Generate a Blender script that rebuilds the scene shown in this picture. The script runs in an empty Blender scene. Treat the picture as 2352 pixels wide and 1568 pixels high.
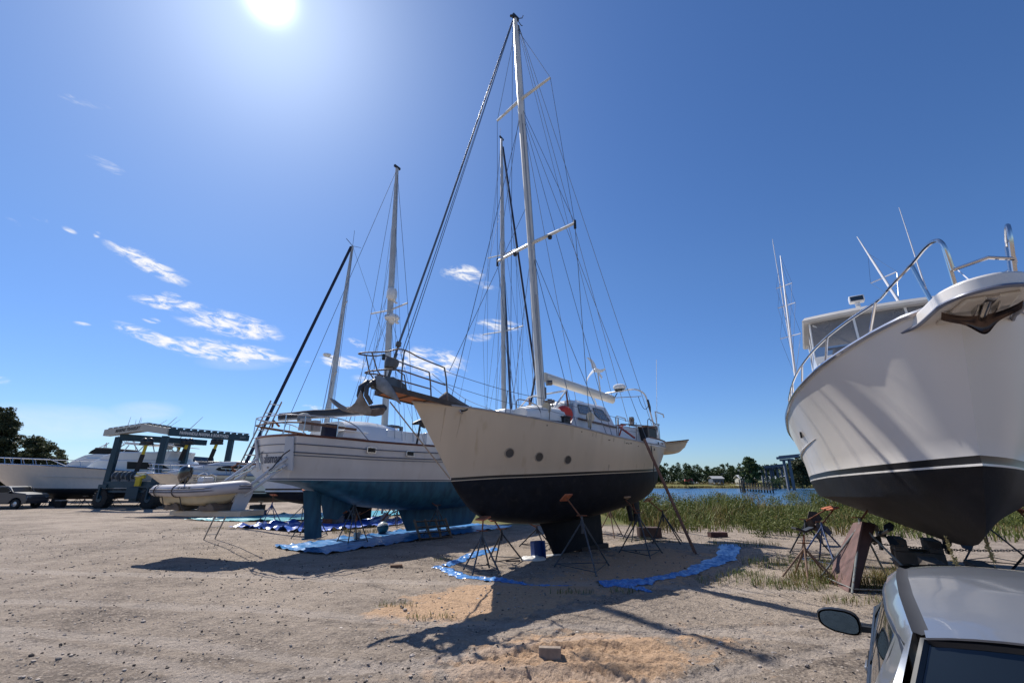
import bpy, bmesh, math, random
import numpy as np
from math import sin, cos, pi, radians, atan, atan2, sqrt
from mathutils import Vector, Matrix, noise
random.seed(7); rng = np.random.default_rng(7)
scene = bpy.context.scene
COL = scene.collection
# ---------------------------------------------------------------- camera model of the photograph (used to read real positions off it)
F = 1000.; CX = 1176; CY = 784; PIT = atan(319/1000); H = 2.4
def ray(p):
    dx = p[0]-CX; dz = CY-p[1]
    return np.array([dx, F*cos(PIT)-dz*sin(PIT), F*sin(PIT)+dz*cos(PIT)])
CR = {'2':(940,1300,1.742),'3':(1400,1300,2.614),'4':(1600,1560,1.867),'5':(2000,1400,3.136),'6':(3080,800,2.24),'7':(3060,1400,1.96),'8':(3060,1950,2.036),
'a':(1500,0,1.742),'b':(1200,600,1.742),'c':(2580,1750,3.459),'d':(0,1600,3.408),'e':(560,1750,3.36),'f':(1050,1850,2.767),'g':(1700,2100,1.729),'h':(0,800,1.742),'1':(0,1560,2.2615),
'9':(1000,1600,5.2267),'A':(1040,1480,3.2667),'B':(0,1900,1.913),'C':(2040,1450,6.272),'D':(2400,1450,6.272),'E':(3760,1050,4.481),'F':(3300,1980,3.0154),'G':(340,1660,3.675)}
def Q(k, X, Y):
    x, y, s = CR[k]; return ((x+X/s)*.57647, (y+Y/s)*.57647)
def gnd(p, z=0.):
    r = ray(p); t = (z-H)/r[2]; return np.array([r[0]*t, r[1]*t, z])
def atd(p, y):
    r = ray(p); t = y/r[1]; return np.array([r[0]*t, y, H+r[2]*t])
class Fr:
    def __init__(s, o, ang):
        s.o = np.array([o[0], o[1], 0.]); s.a = radians(ang); c, d = cos(s.a), sin(s.a)
        s.M = np.array([[c,d,0],[-d,c,0],[0,0,1.]])
    def loc(s, w): return s.M@(np.array(w)-s.o)
    def wor(s, l): return s.M.T@np.array(l)+s.o
    def px(s, p, ax, val):
        r = s.M@ray(p); o = s.loc((0,0,H)); t = (val-o[ax])/r[ax]; return o+t*r
    def surf(s, p, hf, it=60):
        v = 0
        for _ in range(it): v = .5*v+.5*hf(s.px(p,1,v)[0])
        return s.px(p,1,v)
# ---------------------------------------------------------------- materials
def newmat(name):
    m = bpy.data.materials.new(name); m.use_nodes = True
    return m, m.node_tree.nodes, m.node_tree.links, m.node_tree.nodes['Principled BSDF']
def mat(name, col, rough=.5, metal=0., var=.08, vscale=3., bump=0., bscale=40., coat=0., spec=.5, stretch=None, col2=None, thr=(.45,.7), island=0., trans=0., alpha=1.):
    m, N, L, b = newmat(name)
    b.inputs['Roughness'].default_value = rough; b.inputs['Metallic'].default_value = metal
    b.inputs['Specular IOR Level'].default_value = spec; b.inputs['Coat Weight'].default_value = coat; b.inputs['Coat Roughness'].default_value = .08
    c4 = (*col, 1)
    tc = N.new('ShaderNodeTexCoord'); mp = N.new('ShaderNodeMapping'); L.new(tc.outputs['Object'], mp.inputs[0])
    if stretch: mp.inputs['Scale'].default_value = stretch
    nz = N.new('ShaderNodeTexNoise'); nz.inputs['Scale'].default_value = vscale; nz.inputs['Detail'].default_value = 6; L.new(mp.outputs[0], nz.inputs[0])
    rp = N.new('ShaderNodeMapRange'); rp.inputs[1].default_value = .3; rp.inputs[2].default_value = .7; rp.inputs[3].default_value = 1-var; rp.inputs[4].default_value = 1+var; L.new(nz.outputs[0], rp.inputs[0])
    mx = N.new('ShaderNodeMix'); mx.data_type = 'RGBA'; mx.blend_type = 'MULTIPLY'; mx.inputs[0].default_value = 1; mx.inputs[6].default_value = c4; L.new(rp.outputs[0], mx.inputs[7])
    out = mx.outputs[2]
    if col2:
        n2 = N.new('ShaderNodeTexNoise'); n2.inputs['Scale'].default_value = vscale*1.7; n2.inputs['Detail'].default_value = 8; L.new(mp.outputs[0], n2.inputs[0])
        r2 = N.new('ShaderNodeMapRange'); r2.inputs[1].default_value = thr[0]; r2.inputs[2].default_value = thr[1]; r2.clamp = True; L.new(n2.outputs[0], r2.inputs[0])
        m2 = N.new('ShaderNodeMix'); m2.data_type = 'RGBA'; L.new(r2.outputs[0], m2.inputs[0]); L.new(out, m2.inputs[6]); m2.inputs[7].default_value = (*col2, 1); out = m2.outputs[2]
    if island:
        g = N.new('ShaderNodeNewGeometry'); r3 = N.new('ShaderNodeMapRange'); r3.inputs[3].default_value = 1-island; r3.inputs[4].default_value = 1+island; L.new(g.outputs['Random Per Island'], r3.inputs[0])
        m3 = N.new('ShaderNodeMix'); m3.data_type = 'RGBA'; m3.blend_type = 'MULTIPLY'; m3.inputs[0].default_value = 1; L.new(out, m3.inputs[6]); L.new(r3.outputs[0], m3.inputs[7]); out = m3.outputs[2]
    L.new(out, b.inputs['Base Color'])
    if bump:
        n3 = N.new('ShaderNodeTexNoise'); n3.inputs['Scale'].default_value = bscale; n3.inputs['Detail'].default_value = 5; L.new(mp.outputs[0], n3.inputs[0])
        bp = N.new('ShaderNodeBump'); bp.inputs['Strength'].default_value = bump; bp.inputs['Distance'].default_value = .02; L.new(n3.outputs[0], bp.inputs['Height']); L.new(bp.outputs[0], b.inputs['Normal'])
    if trans: b.inputs['Transmission Weight'].default_value = trans
    if alpha < 1: b.inputs['Alpha'].default_value = alpha
    return m
def leafmat(name, c1, c2, isl=.35, tr=.25):
    m, N, L, b = newmat(name)
    g = N.new('ShaderNodeNewGeometry'); cr = N.new('ShaderNodeValToRGB'); cr.color_ramp.elements[0].color = (*c1,1); cr.color_ramp.elements[1].color = (*c2,1); L.new(g.outputs['Random Per Island'], cr.inputs[0])
    L.new(cr.outputs[0], b.inputs['Base Color']); b.inputs['Roughness'].default_value = .6; b.inputs['Specular IOR Level'].default_value = .25
    t = N.new('ShaderNodeBsdfTranslucent'); L.new(cr.outputs[0], t.inputs[0]); s = N.new('ShaderNodeMixShader'); s.inputs[0].default_value = tr
    L.new(b.outputs[0], s.inputs[1]); L.new(t.outputs[0], s.inputs[2]); L.new(s.outputs[0], N['Material Output'].inputs[0])
    return m
# ---------------------------------------------------------------- mesh builder
V3 = lambda p: np.array(p, float)
class MB:
    def __init__(s): s.v = []; s.f = []; s.m = []
    def add(s, vs, fs, mi=0):
        n = len(s.v); s.v += [tuple(map(float, p)) for p in vs]; s.f += [tuple(n+i for i in f) for f in fs]; s.m += [mi]*len(fs); return s
    def box(s, c, d, R=None, mi=0, taper=1.):
        x, y, z = d[0]/2, d[1]/2, d[2]/2; vs = []
        for k in (-1, 1):
            t = taper if k > 0 else 1.
            for i, j in ((-1,-1),(1,-1),(1,1),(-1,1)): vs.append(Vector((i*x*t, j*y*t, k*z)))
        if R is not None: vs = [R@p for p in vs]
        vs = [p+Vector(c) for p in vs]
        return s.add(vs, [(3,2,1,0),(4,5,6,7),(0,1,5,4),(1,2,6,5),(2,3,7,6),(3,0,4,7)], mi)
    def bar(s, p, q, w, h, mi=0, up=(0,0,1)):
        p, q = Vector(p), Vector(q); d = (q-p); l = d.length; d.normalize(); u = Vector(up)
        if abs(d.dot(u)) > .98: u = Vector((1,0,0))
        sd = d.cross(u).normalized(); u = sd.cross(d)
        return s.box((p+q)/2, (l, w, h), Matrix((d, sd, u)).transposed(), mi)
    def grid(s, P, mi=0, close=False, flip=False):
        R = len(P); Cn = len(P[0]); vs = [p for r in P for p in r]; fs = []; ms = []
        for i in range(R-1):
            for j in range(Cn if close else Cn-1):
                a, b = i*Cn+j, i*Cn+(j+1)%Cn; f = (a, b, b+Cn, a+Cn)
                fs.append(f[::-1] if flip else f); ms.append(mi[i] if isinstance(mi, (list, tuple)) else mi)
        n = len(s.v); s.v += [tuple(map(float, p)) for p in vs]; s.f += [tuple(n+i for i in f) for f in fs]; s.m += ms; return s
    def tube(s, pts, r, n=6, mi=0, closed=False, cap=True):
        pts = [Vector(p) for p in pts]; rs = r if isinstance(r, (list, tuple)) else [r]*len(pts); P = []; pu = None
        for i, p in enumerate(pts):
            if closed: d = pts[(i+1)%len(pts)]-pts[i-1]
            else: d = pts[min(i+1, len(pts)-1)]-pts[max(i-1, 0)]
            d.normalize()
            if pu is None: pu = Vector((0,0,1)) if abs(d.z) < .9 else Vector((1,0,0))
            sd = d.cross(pu).normalized(); u = sd.cross(d).normalized(); pu = u
            P.append([p+rs[i]*(cos(2*pi*k/n)*sd+sin(2*pi*k/n)*u) for k in range(n)])
        if closed: P.append(P[0])
        b = len(s.v); s.grid(P, mi, close=True)
        if cap and not closed: s.f += [tuple(b+k for k in range(n))[::-1], tuple(b+(len(pts)-1)*n+k for k in range(n))]; s.m += [mi, mi]
        return s
    def cyl(s, p, q, r0, r1=None, n=12, mi=0): return s.tube([p, q], [r0, r0 if r1 is None else r1], n, mi)
    def lathe(s, prof, c, ax=(0,0,1), n=16, mi=0):
        ax = Vector(ax).normalized(); u = ax.orthogonal().normalized(); w = ax.cross(u); c = Vector(c)
        return s.grid([[c+ax*z+r*(cos(2*pi*k/n)*u+sin(2*pi*k/n)*w) for k in range(n)] for r, z in prof], mi, close=True, flip=True)
    def ball(s, c, r, nu=14, nv=9, mi=0, pw=1.):
        r = (r, r, r) if not isinstance(r, (tuple, list)) else r; P = []
        sg = lambda a: math.copysign(abs(a)**pw, a)
        for i in range(nv+1):
            a = -pi/2+pi*i/nv
            P.append([(c[0]+r[0]*sg(cos(a))*sg(cos(2*pi*k/nu)), c[1]+r[1]*sg(cos(a))*sg(sin(2*pi*k/nu)), c[2]+r[2]*sg(sin(a))) for k in range(nu)])
        return s.grid(P, mi, close=True, flip=False)
    def prism(s, poly, ext, mi=0):
        n = len(poly); e = np.array(ext, float); vs = [V3(p) for p in poly]+[V3(p)+e for p in poly]
        return s.add(vs, [tuple(range(n))[::-1], tuple(range(n, 2*n))]+[(i, (i+1)%n, n+(i+1)%n, n+i) for i in range(n)], mi)
    def foil(s, lt, tt, lb, tb, th, nz=5, mi=0):
        P = []; xs = [0,.03,.1,.3,.55,.8,1]; hs = [0,.35,.7,1,.9,.45,.04]
        for i in range(nz):
            t = i/(nz-1); a = V3(lt)*(1-t)+V3(lb)*t; b = V3(tt)*(1-t)+V3(tb)*t; row = []
            for x, h in list(zip(xs, hs)): row.append(a+(b-a)*x+np.array([0, th*h, 0]))
            for x, h in list(zip(xs, hs))[::-1]: row.append(a+(b-a)*x-np.array([0, th*h, 0]))
            P.append(row)
        n0 = len(s.v); s.grid(P, mi, close=True); n = len(P[0]); s.f += [tuple(n0+k for k in range(n)), tuple(n0+(nz-1)*n+k for k in range(n))[::-1]]; s.m += [mi, mi]
        return s
    def build(s, name, mats, parent=None, loc=None, rotz=0, ang=40, merge=0, recalc=True, bevel=0, smooth=True):
        me = bpy.data.meshes.new(name); me.from_pydata(s.v, [], s.f)
        for m in (mats if isinstance(mats, (list, tuple)) else [mats]): me.materials.append(m)
        if len(me.polygons) == len(s.m): me.polygons.foreach_set('material_index', s.m)
        if merge or recalc:
            bm = bmesh.new(); bm.from_mesh(me)
            if merge: bmesh.ops.remove_doubles(bm, verts=bm.verts, dist=merge)
            if recalc: bmesh.ops.recalc_face_normals(bm, faces=bm.faces)
            bm.to_mesh(me); bm.free()
        if smooth:
            me.polygons.foreach_set('use_smooth', [True]*len(me.polygons)); me.set_sharp_from_angle(angle=radians(ang))
        o = bpy.data.objects.new(name, me); COL.objects.link(o)
        if loc is not None: o.location = Vector(loc)
        o.rotation_euler = (0, 0, rotz)
        if parent is not None: o.parent = parent
        if bevel:
            bv = o.modifiers.new('bevel', 'BEVEL'); bv.width = bevel; bv.segments = 2; bv.limit_method = 'ANGLE'; bv.angle_limit = radians(40)
        return o
def tag(o, label, cat, group=None, kind=None):
    if label: o['label'] = label
    if cat: o['category'] = cat
    if group: o['group'] = group
    if kind: o['kind'] = kind
    return o
def thing(name, label, cat, loc=(0,0,0), rotz=0, group=None):
    o = bpy.data.objects.new(name, None); COL.objects.link(o); o.location = Vector([float(x) for x in loc]); o.rotation_euler = (0,0,rotz); o.empty_display_size = .2
    return tag(o, label, cat, group)
def copy_tree(o, parent=None, loc=None, rotz=None):
    c = o.copy(); COL.objects.link(c)
    if parent is not None: c.parent = parent
    if loc is not None: c.location = Vector([float(x) for x in loc])
    if rotz is not None: c.rotation_euler = (0,0,rotz)
    for ch in [x for x in bpy.data.objects if x.parent == o]: copy_tree(ch, c)
    return c
def spl(pts, k=5):
    a = [V3(p) for p in pts]; out = []
    for i in range(len(a)-1):
        p0 = a[i-1] if i > 0 else 2*a[0]-a[1]; p1, p2 = a[i], a[i+1]; p3 = a[i+2] if i+2 < len(a) else 2*a[-1]-a[-2]
        d1 = max(1e-6, np.linalg.norm(p2-p1)); m1 = (p2-p0)/max(1e-6, np.linalg.norm(p1-p0)+d1)*d1; m2 = (p3-p1)/max(1e-6, np.linalg.norm(p3-p2)+d1)*d1
        for t in np.arange(k)/k: out.append((2*t**3-3*t*t+1)*p1+(t**3-2*t*t+t)*m1+(-2*t**3+3*t*t)*p2+(t**3-t*t)*m2)
    return out+[a[-1]]
def textmesh(body, size, shear=0., offset=0., sx=1., align='LEFT'):
    cu = bpy.data.curves.new('t', 'FONT'); cu.body = body; cu.size = size; cu.shear = shear; cu.offset = offset; cu.align_x = align; cu.extrude = .0; cu.resolution_u = 3
    ob = bpy.data.objects.new('t', cu); COL.objects.link(ob); dg = bpy.context.evaluated_depsgraph_get(); dg.update()
    me = bpy.data.meshes.new_from_object(ob.evaluated_get(dg)); vs = [(v.co.x*sx, v.co.y) for v in me.vertices]; fs = [tuple(p.vertices) for p in me.polygons]
    bpy.data.objects.remove(ob); bpy.data.curves.remove(cu); bpy.data.meshes.remove(me)
    return vs, fs
def lin(pts):
    a = np.array(pts, float); o = np.argsort(a[:,0]); a = a[o]
    return lambda u: np.array([np.interp(u, a[:,0], a[:,k]) for k in range(1, a.shape[1])]).T
def smooth_curve(pts, n):
    """resample a polyline by normalised first coordinate with a Catmull-Rom spline"""
    a = np.array(pts, float); s = (a[:,0]-a[0,0])/(a[-1,0]-a[0,0]); out = []
    for t in np.linspace(0, 1, n)**1.15:
        i = min(max(np.searchsorted(s, t)-1, 0), len(s)-2); h = s[i+1]-s[i]; x = (t-s[i])/h
        def tan(k):
            if k == 0: return (a[1]-a[0])/(s[1]-s[0])
            if k == len(s)-1: return (a[-1]-a[-2])/(s[-1]-s[-2])
            return (a[k+1]-a[k-1])/(s[k+1]-s[k-1])
        m0, m1 = tan(i)*h, tan(i+1)*h
        out.append((2*x**3-3*x*x+1)*a[i]+(x**3-2*x*x+x)*m0+(-2*x**3+3*x*x)*a[i+1]+(x**3-x*x)*m1)
    return np.array(out)
class Hull:
    """lofted hull. sheer / wl: (u, half, z) from bow to stern; bottom: (u, z). bands: list of (dz, material) stripes below the waterline"""
    def __init__(s, sheer, wl, bottom, bands=(), n=48, bulge=0., nt=7, nb=9, p=.75, q=1.0, tr=.12, chine=None, top_mi=0, bot_mi=1):
        s.sh = smooth_curve(sheer, n); s.wl = smooth_curve(wl, n); bt = np.array(bottom, float); bt = np.c_[bt[:,0], bt[:,0]*0, bt[:,1]]; s.bt = smooth_curve(bt, n); s.n = n; s.tr = tr
        for c in (s.sh, s.wl): c[:,1] = np.maximum(c[:,1], 0); c[0,1] = 0
        rows = []; mis = []
        for k in range(nt+1):
            t = k/nt; R = s.sh*(1-t)+s.wl*t; R = R.copy(); R[:,1] += bulge*sin(pi*t)*np.minimum(1, np.linspace(0, 1, n)*4)*np.minimum(1, s.sh[:,1]*2)
            R[0,1] = 0; rows.append(R); mis.append(top_mi)
        mis[-1] = None; cur = s.wl.copy(); 
        for dz, mi in bands:
            cur = cur.copy(); cur[:,2] -= dz; cur[:,1] *= .997; mis[-1] = mi; rows.append(cur); mis.append(None)
        base = cur; bt2 = s.bt.copy(); bt2[0] = base[0]
        for k in range(1, nb+1):
            th = pi/2*k/nb; mis[-1] = bot_mi
            if chine is None: hh = base[:,1]*cos(th)**p; w = sin(th)**q
            else:
                t = k/nb; ch_ = np.clip(np.linspace(0, 1, n)*3.2, 0, 1); ch_ = .60+(chine-.60)*ch_; hh = base[:,1]*(1-t*(1-ch_)/.4 if t < .4 else ch_*(1-(t-.4)/.6)); w = (t/.4)*.35 if t < .4 else .35+.65*(t-.4)/.6
            if k == nb: hh = hh*0
            R = np.c_[base[:,0]*(1-w)+bt2[:,0]*w, hh, base[:,2]*(1-w)+bt2[:,2]*w]; rows.append(R); mis.append(None)
        s.rows = rows; s.mis = mis[:-1]
    def mesh(s, mb, transom_mi=None):
        for sg in (1, -1):
            mb.grid([[(p[0], sg*p[1], p[2]) for p in R] for R in s.rows], s.mis, flip=sg < 0)
        T = [R[-1] for R in s.rows]; P = []
        for a in T: P.append([(a[0]-s.tr*(1-x*x)*min(1, a[1]), x*a[1], a[2]) for x in np.linspace(-1, 1, 9)])
        mb.grid(P, s.mis if transom_mi is None else transom_mi)
        return mb
    def deck(s, mb, drop=.06, camber=.05, mi=0):
        mb.grid([[(p[0]+(.02 if False else 0), x*max(p[1]-.02, 0), p[2]-drop+camber*(1-x*x)*min(1, p[1])) for x in np.linspace(-1, 1, 7)] for p in s.sh], mi); return mb
    def rail(s, mb, r, sg, dz=0., din=0., mi=0, n=6): mb.tube([(p[0], sg*max(p[1]-din, 0), p[2]+dz) for p in s.sh], r, n, mi); return mb
    def side(s, u, z):
        """half-breadth of the topsides at (u, z)"""
        a = [np.interp(-u, -s.sh[:,0], s.sh[:,k]) for k in (1, 2)]; b = [np.interp(-u, -s.wl[:,0], s.wl[:,k]) for k in (1, 2)]
        t = (a[1]-z)/(a[1]-b[1]); return a[0]*(1-t)+b[0]*t
    def sheerp(s, u): return np.array([u, np.interp(-u, -s.sh[:,0], s.sh[:,1]), np.interp(-u, -s.sh[:,0], s.sh[:,2])])
def wire(p, q, r, name, m, parent, sag=0., n=6):
    mb = MB(); p, q = V3(p), V3(q); k = 1 if sag == 0 else 8
    mb.tube([p+(q-p)*i/k-np.array([0,0,sag*4*(i/k)*(1-i/k)]) for i in range(k+1)], r, 5, 0)
    return mb.build(name, m, parent, recalc=False)
EXPO = .28; SUN_E = 5.0; SKY_S = .09; GL1 = .5; GL2 = 1.6; CLB = 9.
# ================================================================= camera, sun, sky
cd = bpy.data.cameras.new('camera'); cam = bpy.data.objects.new('camera', cd); COL.objects.link(cam); scene.camera = cam
cd.sensor_width = 36; cd.lens = 36*F/2352; cd.clip_start = .05; cd.clip_end = 8000
cam.location = (0, 0, H); cam.rotation_euler = (pi/2+PIT, 0, 0)
scene.view_settings.view_transform = 'Standard'; scene.view_settings.look = 'None'; scene.view_settings.gamma = 1; scene.view_settings.exposure = EXPO
SUN = ray((620, -6)); SUN = SUN/np.linalg.norm(SUN); EL = math.asin(SUN[2]); AZ = atan2(SUN[0], SUN[1])
sl = bpy.data.lights.new('sun', 'SUN'); sl.energy = SUN_E; sl.angle = radians(.5); sl.color = (1, .95, .87)
so = bpy.data.objects.new('sun', sl); COL.objects.link(so); so.rotation_euler = Vector([float(x) for x in SUN]).to_track_quat('Z', 'Y').to_euler(); so.location = (-40, 60, 80)
w = bpy.data.worlds.new('World'); scene.world = w; w.use_nodes = True; N = w.node_tree.nodes; L = w.node_tree.links
bg = N['Background']; bg.inputs[1].default_value = SKY_S
sky = N.new('ShaderNodeTexSky'); sky.sky_type = 'NISHITA'; sky.sun_disc = False; sky.sun_elevation = EL; sky.sun_rotation = AZ; sky.air_density = 1.0; sky.dust_density = .35; sky.ozone_density = 2.5; sky.altitude = 0
tc = N.new('ShaderNodeTexCoord')
def vm(op, a, b=None):
    n = N.new('ShaderNodeVectorMath'); n.operation = op
    for i, x in enumerate((a, b)):
        if x is None: continue
        if hasattr(x, 'is_output'): L.new(x, n.inputs[i])
        else: n.inputs[i].default_value = tuple(float(k) for k in x)
    return n.outputs['Value' if op in ('DOT_PRODUCT', 'LENGTH') else 'Vector']
def ma(op, a, b=None, c=None, clamp=False):
    n = N.new('ShaderNodeMath'); n.operation = op; n.use_clamp = clamp
    for i, x in enumerate((a, b, c)):
        if x is None: continue
        if hasattr(x, 'is_output'): L.new(x, n.inputs[i])
        else: n.inputs[i].default_value = float(x)
    return n.outputs[0]
nd = vm('NORMALIZE', tc.outputs['Generated'])
def unit(p): r = ray(p); return r/np.linalg.norm(r)
# streaks of cloud as directions in the sky: centre, half length, half width (in degrees by way of the picture), tilt, density
CL = [(344,608,116,22,27,1.),(397,699,100,17,9,1.),(530,745,135,32,13,1.),(357,778,115,18,20,1.),(530,809,160,28,8,1.),(223,539,12,8,10,.8),(159,528,24,7,28,.6),(92,503,34,6,18,.5),(30,510,30,8,28,.45),
(186,743,26,5,8,.7),(394,677,26,8,12,.7),(348,735,24,8,8,.7),(790,832,65,17,6,.9),(985,832,100,38,4,.95),(1066,627,56,21,3,1.),(1110,655,40,12,8,.55),(1150,747,58,15,6,.85),(817,787,28,10,20,.7),(1100,775,34,12,0,.6),(725,936,20,6,0,.7),
(705,931,16,4,0,.5),(1720,1029,14,4,0,.3),(1690,1030,9,3,0,.3),(199,947,16,4,5,.6),(0,874,34,12,0,.55),(130,970,260,42,2,.42),(335,945,85,24,0,.4),(195,235,70,12,15,.5),(245,380,60,13,25,.5),(560,830,100,20,0,.3),(700,835,20,9,0,.6),(860,870,60,22,0,.5)]
best = None; soft = None
for (x, y, hl, hw, an, de) in CL:
    c = unit((x, y)); a = radians(an); e = unit((x+20*cos(a), y+20*sin(a)))-c; e -= c*np.dot(e, c); k1 = np.linalg.norm(e)/20; e /= np.linalg.norm(e); f = np.cross(c, e); g = unit((x-20*sin(a), y+20*cos(a)))-c; k2 = abs(np.dot(g, f))/20
    p = ma('MULTIPLY', vm('DOT_PRODUCT', nd, e), 1/(hl*k1)); q = ma('MULTIPLY', vm('DOT_PRODUCT', nd, f), 1/(hw*k2))
    # the two dot products are measured from the direction itself (c.e = c.f = 0)
    d = ma('ADD', ma('MULTIPLY', p, p), ma('MULTIPLY', q, q)); d = ma('MULTIPLY', ma('SUBTRACT', 1.25, d, clamp=True), de)
    d = ma('MULTIPLY', d, ma('GREATER_THAN', vm('DOT_PRODUCT', nd, c), .2))
    if hw > 22 and de < .5 or (hl == 100 and de < .5): soft = d if soft is None else ma('MAXIMUM', soft, d)
    else: best = d if best is None else ma('MAXIMUM', best, d)
c = unit((500, 750)); a = radians(14); e = unit((500+20*cos(a), 750+20*sin(a)))-c; e -= c*np.dot(e, c); e /= np.linalg.norm(e); f = np.cross(c, e)
cv = N.new('ShaderNodeCombineXYZ'); L.new(ma('MULTIPLY', vm('DOT_PRODUCT', nd, e), 20), cv.inputs[0]); L.new(ma('MULTIPLY', vm('DOT_PRODUCT', nd, f), 58), cv.inputs[1])
nz = N.new('ShaderNodeTexNoise'); nz.inputs['Scale'].default_value = 1.3; nz.inputs['Detail'].default_value = 9; nz.inputs['Roughness'].default_value = .68; nz.inputs['Distortion'].default_value = .6; L.new(cv.outputs[0], nz.inputs[0])
m1 = N.new('ShaderNodeMapRange'); m1.interpolation_type = 'SMOOTHSTEP'; m1.inputs[1].default_value = .08; m1.inputs[2].default_value = .70
L.new(ma('MULTIPLY', best, ma('MULTIPLY_ADD', nz.outputs[0], 2.6, -.9)), m1.inputs[0])
m2 = ma('MULTIPLY', soft, ma('MULTIPLY_ADD', nz.outputs[0], .9, .2), clamp=True)
cm = ma('MAXIMUM', m1.outputs[0], ma('MULTIPLY', m2, .8), clamp=True)
hs = N.new('ShaderNodeHueSaturation'); hs.inputs['Hue'].default_value = .508; hs.inputs['Saturation'].default_value = 1.1; 
sx_ = N.new('ShaderNodeSeparateXYZ'); L.new(nd, sx_.inputs[0]); er = N.new('ShaderNodeMapRange'); er.inputs[1].default_value = -.02; er.inputs[2].default_value = .42; L.new(sx_.outputs[2], er.inputs[0])
tn = N.new('ShaderNodeMix'); tn.data_type = 'RGBA'; L.new(er.outputs[0], tn.inputs[0]); tn.inputs[6].default_value = (.66, .86, 1.16, 1); tn.inputs[7].default_value = (.80, .98, 1.12, 1)
tm = N.new('ShaderNodeMix'); tm.data_type = 'RGBA'; tm.blend_type = 'MULTIPLY'; tm.inputs[0].default_value = 1; L.new(sky.outputs[0], tm.inputs[6]); L.new(tn.outputs[2], tm.inputs[7]); L.new(tm.outputs[2], hs.inputs['Color'])
# bright aureole of haze round the sun
ds = vm('DOT_PRODUCT', nd, SUN); ds = ma('MAXIMUM', ds, 0)
gl = ma('ADD', ma('MULTIPLY', ma('POWER', ds, 14), GL1), ma('ADD', ma('MULTIPLY', ma('POWER', ds, 90), GL2), ma('MULTIPLY', ma('POWER', ds, 2600), 22)))
gc = N.new('ShaderNodeMix'); gc.data_type = 'RGBA'; gc.blend_type = 'MULTIPLY'; gc.inputs[0].default_value = 1; L.new(gl, gc.inputs[6]); gc.inputs[7].default_value = (.82, .92, 1, 1)
ad = N.new('ShaderNodeMix'); ad.data_type = 'RGBA'; ad.blend_type = 'ADD'; ad.inputs[0].default_value = 1; L.new(hs.outputs[0], ad.inputs[6]); L.new(gc.outputs[2], ad.inputs[7])
mc = N.new('ShaderNodeMix'); mc.data_type = 'RGBA'; L.new(cm, mc.inputs[0]); L.new(ad.outputs[2], mc.inputs[6]); mc.inputs[7].default_value = (CLB, CLB, CLB*1.02, 1)
L.new(mc.outputs[2], bg.inputs[0])
# ================================================================= ground
def axis(lo, hi, fine0, fine1, h, g=1.22):
    a = list(np.arange(fine0, fine1, h)); s = h; x = a[-1]
    while x < hi: s = min(s*g, 90); x += s; a.append(x)
    s = h; x = a[0]; b = []
    while x > lo: s = min(s*g, 90); x -= s; b.append(x)
    return np.array(b[::-1]+a)
def sm(a, b, x): t = np.clip((x-a)/(b-a), 0, 1); return t*t*(3-2*t)
def ext(a, lo, hi, g=1.22):
    a = list(a); st_ = a[-1]-a[-2]; x = a[-1]; b = []
    while x < hi: st_ = min(st_*g, 90); x += st_; a.append(x)
    st_ = a[1]-a[0]; x = a[0]
    while x > lo: st_ = min(st_*g, 90); x -= st_; b.append(x)
    return np.array(b[::-1]+a)
GX = ext(np.concatenate([np.arange(-8, -2.6, .1), np.arange(-2.6, 4.4, .04), np.arange(4.4, 9, .1)]), -1800, 1800); GY = ext(np.concatenate([np.arange(3.2, 5.0, .08), np.arange(5.0, 9.2, .04), np.arange(9.2, 17, .1)]), -60, 3200)
XX, YY = np.meshgrid(GX, GY)
def fbm(x, y, sc, octv=3, seed=0.):
    out = np.zeros(x.shape); it = np.nditer([x, y], flags=['multi_index'])
    for a, b in it: out[it.multi_index] = noise.fractal(Vector((float(a)*sc+seed, float(b)*sc, seed)), 1., 2., octv)
    return out
near = (sm(-14, -8, XX)*(1-sm(9, 14, XX)))*(1-sm(18, 26, YY))
n1 = fbm(XX, YY, .35, 2); n2 = fbm(XX, YY, 2.2, 4, 5.); n3 = fbm(XX, YY, 7., 3, 9.)
ZZ = .035*n1*(1-sm(30, 60, np.hypot(XX, YY))) + near*(.026*n2+.015*n3)
def blob(cx, cy, rx, ry, ang=0.):
    a = radians(ang); dx = XX-cx; dy = YY-cy; return np.exp(-(((dx*cos(a)+dy*sin(a))/rx)**2+((-dx*sin(a)+dy*cos(a))/ry)**2))
mound = blob(.75, 7.0, 1.5, 1.0, 20)
sand = np.clip(1.5*mound+1.1*blob(-.6, 10.6, 1.6, 1.2, 30)+.75*blob(2.6, 12.6, 3.4, 1.7, 40)+.8*blob(4.5, 16, 3, 2, 45)+.35*blob(3.4, 8, 2., .9, 25)+.5*blob(-1.8, 9.4, 1.6, .8, 0)+.35*n2-.18*(n3 > .1), 0, 1.2)
ZZ += .09*mound+mound*(.035*np.maximum(n2, 0)+.03*n3)
# tyre tracks with chevron treads pressed into the sand and faint ruts over the yard
def track(x0, y0, ang, wid, dep, tread=.0, per=.16, off=0.):
    a = radians(ang); u = (XX-x0)*cos(a)+(YY-y0)*sin(a); v = -(XX-x0)*sin(a)+(YY-y0)*cos(a); v = v+.12*np.sin(u*.7+off)
    k = np.exp(-(v/wid)**6); return k, -dep*k+tread*k*np.sign(np.sin((u+.9*np.abs(v))*2*pi/per))*.5+dep*.7*np.exp(-((np.abs(v)-wid*1.25)/(.3*wid))**2)
for (x0, y0, an, wd, dp, td) in ((.7,6.5,8,.2,.05,.045),(.8,7.3,13,.2,.045,.045),(.9,5.85,6,.19,.05,.045),(.3,8.0,22,.18,.035,.03),(.8,6.95,10,.09,-.03,.0)):
    k, dz = track(x0, y0, an, wd, dp, td); ZZ += dz*np.clip(mound*1.7, .0, 1)
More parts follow.
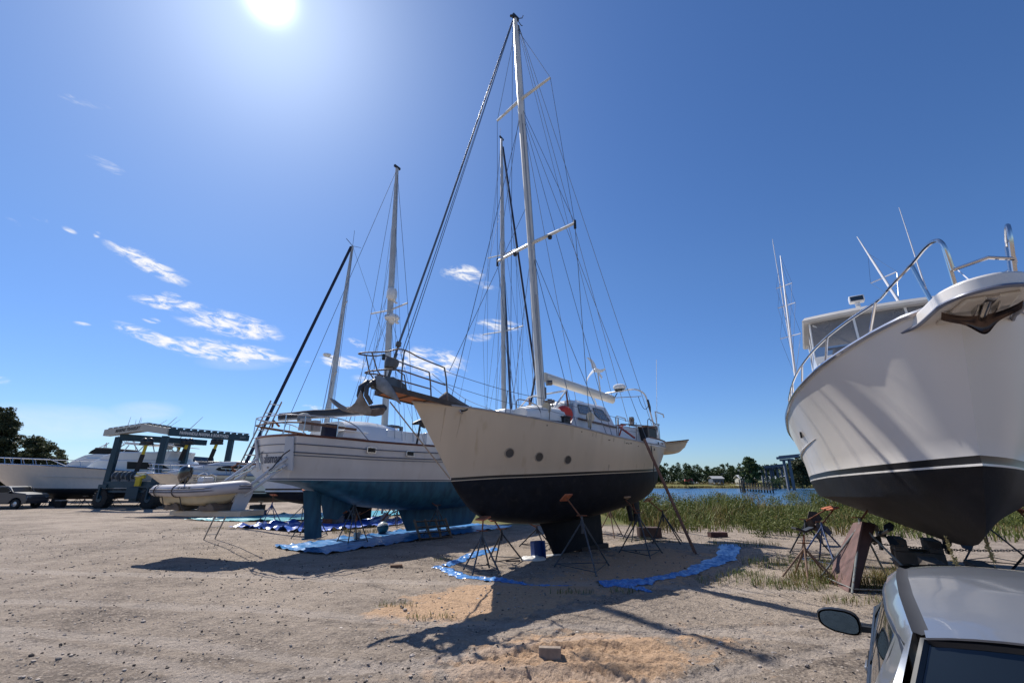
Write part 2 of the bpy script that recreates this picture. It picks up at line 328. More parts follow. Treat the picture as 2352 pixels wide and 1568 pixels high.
ruts = np.zeros(XX.shape)
for (x0, y0, an, wd, dp, td) in ((3.6,5.6,20,.17,.018,.012),(3.2,6.9,26,.17,.018,.01),(4.4,8.6,14,.16,.015,.006),(-4,7.5,-12,.2,.012,.006),(-4,9.4,-9,.22,.012,.0),(-5,12.5,-6,.3,.01,.0),(-3,6.2,-20,.2,.014,.01)):
    k, dz = track(x0, y0, an, wd, dp, td); ZZ += dz*near*.8; ruts += k
s_ = sm(-14, 3, XX)
ZZ -= s_*2.6*sm(46, 62, YY)*(1-sm(226, 238, YY)); ZZ += .5*sm(230, 250, YY)*s_
me = bpy.data.meshes.new('ground'); ny, nx = XX.shape
idx = np.arange(nx*ny).reshape(ny, nx); fs = np.stack([idx[:-1,:-1], idx[:-1,1:], idx[1:,1:], idx[1:,:-1]], -1).reshape(-1, 4)
me.from_pydata(np.stack([XX, YY, ZZ], -1).reshape(-1, 3).tolist(), [], fs.tolist())
me.polygons.foreach_set('use_smooth', [True]*len(me.polygons))
at = me.attributes.new('sand', 'FLOAT', 'POINT'); at.data.foreach_set('value', sand.reshape(-1).astype(np.float32))
grass_far = np.clip(sm(228, 236, YY)*s_+s_*sm(24, 30, YY)*(1-sm(200,220,YY)), 0, 1)
at = me.attributes.new('rut', 'FLOAT', 'POINT'); at.data.foreach_set('value', ruts.reshape(-1).astype(np.float32))
at = me.attributes.new('grass', 'FLOAT', 'POINT'); at.data.foreach_set('value', grass_far.reshape(-1).astype(np.float32))
gm, N, L, b = newmat('gravel'); tc = N.new('ShaderNodeTexCoord')
def nzn(scale, det=6, rough=.6, src=None):
    n = N.new('ShaderNodeTexNoise'); n.inputs['Scale'].default_value = scale; n.inputs['Detail'].default_value = det; n.inputs['Roughness'].default_value = rough; L.new(src or tc.outputs['Object'], n.inputs[0]); return n.outputs[0]
def mr(x, a, b_, c=0., d=1.):
    n = N.new('ShaderNodeMapRange'); n.inputs[1].default_value = a; n.inputs[2].default_value = b_; n.inputs[3].default_value = c; n.inputs[4].default_value = d; L.new(x, n.inputs[0]); return n.outputs[0]
def mixc(f, a, b_, bt='MIX'):
    n = N.new('ShaderNodeMix'); n.data_type = 'RGBA'; n.blend_type = bt
    for i, x in ((0, f), (6, a), (7, b_)):
        if hasattr(x, 'is_output'): L.new(x, n.inputs[i])
        else: n.inputs[i].default_value = x if i == 0 else (*x, 1)
    return n.outputs[2]
vo = N.new('ShaderNodeTexVoronoi'); vo.inputs['Scale'].default_value = 20; vo.inputs['Randomness'].default_value = 1; L.new(tc.outputs['Object'], vo.inputs[0])
v2 = N.new('ShaderNodeTexVoronoi'); v2.inputs['Scale'].default_value = 9; L.new(tc.outputs['Object'], v2.inputs[0])
sp = N.new('ShaderNodeSeparateColor'); L.new(vo.outputs['Color'], sp.inputs[0])
peb = mixc(mr(sp.outputs[0], 0, 1), (.115, .09, .073), (.53, .44, .36))
peb = mixc(mr(vo.outputs['Distance'], .25, .6), peb, (.12, .098, .083))
fine = mixc(mr(nzn(5, 8, .75), .3, .7), (.19, .152, .122), (.455, .375, .305))
base = mixc(mr(nzn(1.1, 7, .7), .42, .6, .12, .9), fine, peb)
base = mixc(mr(nzn(.23, 5), .38, .62, 0., .55), base, (.47, .387, .315))
base = mixc(mr(nzn(.9, 9, .8), .60, .72, 0., .7), base, (.075, .06, .052))
A = N.new('ShaderNodeAttribute'); A.attribute_name = 'sand'
sandc = mixc(mr(nzn(14, 8, .8), .35, .68), (.44, .285, .175), (.62, .425, .28))
base = mixc(mr(A.outputs['Fac'], .32, .62), base, sandc)
R_ = N.new('ShaderNodeAttribute'); R_.attribute_name = 'rut'; base = mixc(mr(R_.outputs['Fac'], .2, 1.2, 0, .45), base, (.50, .43, .375))
G = N.new('ShaderNodeAttribute'); G.attribute_name = 'grass'
grc = mixc(mr(nzn(.25, 8, .7), .35, .65), (.085, .10, .03), (.20, .17, .065))
base = mixc(mr(G.outputs['Fac'], .2, .6), base, grc)
L.new(base, b.inputs['Base Color']); b.inputs['Roughness'].default_value = .95; b.inputs['Specular IOR Level'].default_value = .15
hgt = mixc(.5, mr(vo.outputs['Distance'], 0, .7, 1, 0), nzn(34, 6, .75))
bp = N.new('ShaderNodeBump'); bp.inputs['Strength'].default_value = .9; bp.inputs['Distance'].default_value = .035; L.new(hgt, bp.inputs['Height'])
bp2 = N.new('ShaderNodeBump'); bp2.inputs['Strength'].default_value = .8; bp2.inputs['Distance'].default_value = .14; L.new(nzn(6, 7, .72), bp2.inputs['Height']); L.new(bp.outputs[0], bp2.inputs['Normal']); L.new(bp2.outputs[0], b.inputs['Normal'])
me.materials.append(gm); gr = bpy.data.objects.new('ground', me); COL.objects.link(gr); gr['kind'] = 'structure'; gr['label'] = 'grey gravel boatyard ground with patches of sand'
GZ = lambda x, y: float(ZZ[min(np.searchsorted(GY, y), ny-1), min(np.searchsorted(GX, x), nx-1)])
# water
wm, N, L, b = newmat('river_water'); b.inputs['Base Color'].default_value = (.035, .10, .20, 1); b.inputs['Roughness'].default_value = .22; b.inputs['IOR'].default_value = 1.33
tc = N.new('ShaderNodeTexCoord'); n_ = N.new('ShaderNodeTexNoise'); n_.inputs['Scale'].default_value = 1.2; n_.inputs['Detail'].default_value = 5; L.new(tc.outputs['Object'], n_.inputs[0]); bp = N.new('ShaderNodeBump'); bp.inputs['Strength'].default_value = .7; bp.inputs['Distance'].default_value = .15; L.new(n_.outputs[0], bp.inputs['Height']); L.new(bp.outputs[0], b.inputs['Normal'])
tag(MB().add([(-40,44,-1.3),(900,44,-1.3),(900,240,-1.3),(-40,240,-1.3)], [(0,1,2,3)]).build('river', wm), 'blue river beyond the weeds', None, kind='structure')
# loose stones and lumps on the yard
st = MB(); ico = [(0,0,1),(.89,0,.45),(.28,.85,.45),(-.72,.53,.45),(-.72,-.53,.45),(.28,-.85,.45),(.72,.53,-.45),(-.28,.85,-.45),(-.89,0,-.45),(-.28,-.85,-.45),(.72,-.53,-.45),(0,0,-1)]
icf = [(0,1,2),(0,2,3),(0,3,4),(0,4,5),(0,5,1),(1,6,2),(2,7,3),(3,8,4),(4,9,5),(5,10,1),(6,7,2),(7,8,3),(8,9,4),(9,10,5),(10,6,1),(11,7,6),(11,8,7),(11,9,8),(11,10,9),(11,6,10)]
for i in range(6500):
    y = 4.2+22*rng.random()**1.7; x = (rng.random()*2.0-1.22)*y*1.15
    if y > 24 or mound[np.searchsorted(GY, y), np.searchsorted(GX, x)] > .3: continue
    r = .010+.016*rng.random()**2+(.028*rng.random() if rng.random() < .05 else 0)
    if y > 12: r *= 1.3
    z = GZ(x, y); sc = rng.uniform(.6, 1.3, 3)*r; a = rng.uniform(0, 6.28)
    st.add([((p[0]*cos(a)-p[1]*sin(a))*sc[0]+x, (p[0]*sin(a)+p[1]*cos(a))*sc[1]+y, z+p[2]*sc[2]*.7+.004) for p in ico], icf)
tag(st.build('loose_stones', mat('stone', (.34,.29,.25), .9, var=.3, vscale=8, island=.55), ang=30, recalc=False), 'loose stones scattered over the gravel', None, kind='stuff')
st = MB()
for i in range(2600):
    y = 4.2+20*rng.random()**1.5; x = (rng.random()*2.0-1.22)*y*1.15
    if noise.noise(Vector((x*.5, y*.5, 2))) < -.12: continue
    r = .009+.012*rng.random()+(.02*rng.random() if rng.random() < .1 else 0); z = GZ(x, y); sc = rng.uniform(.6, 1.4, 3)*r*(1.4 if y > 11 else 1); a = rng.uniform(0, 6.28)
    st.add([((p[0]*cos(a)-p[1]*sin(a))*sc[0]+x, (p[0]*sin(a)+p[1]*cos(a))*sc[1]+y, z+p[2]*sc[2]*.7+.005) for p in ico], icf)
tag(st.build('dark_clods', mat('clod', (.095,.078,.066), .95, var=.3, vscale=8, island=.5), ang=30, recalc=False), 'dark clods and bits of debris scattered over the gravel', None, kind='stuff')
# ================================================================= vegetation
def blades(mb, xs, ys, h, w, lean=.35, bend=.5, seg=2, zf=None):
    for x, y in zip(xs, ys):
        hh = h*rng.uniform(.5, 1.25); a = rng.uniform(0, 2*pi); ww = w*rng.uniform(.6, 1.3); l = rng.uniform(0, lean)*hh; b2 = rng.uniform(0, bend)*hh; dx, dy = cos(a), sin(a); px_, py_ = -dy*ww/2, dx*ww/2; z = zf(x, y) if zf else 0.
        p1 = (x+dx*l*.5, y+dy*l*.5, z+hh*.6); p2 = (x+dx*(l+b2), y+dy*(l+b2), z+hh)
        mb.add([(x-px_, y-py_, z), (x+px_, y+py_, z), (p1[0]+px_*.8, p1[1]+py_*.8, p1[2]), (p1[0]-px_*.8, p1[1]-py_*.8, p1[2]), p2], [(0,1,2,3), (3,2,4)])
def leafy(mb, c, r, n, s, squash=.8):
    """a clump of n small leaf faces scattered in an uneven blob"""
    for i in range(n):
        d = rng.normal(size=3); d /= np.linalg.norm(d); rr = rng.random()**.45
        p = V3(c)+d*rr*V3((r, r, r*squash)); u = rng.normal(size=3); u /= np.linalg.norm(u); v = np.cross(u, rng.normal(size=3)); v /= np.linalg.norm(v); k = s*rng.uniform(.6, 1.4)
        mb.add([p-u*k, p+v*k*.45, p+u*k, p-v*k*.45], [(0,1,2,3)])
WG = leafmat('weed_green', (.050,.075,.016), (.17,.185,.05)); WB = leafmat('weed_brown', (.13,.09,.035), (.25,.20,.075))
def weedpatch(name, label, xs, ys, h, w, m, **k):
    mb = MB(); blades(mb, xs, ys, h, w, **k); return tag(mb.build(name, m, recalc=False, smooth=False), label, None, kind='stuff')
n = 19000; yy = 22.5+19*rng.random(n)**.9; xx = 6.5+rng.random(n)*38; edge = 22+1.6*np.array([noise.noise(Vector((x*.35, 0, 3))) for x in xx])-np.clip((xx-11)*.42, 0, 3.2); yy = yy-22+edge
tall = np.array([.38+.55*max(0, noise.noise(Vector((x*.22, y*.22, 1)))+.35) for x, y in zip(xx, yy)])
mb = MB(); mbb = MB()
for x, y, t in zip(xx, yy, tall):
    pick = noise.noise(Vector((x*.3, y*.3, 7)))+rng.normal()*.22
    front = (y-22) < 2.5
    blades(mb if pick > -.22 else mbb, [x], [y], (t*(.8 if front else 1.15+.75*min(1, max(0, (y-27)/6)))), .028+.03*rng.random(), lean=.55, bend=.6)
for i in range(420):
    x = 6.8+rng.random()*34; y = 23.2+16*rng.random(); hh = .3+.5*rng.random()
    leafy(mb if rng.random() < .72 else mbb, (x, y, hh*.55), hh*.85, 120, .052, .9)
for i in range(150):
    x = 8+rng.random()*30; y = 33+7*rng.random(); leafy(mb if rng.random() < .8 else mbb, (x, y, .75+.55*rng.random()), .55, 110, .05)
for (cx_, cy_, r_, hh) in ((9.3,27.5,1.0,1.15),(10.4,28.3,.9,1.2),(12.8,24.5,.9,.8),(8.2,29,.9,1.5),(14.5,30,1.3,1.3),(11.6,21.4,.8,.6),(12.6,20.6,.9,.65),(7.6,26.5,.8,1.55),(7.1,27.5,.7,1.8)):
    for j in range(9):
        a = rng.uniform(0, 6.28); leafy(mb, (cx_+r_*.7*cos(a), cy_+r_*.7*sin(a), hh*rng.uniform(.3, 1.)), .40, 120, .05)
tag(mb.build('green_weeds', WG, recalc=False, smooth=False), 'thick green weeds along the river edge of the yard', None, kind='stuff')
tag(mbb.build('brown_weeds', WB, recalc=False, smooth=False), 'dry brown weeds among the green at the river edge', None, kind='stuff')
def ring(cx_, cy_, rx, ry, n): a = rng.uniform(0, 6.28, n); r = np.sqrt(rng.random(n)); return cx_+rx*r*np.cos(a), cy_+ry*r*np.sin(a)
mb = MB(); mg = MB()
for (cx_, cy_, rx, ry, n, h_, gf) in ((7.9,12.4,.9,.6,650,.26,.35),(6.6,11.6,.9,.5,420,.17,.6),(6.3,13.0,.7,.5,200,.16,.8),(8.9,11.6,1.2,.7,800,.30,.2),(10.5,12.2,1.6,1.,800,.3,.3),(5.4,12.2,.8,.5,120,.16,.7),(8.4,14.3,1.6,.7,500,.25,.7),(1.35,10.9,.5,.12,50,.12,.8),(2.5,11.0,.4,.12,40,.12,.8),(-2.3,9.9,.45,.12,60,.12,.7),(-1.5,9.1,.5,.15,50,.1,.6),(-2.1,15.2,.4,.25,90,.1,.6),(-7.5,22.8,1.2,.5,260,.28,.1),(-15.5,24.5,1.4,.4,120,.1,.2),(7.3,10.2,.9,.3,160,.14,.5),(5.6,19.7,1.2,.6,150,.15,.8),(9,18.6,1.6,.6,260,.2,.7)):
    x, y = ring(cx_, cy_, rx, ry, n); k = rng.random(n) < gf; blades(mg, x[k], y[k], h_, .012, lean=.6, bend=.5, zf=GZ); blades(mb, x[~k], y[~k], h_, .012, lean=.6, bend=.5, zf=GZ)
tag(mb.build('dry_grass', WB, recalc=False, smooth=False), 'tufts of dry straw coloured grass on the gravel', None, kind='stuff')
tag(mg.build('green_grass', leafmat('grass_green', (.06,.10,.02), (.16,.19,.05)), recalc=False, smooth=False), 'tufts of thin green grass on the gravel', None, kind='stuff')
# weeds under the white boat, two pale plumes standing up in front of its bow
pm = leafmat('plume', (.30,.25,.11), (.42,.36,.18))
for lab, x, y, h_ in (('tall pale grass plume with side tufts in front of the black bow bottom', 8.05, 8.0, 1.62), ('thin pale leaning grass plume left of the tall one', 7.55, 8.15, 1.48)):
    mb = MB(); mb.tube([(0,0,0), (-.03,0,h_*.5), (-.11,0,h_)], [.008,.006,.003], 4)
    for k in range(130):
        t = rng.uniform(.68, 1.); p = V3((-.11*t*t, 0, h_*t)); d = rng.normal(size=3)*.03*(1.4-t); mb.add([p, p+d+V3((.006,0,.012)), p+d*1.3+V3((0,0,.03)), p+V3((0,0,.02))], [(0,1,2,3)])
    tag(mb.build('grass_plume', pm, loc=(x, y, 0), recalc=False, smooth=False), lab, 'plant', 'pale grass plumes')
# ---- trees
BARK = mat('bark', (.10,.075,.055), .9, var=.3, vscale=6)
def tree(name, label, loc, h_, r_, n_cl, n_lf, ls, lm, trunk_h=.35, trunk_r=.2, shape='round', group=None, seed=0):
    g = np.random.default_rng(seed+11); t = thing(name, label, 'tree', loc, 0, group)
    mb = MB(); mb.tube([(0,0,-.1), (.05*h_*g.normal()*.3, 0, h_*trunk_h), (.02*h_, .01*h_, h_*.92)], [trunk_r*1.2, trunk_r*.8, trunk_r*.15], 7)
    cr = MB(); global rng; keep = rng; rng = g
    for i in range(n_cl):
        u = g.random(); z = h_*(trunk_h*.7+(1-trunk_h*.7)*u)
        if shape == 'cone': R = r_*(1-u)**.8*g.uniform(.35, 1.1)+.1*r_
        elif shape == 'flat': R = r_*sqrt(g.random())*(1-.5*u)
        else: R = r_*sin(pi*(.12+.83*u))*g.uniform(.3, 1.08)
        a = g.uniform(0, 2*pi); c = V3((R*cos(a), R*sin(a), z+(.04*h_*g.normal())))
        if i % 3 == 0: mb.tube([(0,0,max(z*.75, h_*.12)), tuple(c*V3((.6,.6,1))-V3((0,0,.02*h_))), tuple(c)], [trunk_r*.35, trunk_r*.22, trunk_r*.08], 4)
        leafy(cr, c, r_*(g.uniform(.16, .34) if n_cl < 125 else g.uniform(.08, .21)), n_lf, ls, .55)
    rng = keep
    cr.build('crown', lm, t, recalc=False, smooth=False); mb.build('trunk', BARK, t); return t
JG = leafmat('juniper_leaf', (.03,.04,.02), (.10,.11,.05)); FG = leafmat('far_leaf', (.018,.036,.016), (.065,.10,.036)); FG2 = leafmat('far_leaf_light', (.03,.055,.02), (.10,.14,.05))
p = atd((-30, 1060), 62); tree('juniper_tree', 'tallest dark juniper tree at the left edge of the picture', (p[0], 62, 0), 11.4, 4.4, 330, 130, .15, JG, .10, .35, 'cone', 'dark junipers at the left', 1)
p = atd((70, 1060), 64); tree('juniper_tree', 'broad dark juniper tree with a sparse twiggy top beside the tallest one', (p[0], 64, 0), 8.0, 4.4, 280, 130, .15, JG, .12, .3, 'round', 'dark junipers at the left', 2)
p = atd((128, 1060), 66); tree('juniper_tree', 'small low juniper at the right end of the dark trees', (p[0], 66, 0), 5.4, 2.6, 130, 110, .14, JG, .12, .2, 'round', 'dark junipers at the left', 3)
mb = MB()
for k in range(60): leafy(mb, (-70+k*1.1+rng.normal(), 82+3*rng.normal(), 1.5+1.6*rng.random()), 1.6, 60, .3)
tag(mb.build('far_brush', JG, recalc=False, smooth=False), 'dark brush behind the boats on the left', None, kind='stuff')
# far bank
mb = MB()
for k in range(190):
    x = -60+k*1.6+rng.normal()*2; y = 285+16*rng.random(); hh = 9+3.5*rng.random()+1.8*noise.noise(Vector((x*.05, 0, 0)))
    for j in range(8): leafy(mb, (x+1.9*rng.normal(), y+1.5*rng.normal(), hh*(.10+.86*j/7)), 2.9*(1-.07*j), 40, .62)
tag(mb.build('far_wood', FG, recalc=False, smooth=False), 'dense dark green wood across the river', None, kind='stuff')
mb = MB()
for k in range(150):
    x = 150+k*2.4+rng.normal()*2; y = 420+30*rng.random(); leafy(mb, (x, y, 6+4*rng.random()), 5, 40, 1.)
tag(mb.build('distant_wood', FG2, recalc=False, smooth=False), 'distant hazy wood behind the bridge', None, kind='stuff')
def fp(x, y, d): q = atd((x, y), d); return q
q = fp(1728, 1110, 215); tree('pine_tree', 'tall green pine beside the far bridge', (q[0], 215, -.2), 12.6, 5.2, 80, 45, .55, FG2, .2, .3, 'round', None, 5)
q = fp(1575, 1108, 232); tree('round_bush', 'round dark bush standing alone on the far lawn', (q[0], 232, .1), 5., 3.2, 34, 45, .35, FG, .18, .25, 'round', None, 6)
q = fp(1842, 1110, 190); tree('shore_tree', 'dark leaning tree at the far bank right of the bridge', (q[0], 190, -.6), 11., 6.5, 90, 45, .5, JG, .2, .3, 'flat', None, 7)
mb = MB()
for k in range(60):
    x = fp(1750+rng.random()*140, 1110, 205)[0]; leafy(mb, (x, 205+6*rng.normal(), .2+2.8*rng.random()), 2.2, 40, .4)
tag(mb.build('shore_scrub', FG, recalc=False, smooth=False), 'dark scrub on the far bank below the bridge', None, kind='stuff')
mb = MB(); n = 5000; x = rng.uniform(60, 260, n); y = 229+6*rng.random(n); blades(mb, x, y, 1.1, .3, zf=GZ)
tag(mb.build('reed_fringe', WB, recalc=False, smooth=False), 'brown reed fringe along the far shore', None, kind='stuff')
# ================================================================= shared paints
WHITE = mat('white_gelcoat', (.74,.73,.71), .28, var=.04, vscale=1.5, coat=.3)
STEEL = mat('stainless_steel', (.55,.55,.56), .22, metal=1., var=.05)
DKST = mat('weathered_steel', (.17,.145,.13), .42, metal=.7, var=.15)
WIRE = mat('rigging_wire', (.22,.23,.25), .35, metal=.7, var=.05)
ROPE = mat('rope', (.34,.28,.22), .85, var=.2, vscale=30)
BLACK = mat('black_plastic', (.015,.015,.017), .45, var=.1)
ALU = mat('mast_aluminium', (.52,.50,.47), .38, metal=.25, var=.1, vscale=2)
ALUW = mat('mast_white_paint', (.62,.61,.58), .4, var=.06, vscale=2)
TEAK = mat('weathered_teak', (.14,.068,.036), .6, var=.3, vscale=6, stretch=(1,6,1))
GLASS = mat('dark_window_glass', (.02,.025,.03), .06, var=.02, spec=.8)
CLEAR = mat('cabin_window', (.45,.52,.58), .05, var=.02, trans=.75, spec=.6)
RUST = mat('rusty_metal', (.20,.075,.035), .8, var=.35, vscale=9, bump=.4)
GALV = mat('galvanised_anchor', (.27,.25,.235), .5, metal=.55, var=.3, vscale=5)
CANVAS = mat('white_canvas', (.74,.73,.70), .85, var=.05, bump=.5, bscale=9)
NAVY = mat('navy_canvas', (.012,.018,.045), .8, var=.15, bump=.4, bscale=14)
def hullpaint(name, col, stain, rough, amount, streak=(2.2, 2.2, .22)):
    m = mat(name, col, rough, var=.05, vscale=.8, coat=.15, col2=stain, thr=(.60-.0*amount, .60+.5/amount), stretch=None)
    for n in m.node_tree.nodes:
        if n.type == 'MAPPING': n.inputs['Scale'].default_value = streak
    return m
# ================================================================= the beige sailboat
B = Fr((1.4, 16.1), 225)
boat = thing('sailboat', 'beige sailboat with a black bottom and three round portlights, bow with anchors pointing left', 'sailboat', B.o, B.a)
HB = Hull([(5.87,0,4.46),(5.29,.27,4.45),(4.69,.53,4.41),(4.08,.77,4.37),(2.84,1.2,4.26),(.86,1.65,4.09),(-1.25,1.86,3.89),(-3.19,1.87,3.79),(-4.6,1.78,3.76),(-6,1.35,3.79),(-6.95,.95,3.84)],
          [(4.43,0,2.47),(3.12,.46,2.55),(1.83,.93,2.60),(.4,1.32,2.66),(-.83,1.55,2.71),(-2.5,1.68,2.77),(-4.08,1.6,2.83),(-5.5,1.2,2.89),(-6.75,.62,2.94)],
          [(4.43,2.37),(4.06,1.95),(3.6,1.56),(3.1,1.32),(1.75,1.10),(.59,1.06),(-1.2,1.12),(-2.8,1.30),(-5.15,1.66),(-6.2,2.1),(-6.7,2.55)],
          bands=((.075,1),(.022,0)), bulge=.03, p=.62, q=1.05, tr=.35, bot_mi=2)
BEIGE = hullpaint('beige_hull_paint', (.56,.46,.34), (.43,.32,.20), .42, 2.4)
BOOT = mat('black_boot_stripe', (.012,.012,.014), .3, var=.1)
ANTI = mat('black_antifouling', (.006,.0075,.012), .65, var=.35, vscale=3, col2=(.022,.02,.02), thr=(.55,.8), bump=.25, bscale=18, spec=.22)
DECK = mat('pale_deck', (.60,.57,.50), .7, var=.08, vscale=3)
HB.mesh(MB()).build('hull', [BEIGE, BOOT, ANTI], boat, merge=1e-4, ang=35)
HB.deck(MB()).build('deck', DECK, boat, recalc=True)
mb = MB(); HB.rail(mb, .032, 1, .01); HB.rail(mb, .032, -1, .01); mb.build('toe_rail', mat('grey_capping', (.36,.34,.33), .5, var=.2), boat)
# raised quarter with a wooden cap
for sg in (1, -1):
    mb = MB(); P = [[], []]; 
    for u in np.linspace(-3.35, -6.98, 14):
        p = HB.sheerp(u); P[0].append((p[0], sg*(p[1]+.004), p[2]-.05)); P[1].append((p[0], sg*(p[1]-.02), p[2]+.24*sm(-3.3, -3.7, u)))
    mb.grid(P); mb.build('raised_quarter', WHITE, boat)
    MB().tube([(p[0], p[1], p[2]+.02) for p in P[1][2:]], .03, 6).build('quarter_cap', TEAK, boat)
p = HB.sheerp(-6.95); mb = MB(); mb.grid([[(-6.95-.35*(1-x*x)*.95, x*.95, p[2]-.04+dz) for x in np.linspace(-1, 1, 9)] for dz in (0, .27)]); mb.build('stern_bulwark', WHITE, boat)
mb = MB(); mb.tube([(-6.95-.35*(1-x*x)*.95, x*.95, p[2]+.25) for x in np.linspace(-1, 1, 9)], .03, 6); mb.build('stern_cap', TEAK, boat)
# keel and rudder
mb = MB(); mb.foil((.85,0,1.3), (-2.85,0,1.5), (.02,0,.03), (-2.95,0,.14), .17, 6); mb.build('keel', ANTI, boat, ang=50)
kb = MB(); kb.box((-2.2, 0, .055), (1.7, .35, .16)); tag(kb.build('keel_block', mat('dark_timber', (.05,.04,.035), .9, var=.3), None, loc=B.o, rotz=B.a, bevel=.01), 'dark timber block under the black keel of the beige sailboat', 'block')
mb = MB(); mb.foil((-4.7,0,1.75), (-5.15,0,1.8), (-4.98,0,.78), (-5.3,0,.78), .07, 4); mb.build('skeg', ANTI, boat, ang=50)
mb = MB(); mb.foil((-5.2,0,1.75), (-5.85,0,1.85), (-5.34,0,.75), (-5.9,0,.72), .06, 4); mb.build('rudder', ANTI, boat, ang=50)
mb = MB(); mb.cyl((-4.3,0,1.62), (-4.62,0,1.5), .04, .05, 8); mb.lathe([(.05,-.05),(.06,0),(.02,.08)], (-4.66,0,1.49), (-1,0,-.3), 8)
for k in range(3):
    a = 2.1*k; mb.prism([(-4.68,.05*cos(a),1.49+.05*sin(a)),(-4.66,.2*cos(a-.25),1.49+.2*sin(a-.25)),(-4.7,.24*cos(a),1.49+.24*sin(a)),(-4.74,.2*cos(a+.3),1.49+.2*sin(a+.3))], (-.015,0,0))
mb.build('propeller', BLACK, boat)
# portlights, hawse hole, scuppers on the port side (the starboard ones mirrored)
FR = mat('portlight_glass', (.045,.047,.05), .25, var=.15, spec=.6); RIM = mat('portlight_rim', (.33,.27,.21), .5, var=.1)
for sg in (1, -1):
    for (u, z, r) in ((2.89,3.19,.155),(1.89,3.10,.15),(.80,3.04,.145)):
        v = HB.side(u, z)+.02; n = Vector((-(HB.side(u+.1, z)-HB.side(u-.1, z))/.2, 1, -(HB.side(u, z+.1)-HB.side(u, z-.1))/.2)); n.normalize(); c = Vector((u, sg*v, z)); n.y *= sg
        mb = MB(); mb.lathe([(0,.018),(r*.88,.018)], c, n, 24); mb.lathe([(r*.86,.022),(r,.028),(r*1.05,.0)], c, n, 24, 1); mb.build('portlight', [FR, RIM], boat)
    for k, (X, Y, w_, h_) in enumerate((('1345',1103,.09,.03),(1560,1145,.09,.03),(1612,1145,.035,.05),(1585,1150,.04,.03),(1705,1182,.05,.025),(570,920,.025,.04),(1000,1000,.03,.035),(1910,1220,.09,.09),(1940,1145,.09,.09),(1985,1150,.06,.1))):
        q = B.surf(Q('5', int(X), Y), lambda u: HB.sheerp(u)[1]-.01); v = HB.side(q[0], q[2])+.015
        mb = MB(); a = -(HB.side(q[0]+.1, q[2])-HB.side(q[0]-.1, q[2]))/.2; mb.box((q[0], sg*v, q[2]), (w_, .03, h_), Matrix.Rotation(-sg*atan(a), 3, 'Z')); mb.build('scupper', mat('scupper_dark', (.09,.075,.06), .6) if k == 0 else bpy.data.materials['scupper_dark'], boat, bevel=.006)
    q = B.surf(Q('3', 1150, 887), lambda u: HB.sheerp(u)[1]); v = HB.side(q[0], q[2])+.025
    a = -(HB.side(q[0]+.1, q[2])-HB.side(q[0]-.1, q[2]))/.2; ring_ = [(q[0]+.1*cos(t)*cos(a), sg*(v+.1*cos(t)*a), q[2]+.045*sin(t)) for t in np.linspace(0, 2*pi, 16, endpoint=False)]
    mb = MB(); mb.tube(ring_, .018, 6, closed=True); mb.add(ring_, [tuple(range(16))], 1); mb.build('hawse_hole', [STEEL, WHITE], boat)
    if sg == 1: MB().tube([(q[0]+.03, v+.02, q[2]), (q[0]-.1, v+.06, q[2]+.04), (q[0]-.25, v+.05, q[2]+.13), (q[0]-.38, v-.05, q[2]+.2), (q[0]-.45, v-.12, q[2]+.18)], .022, 6).build('mooring_line', BLACK, boat)
# rust runs that have dried on the paint, each a thin film standing on the plating
RUN = mat('rust_run', (.44,.27,.13), .8, var=.3, vscale=5, alpha=.24); RUNG = mat('dirt_run', (.20,.15,.10), .8, var=.3, vscale=5, alpha=.20)
def run(name, k, X0, Y0, Y1, w_, m):
    q0 = B.surf(Q(k, X0, Y0), lambda u: HB.sheerp(u)[1]-.03); q1 = B.surf(Q(k, X0, Y1), lambda u: HB.sheerp(u)[1]-.1); P = []
    for t in np.linspace(0, 1, 9):
        z = q0[2]*(1-t)+q1[2]*t; u = q0[0]+.004*sin(9*t); ww = w_*(1-.75*t)*(1+.15*sin(20*t+u)); P.append([(u+d, HB.side(u+d, z)+.016+.03*sin(pi*min(1, max(0, (HB.sheerp(u)[2]-z)/(HB.sheerp(u)[2]-2.7))))*0, z) for d in (-ww/2, 0, ww/2)])
    MB().grid(P).build(name, m, boat, recalc=False)
for (k, X, Y0, Y1, w_, m) in (('3',975,850,1200,.05,RUN),('5',1390,1075,1330,.07,RUN),('5',1525,1110,1420,.07,RUNG),('5',1575,1160,1340,.05,RUN),('5',1130,1015,1400,.06,RUNG),('5',1800,1250,1460,.10,RUNG),('5',1380,1230,1500,.16,RUNG),('5',1700,1190,1450,.12,RUNG),('5',1610,1170,1400,.06,RUN),('5',1170,1010,1190,.04,RUN),('3',1150,900,1150,.05,RUNG),('5',1985,1260,1400,.06,RUNG)): run('stain_run', k, X, Y0, Y1, w_, m)
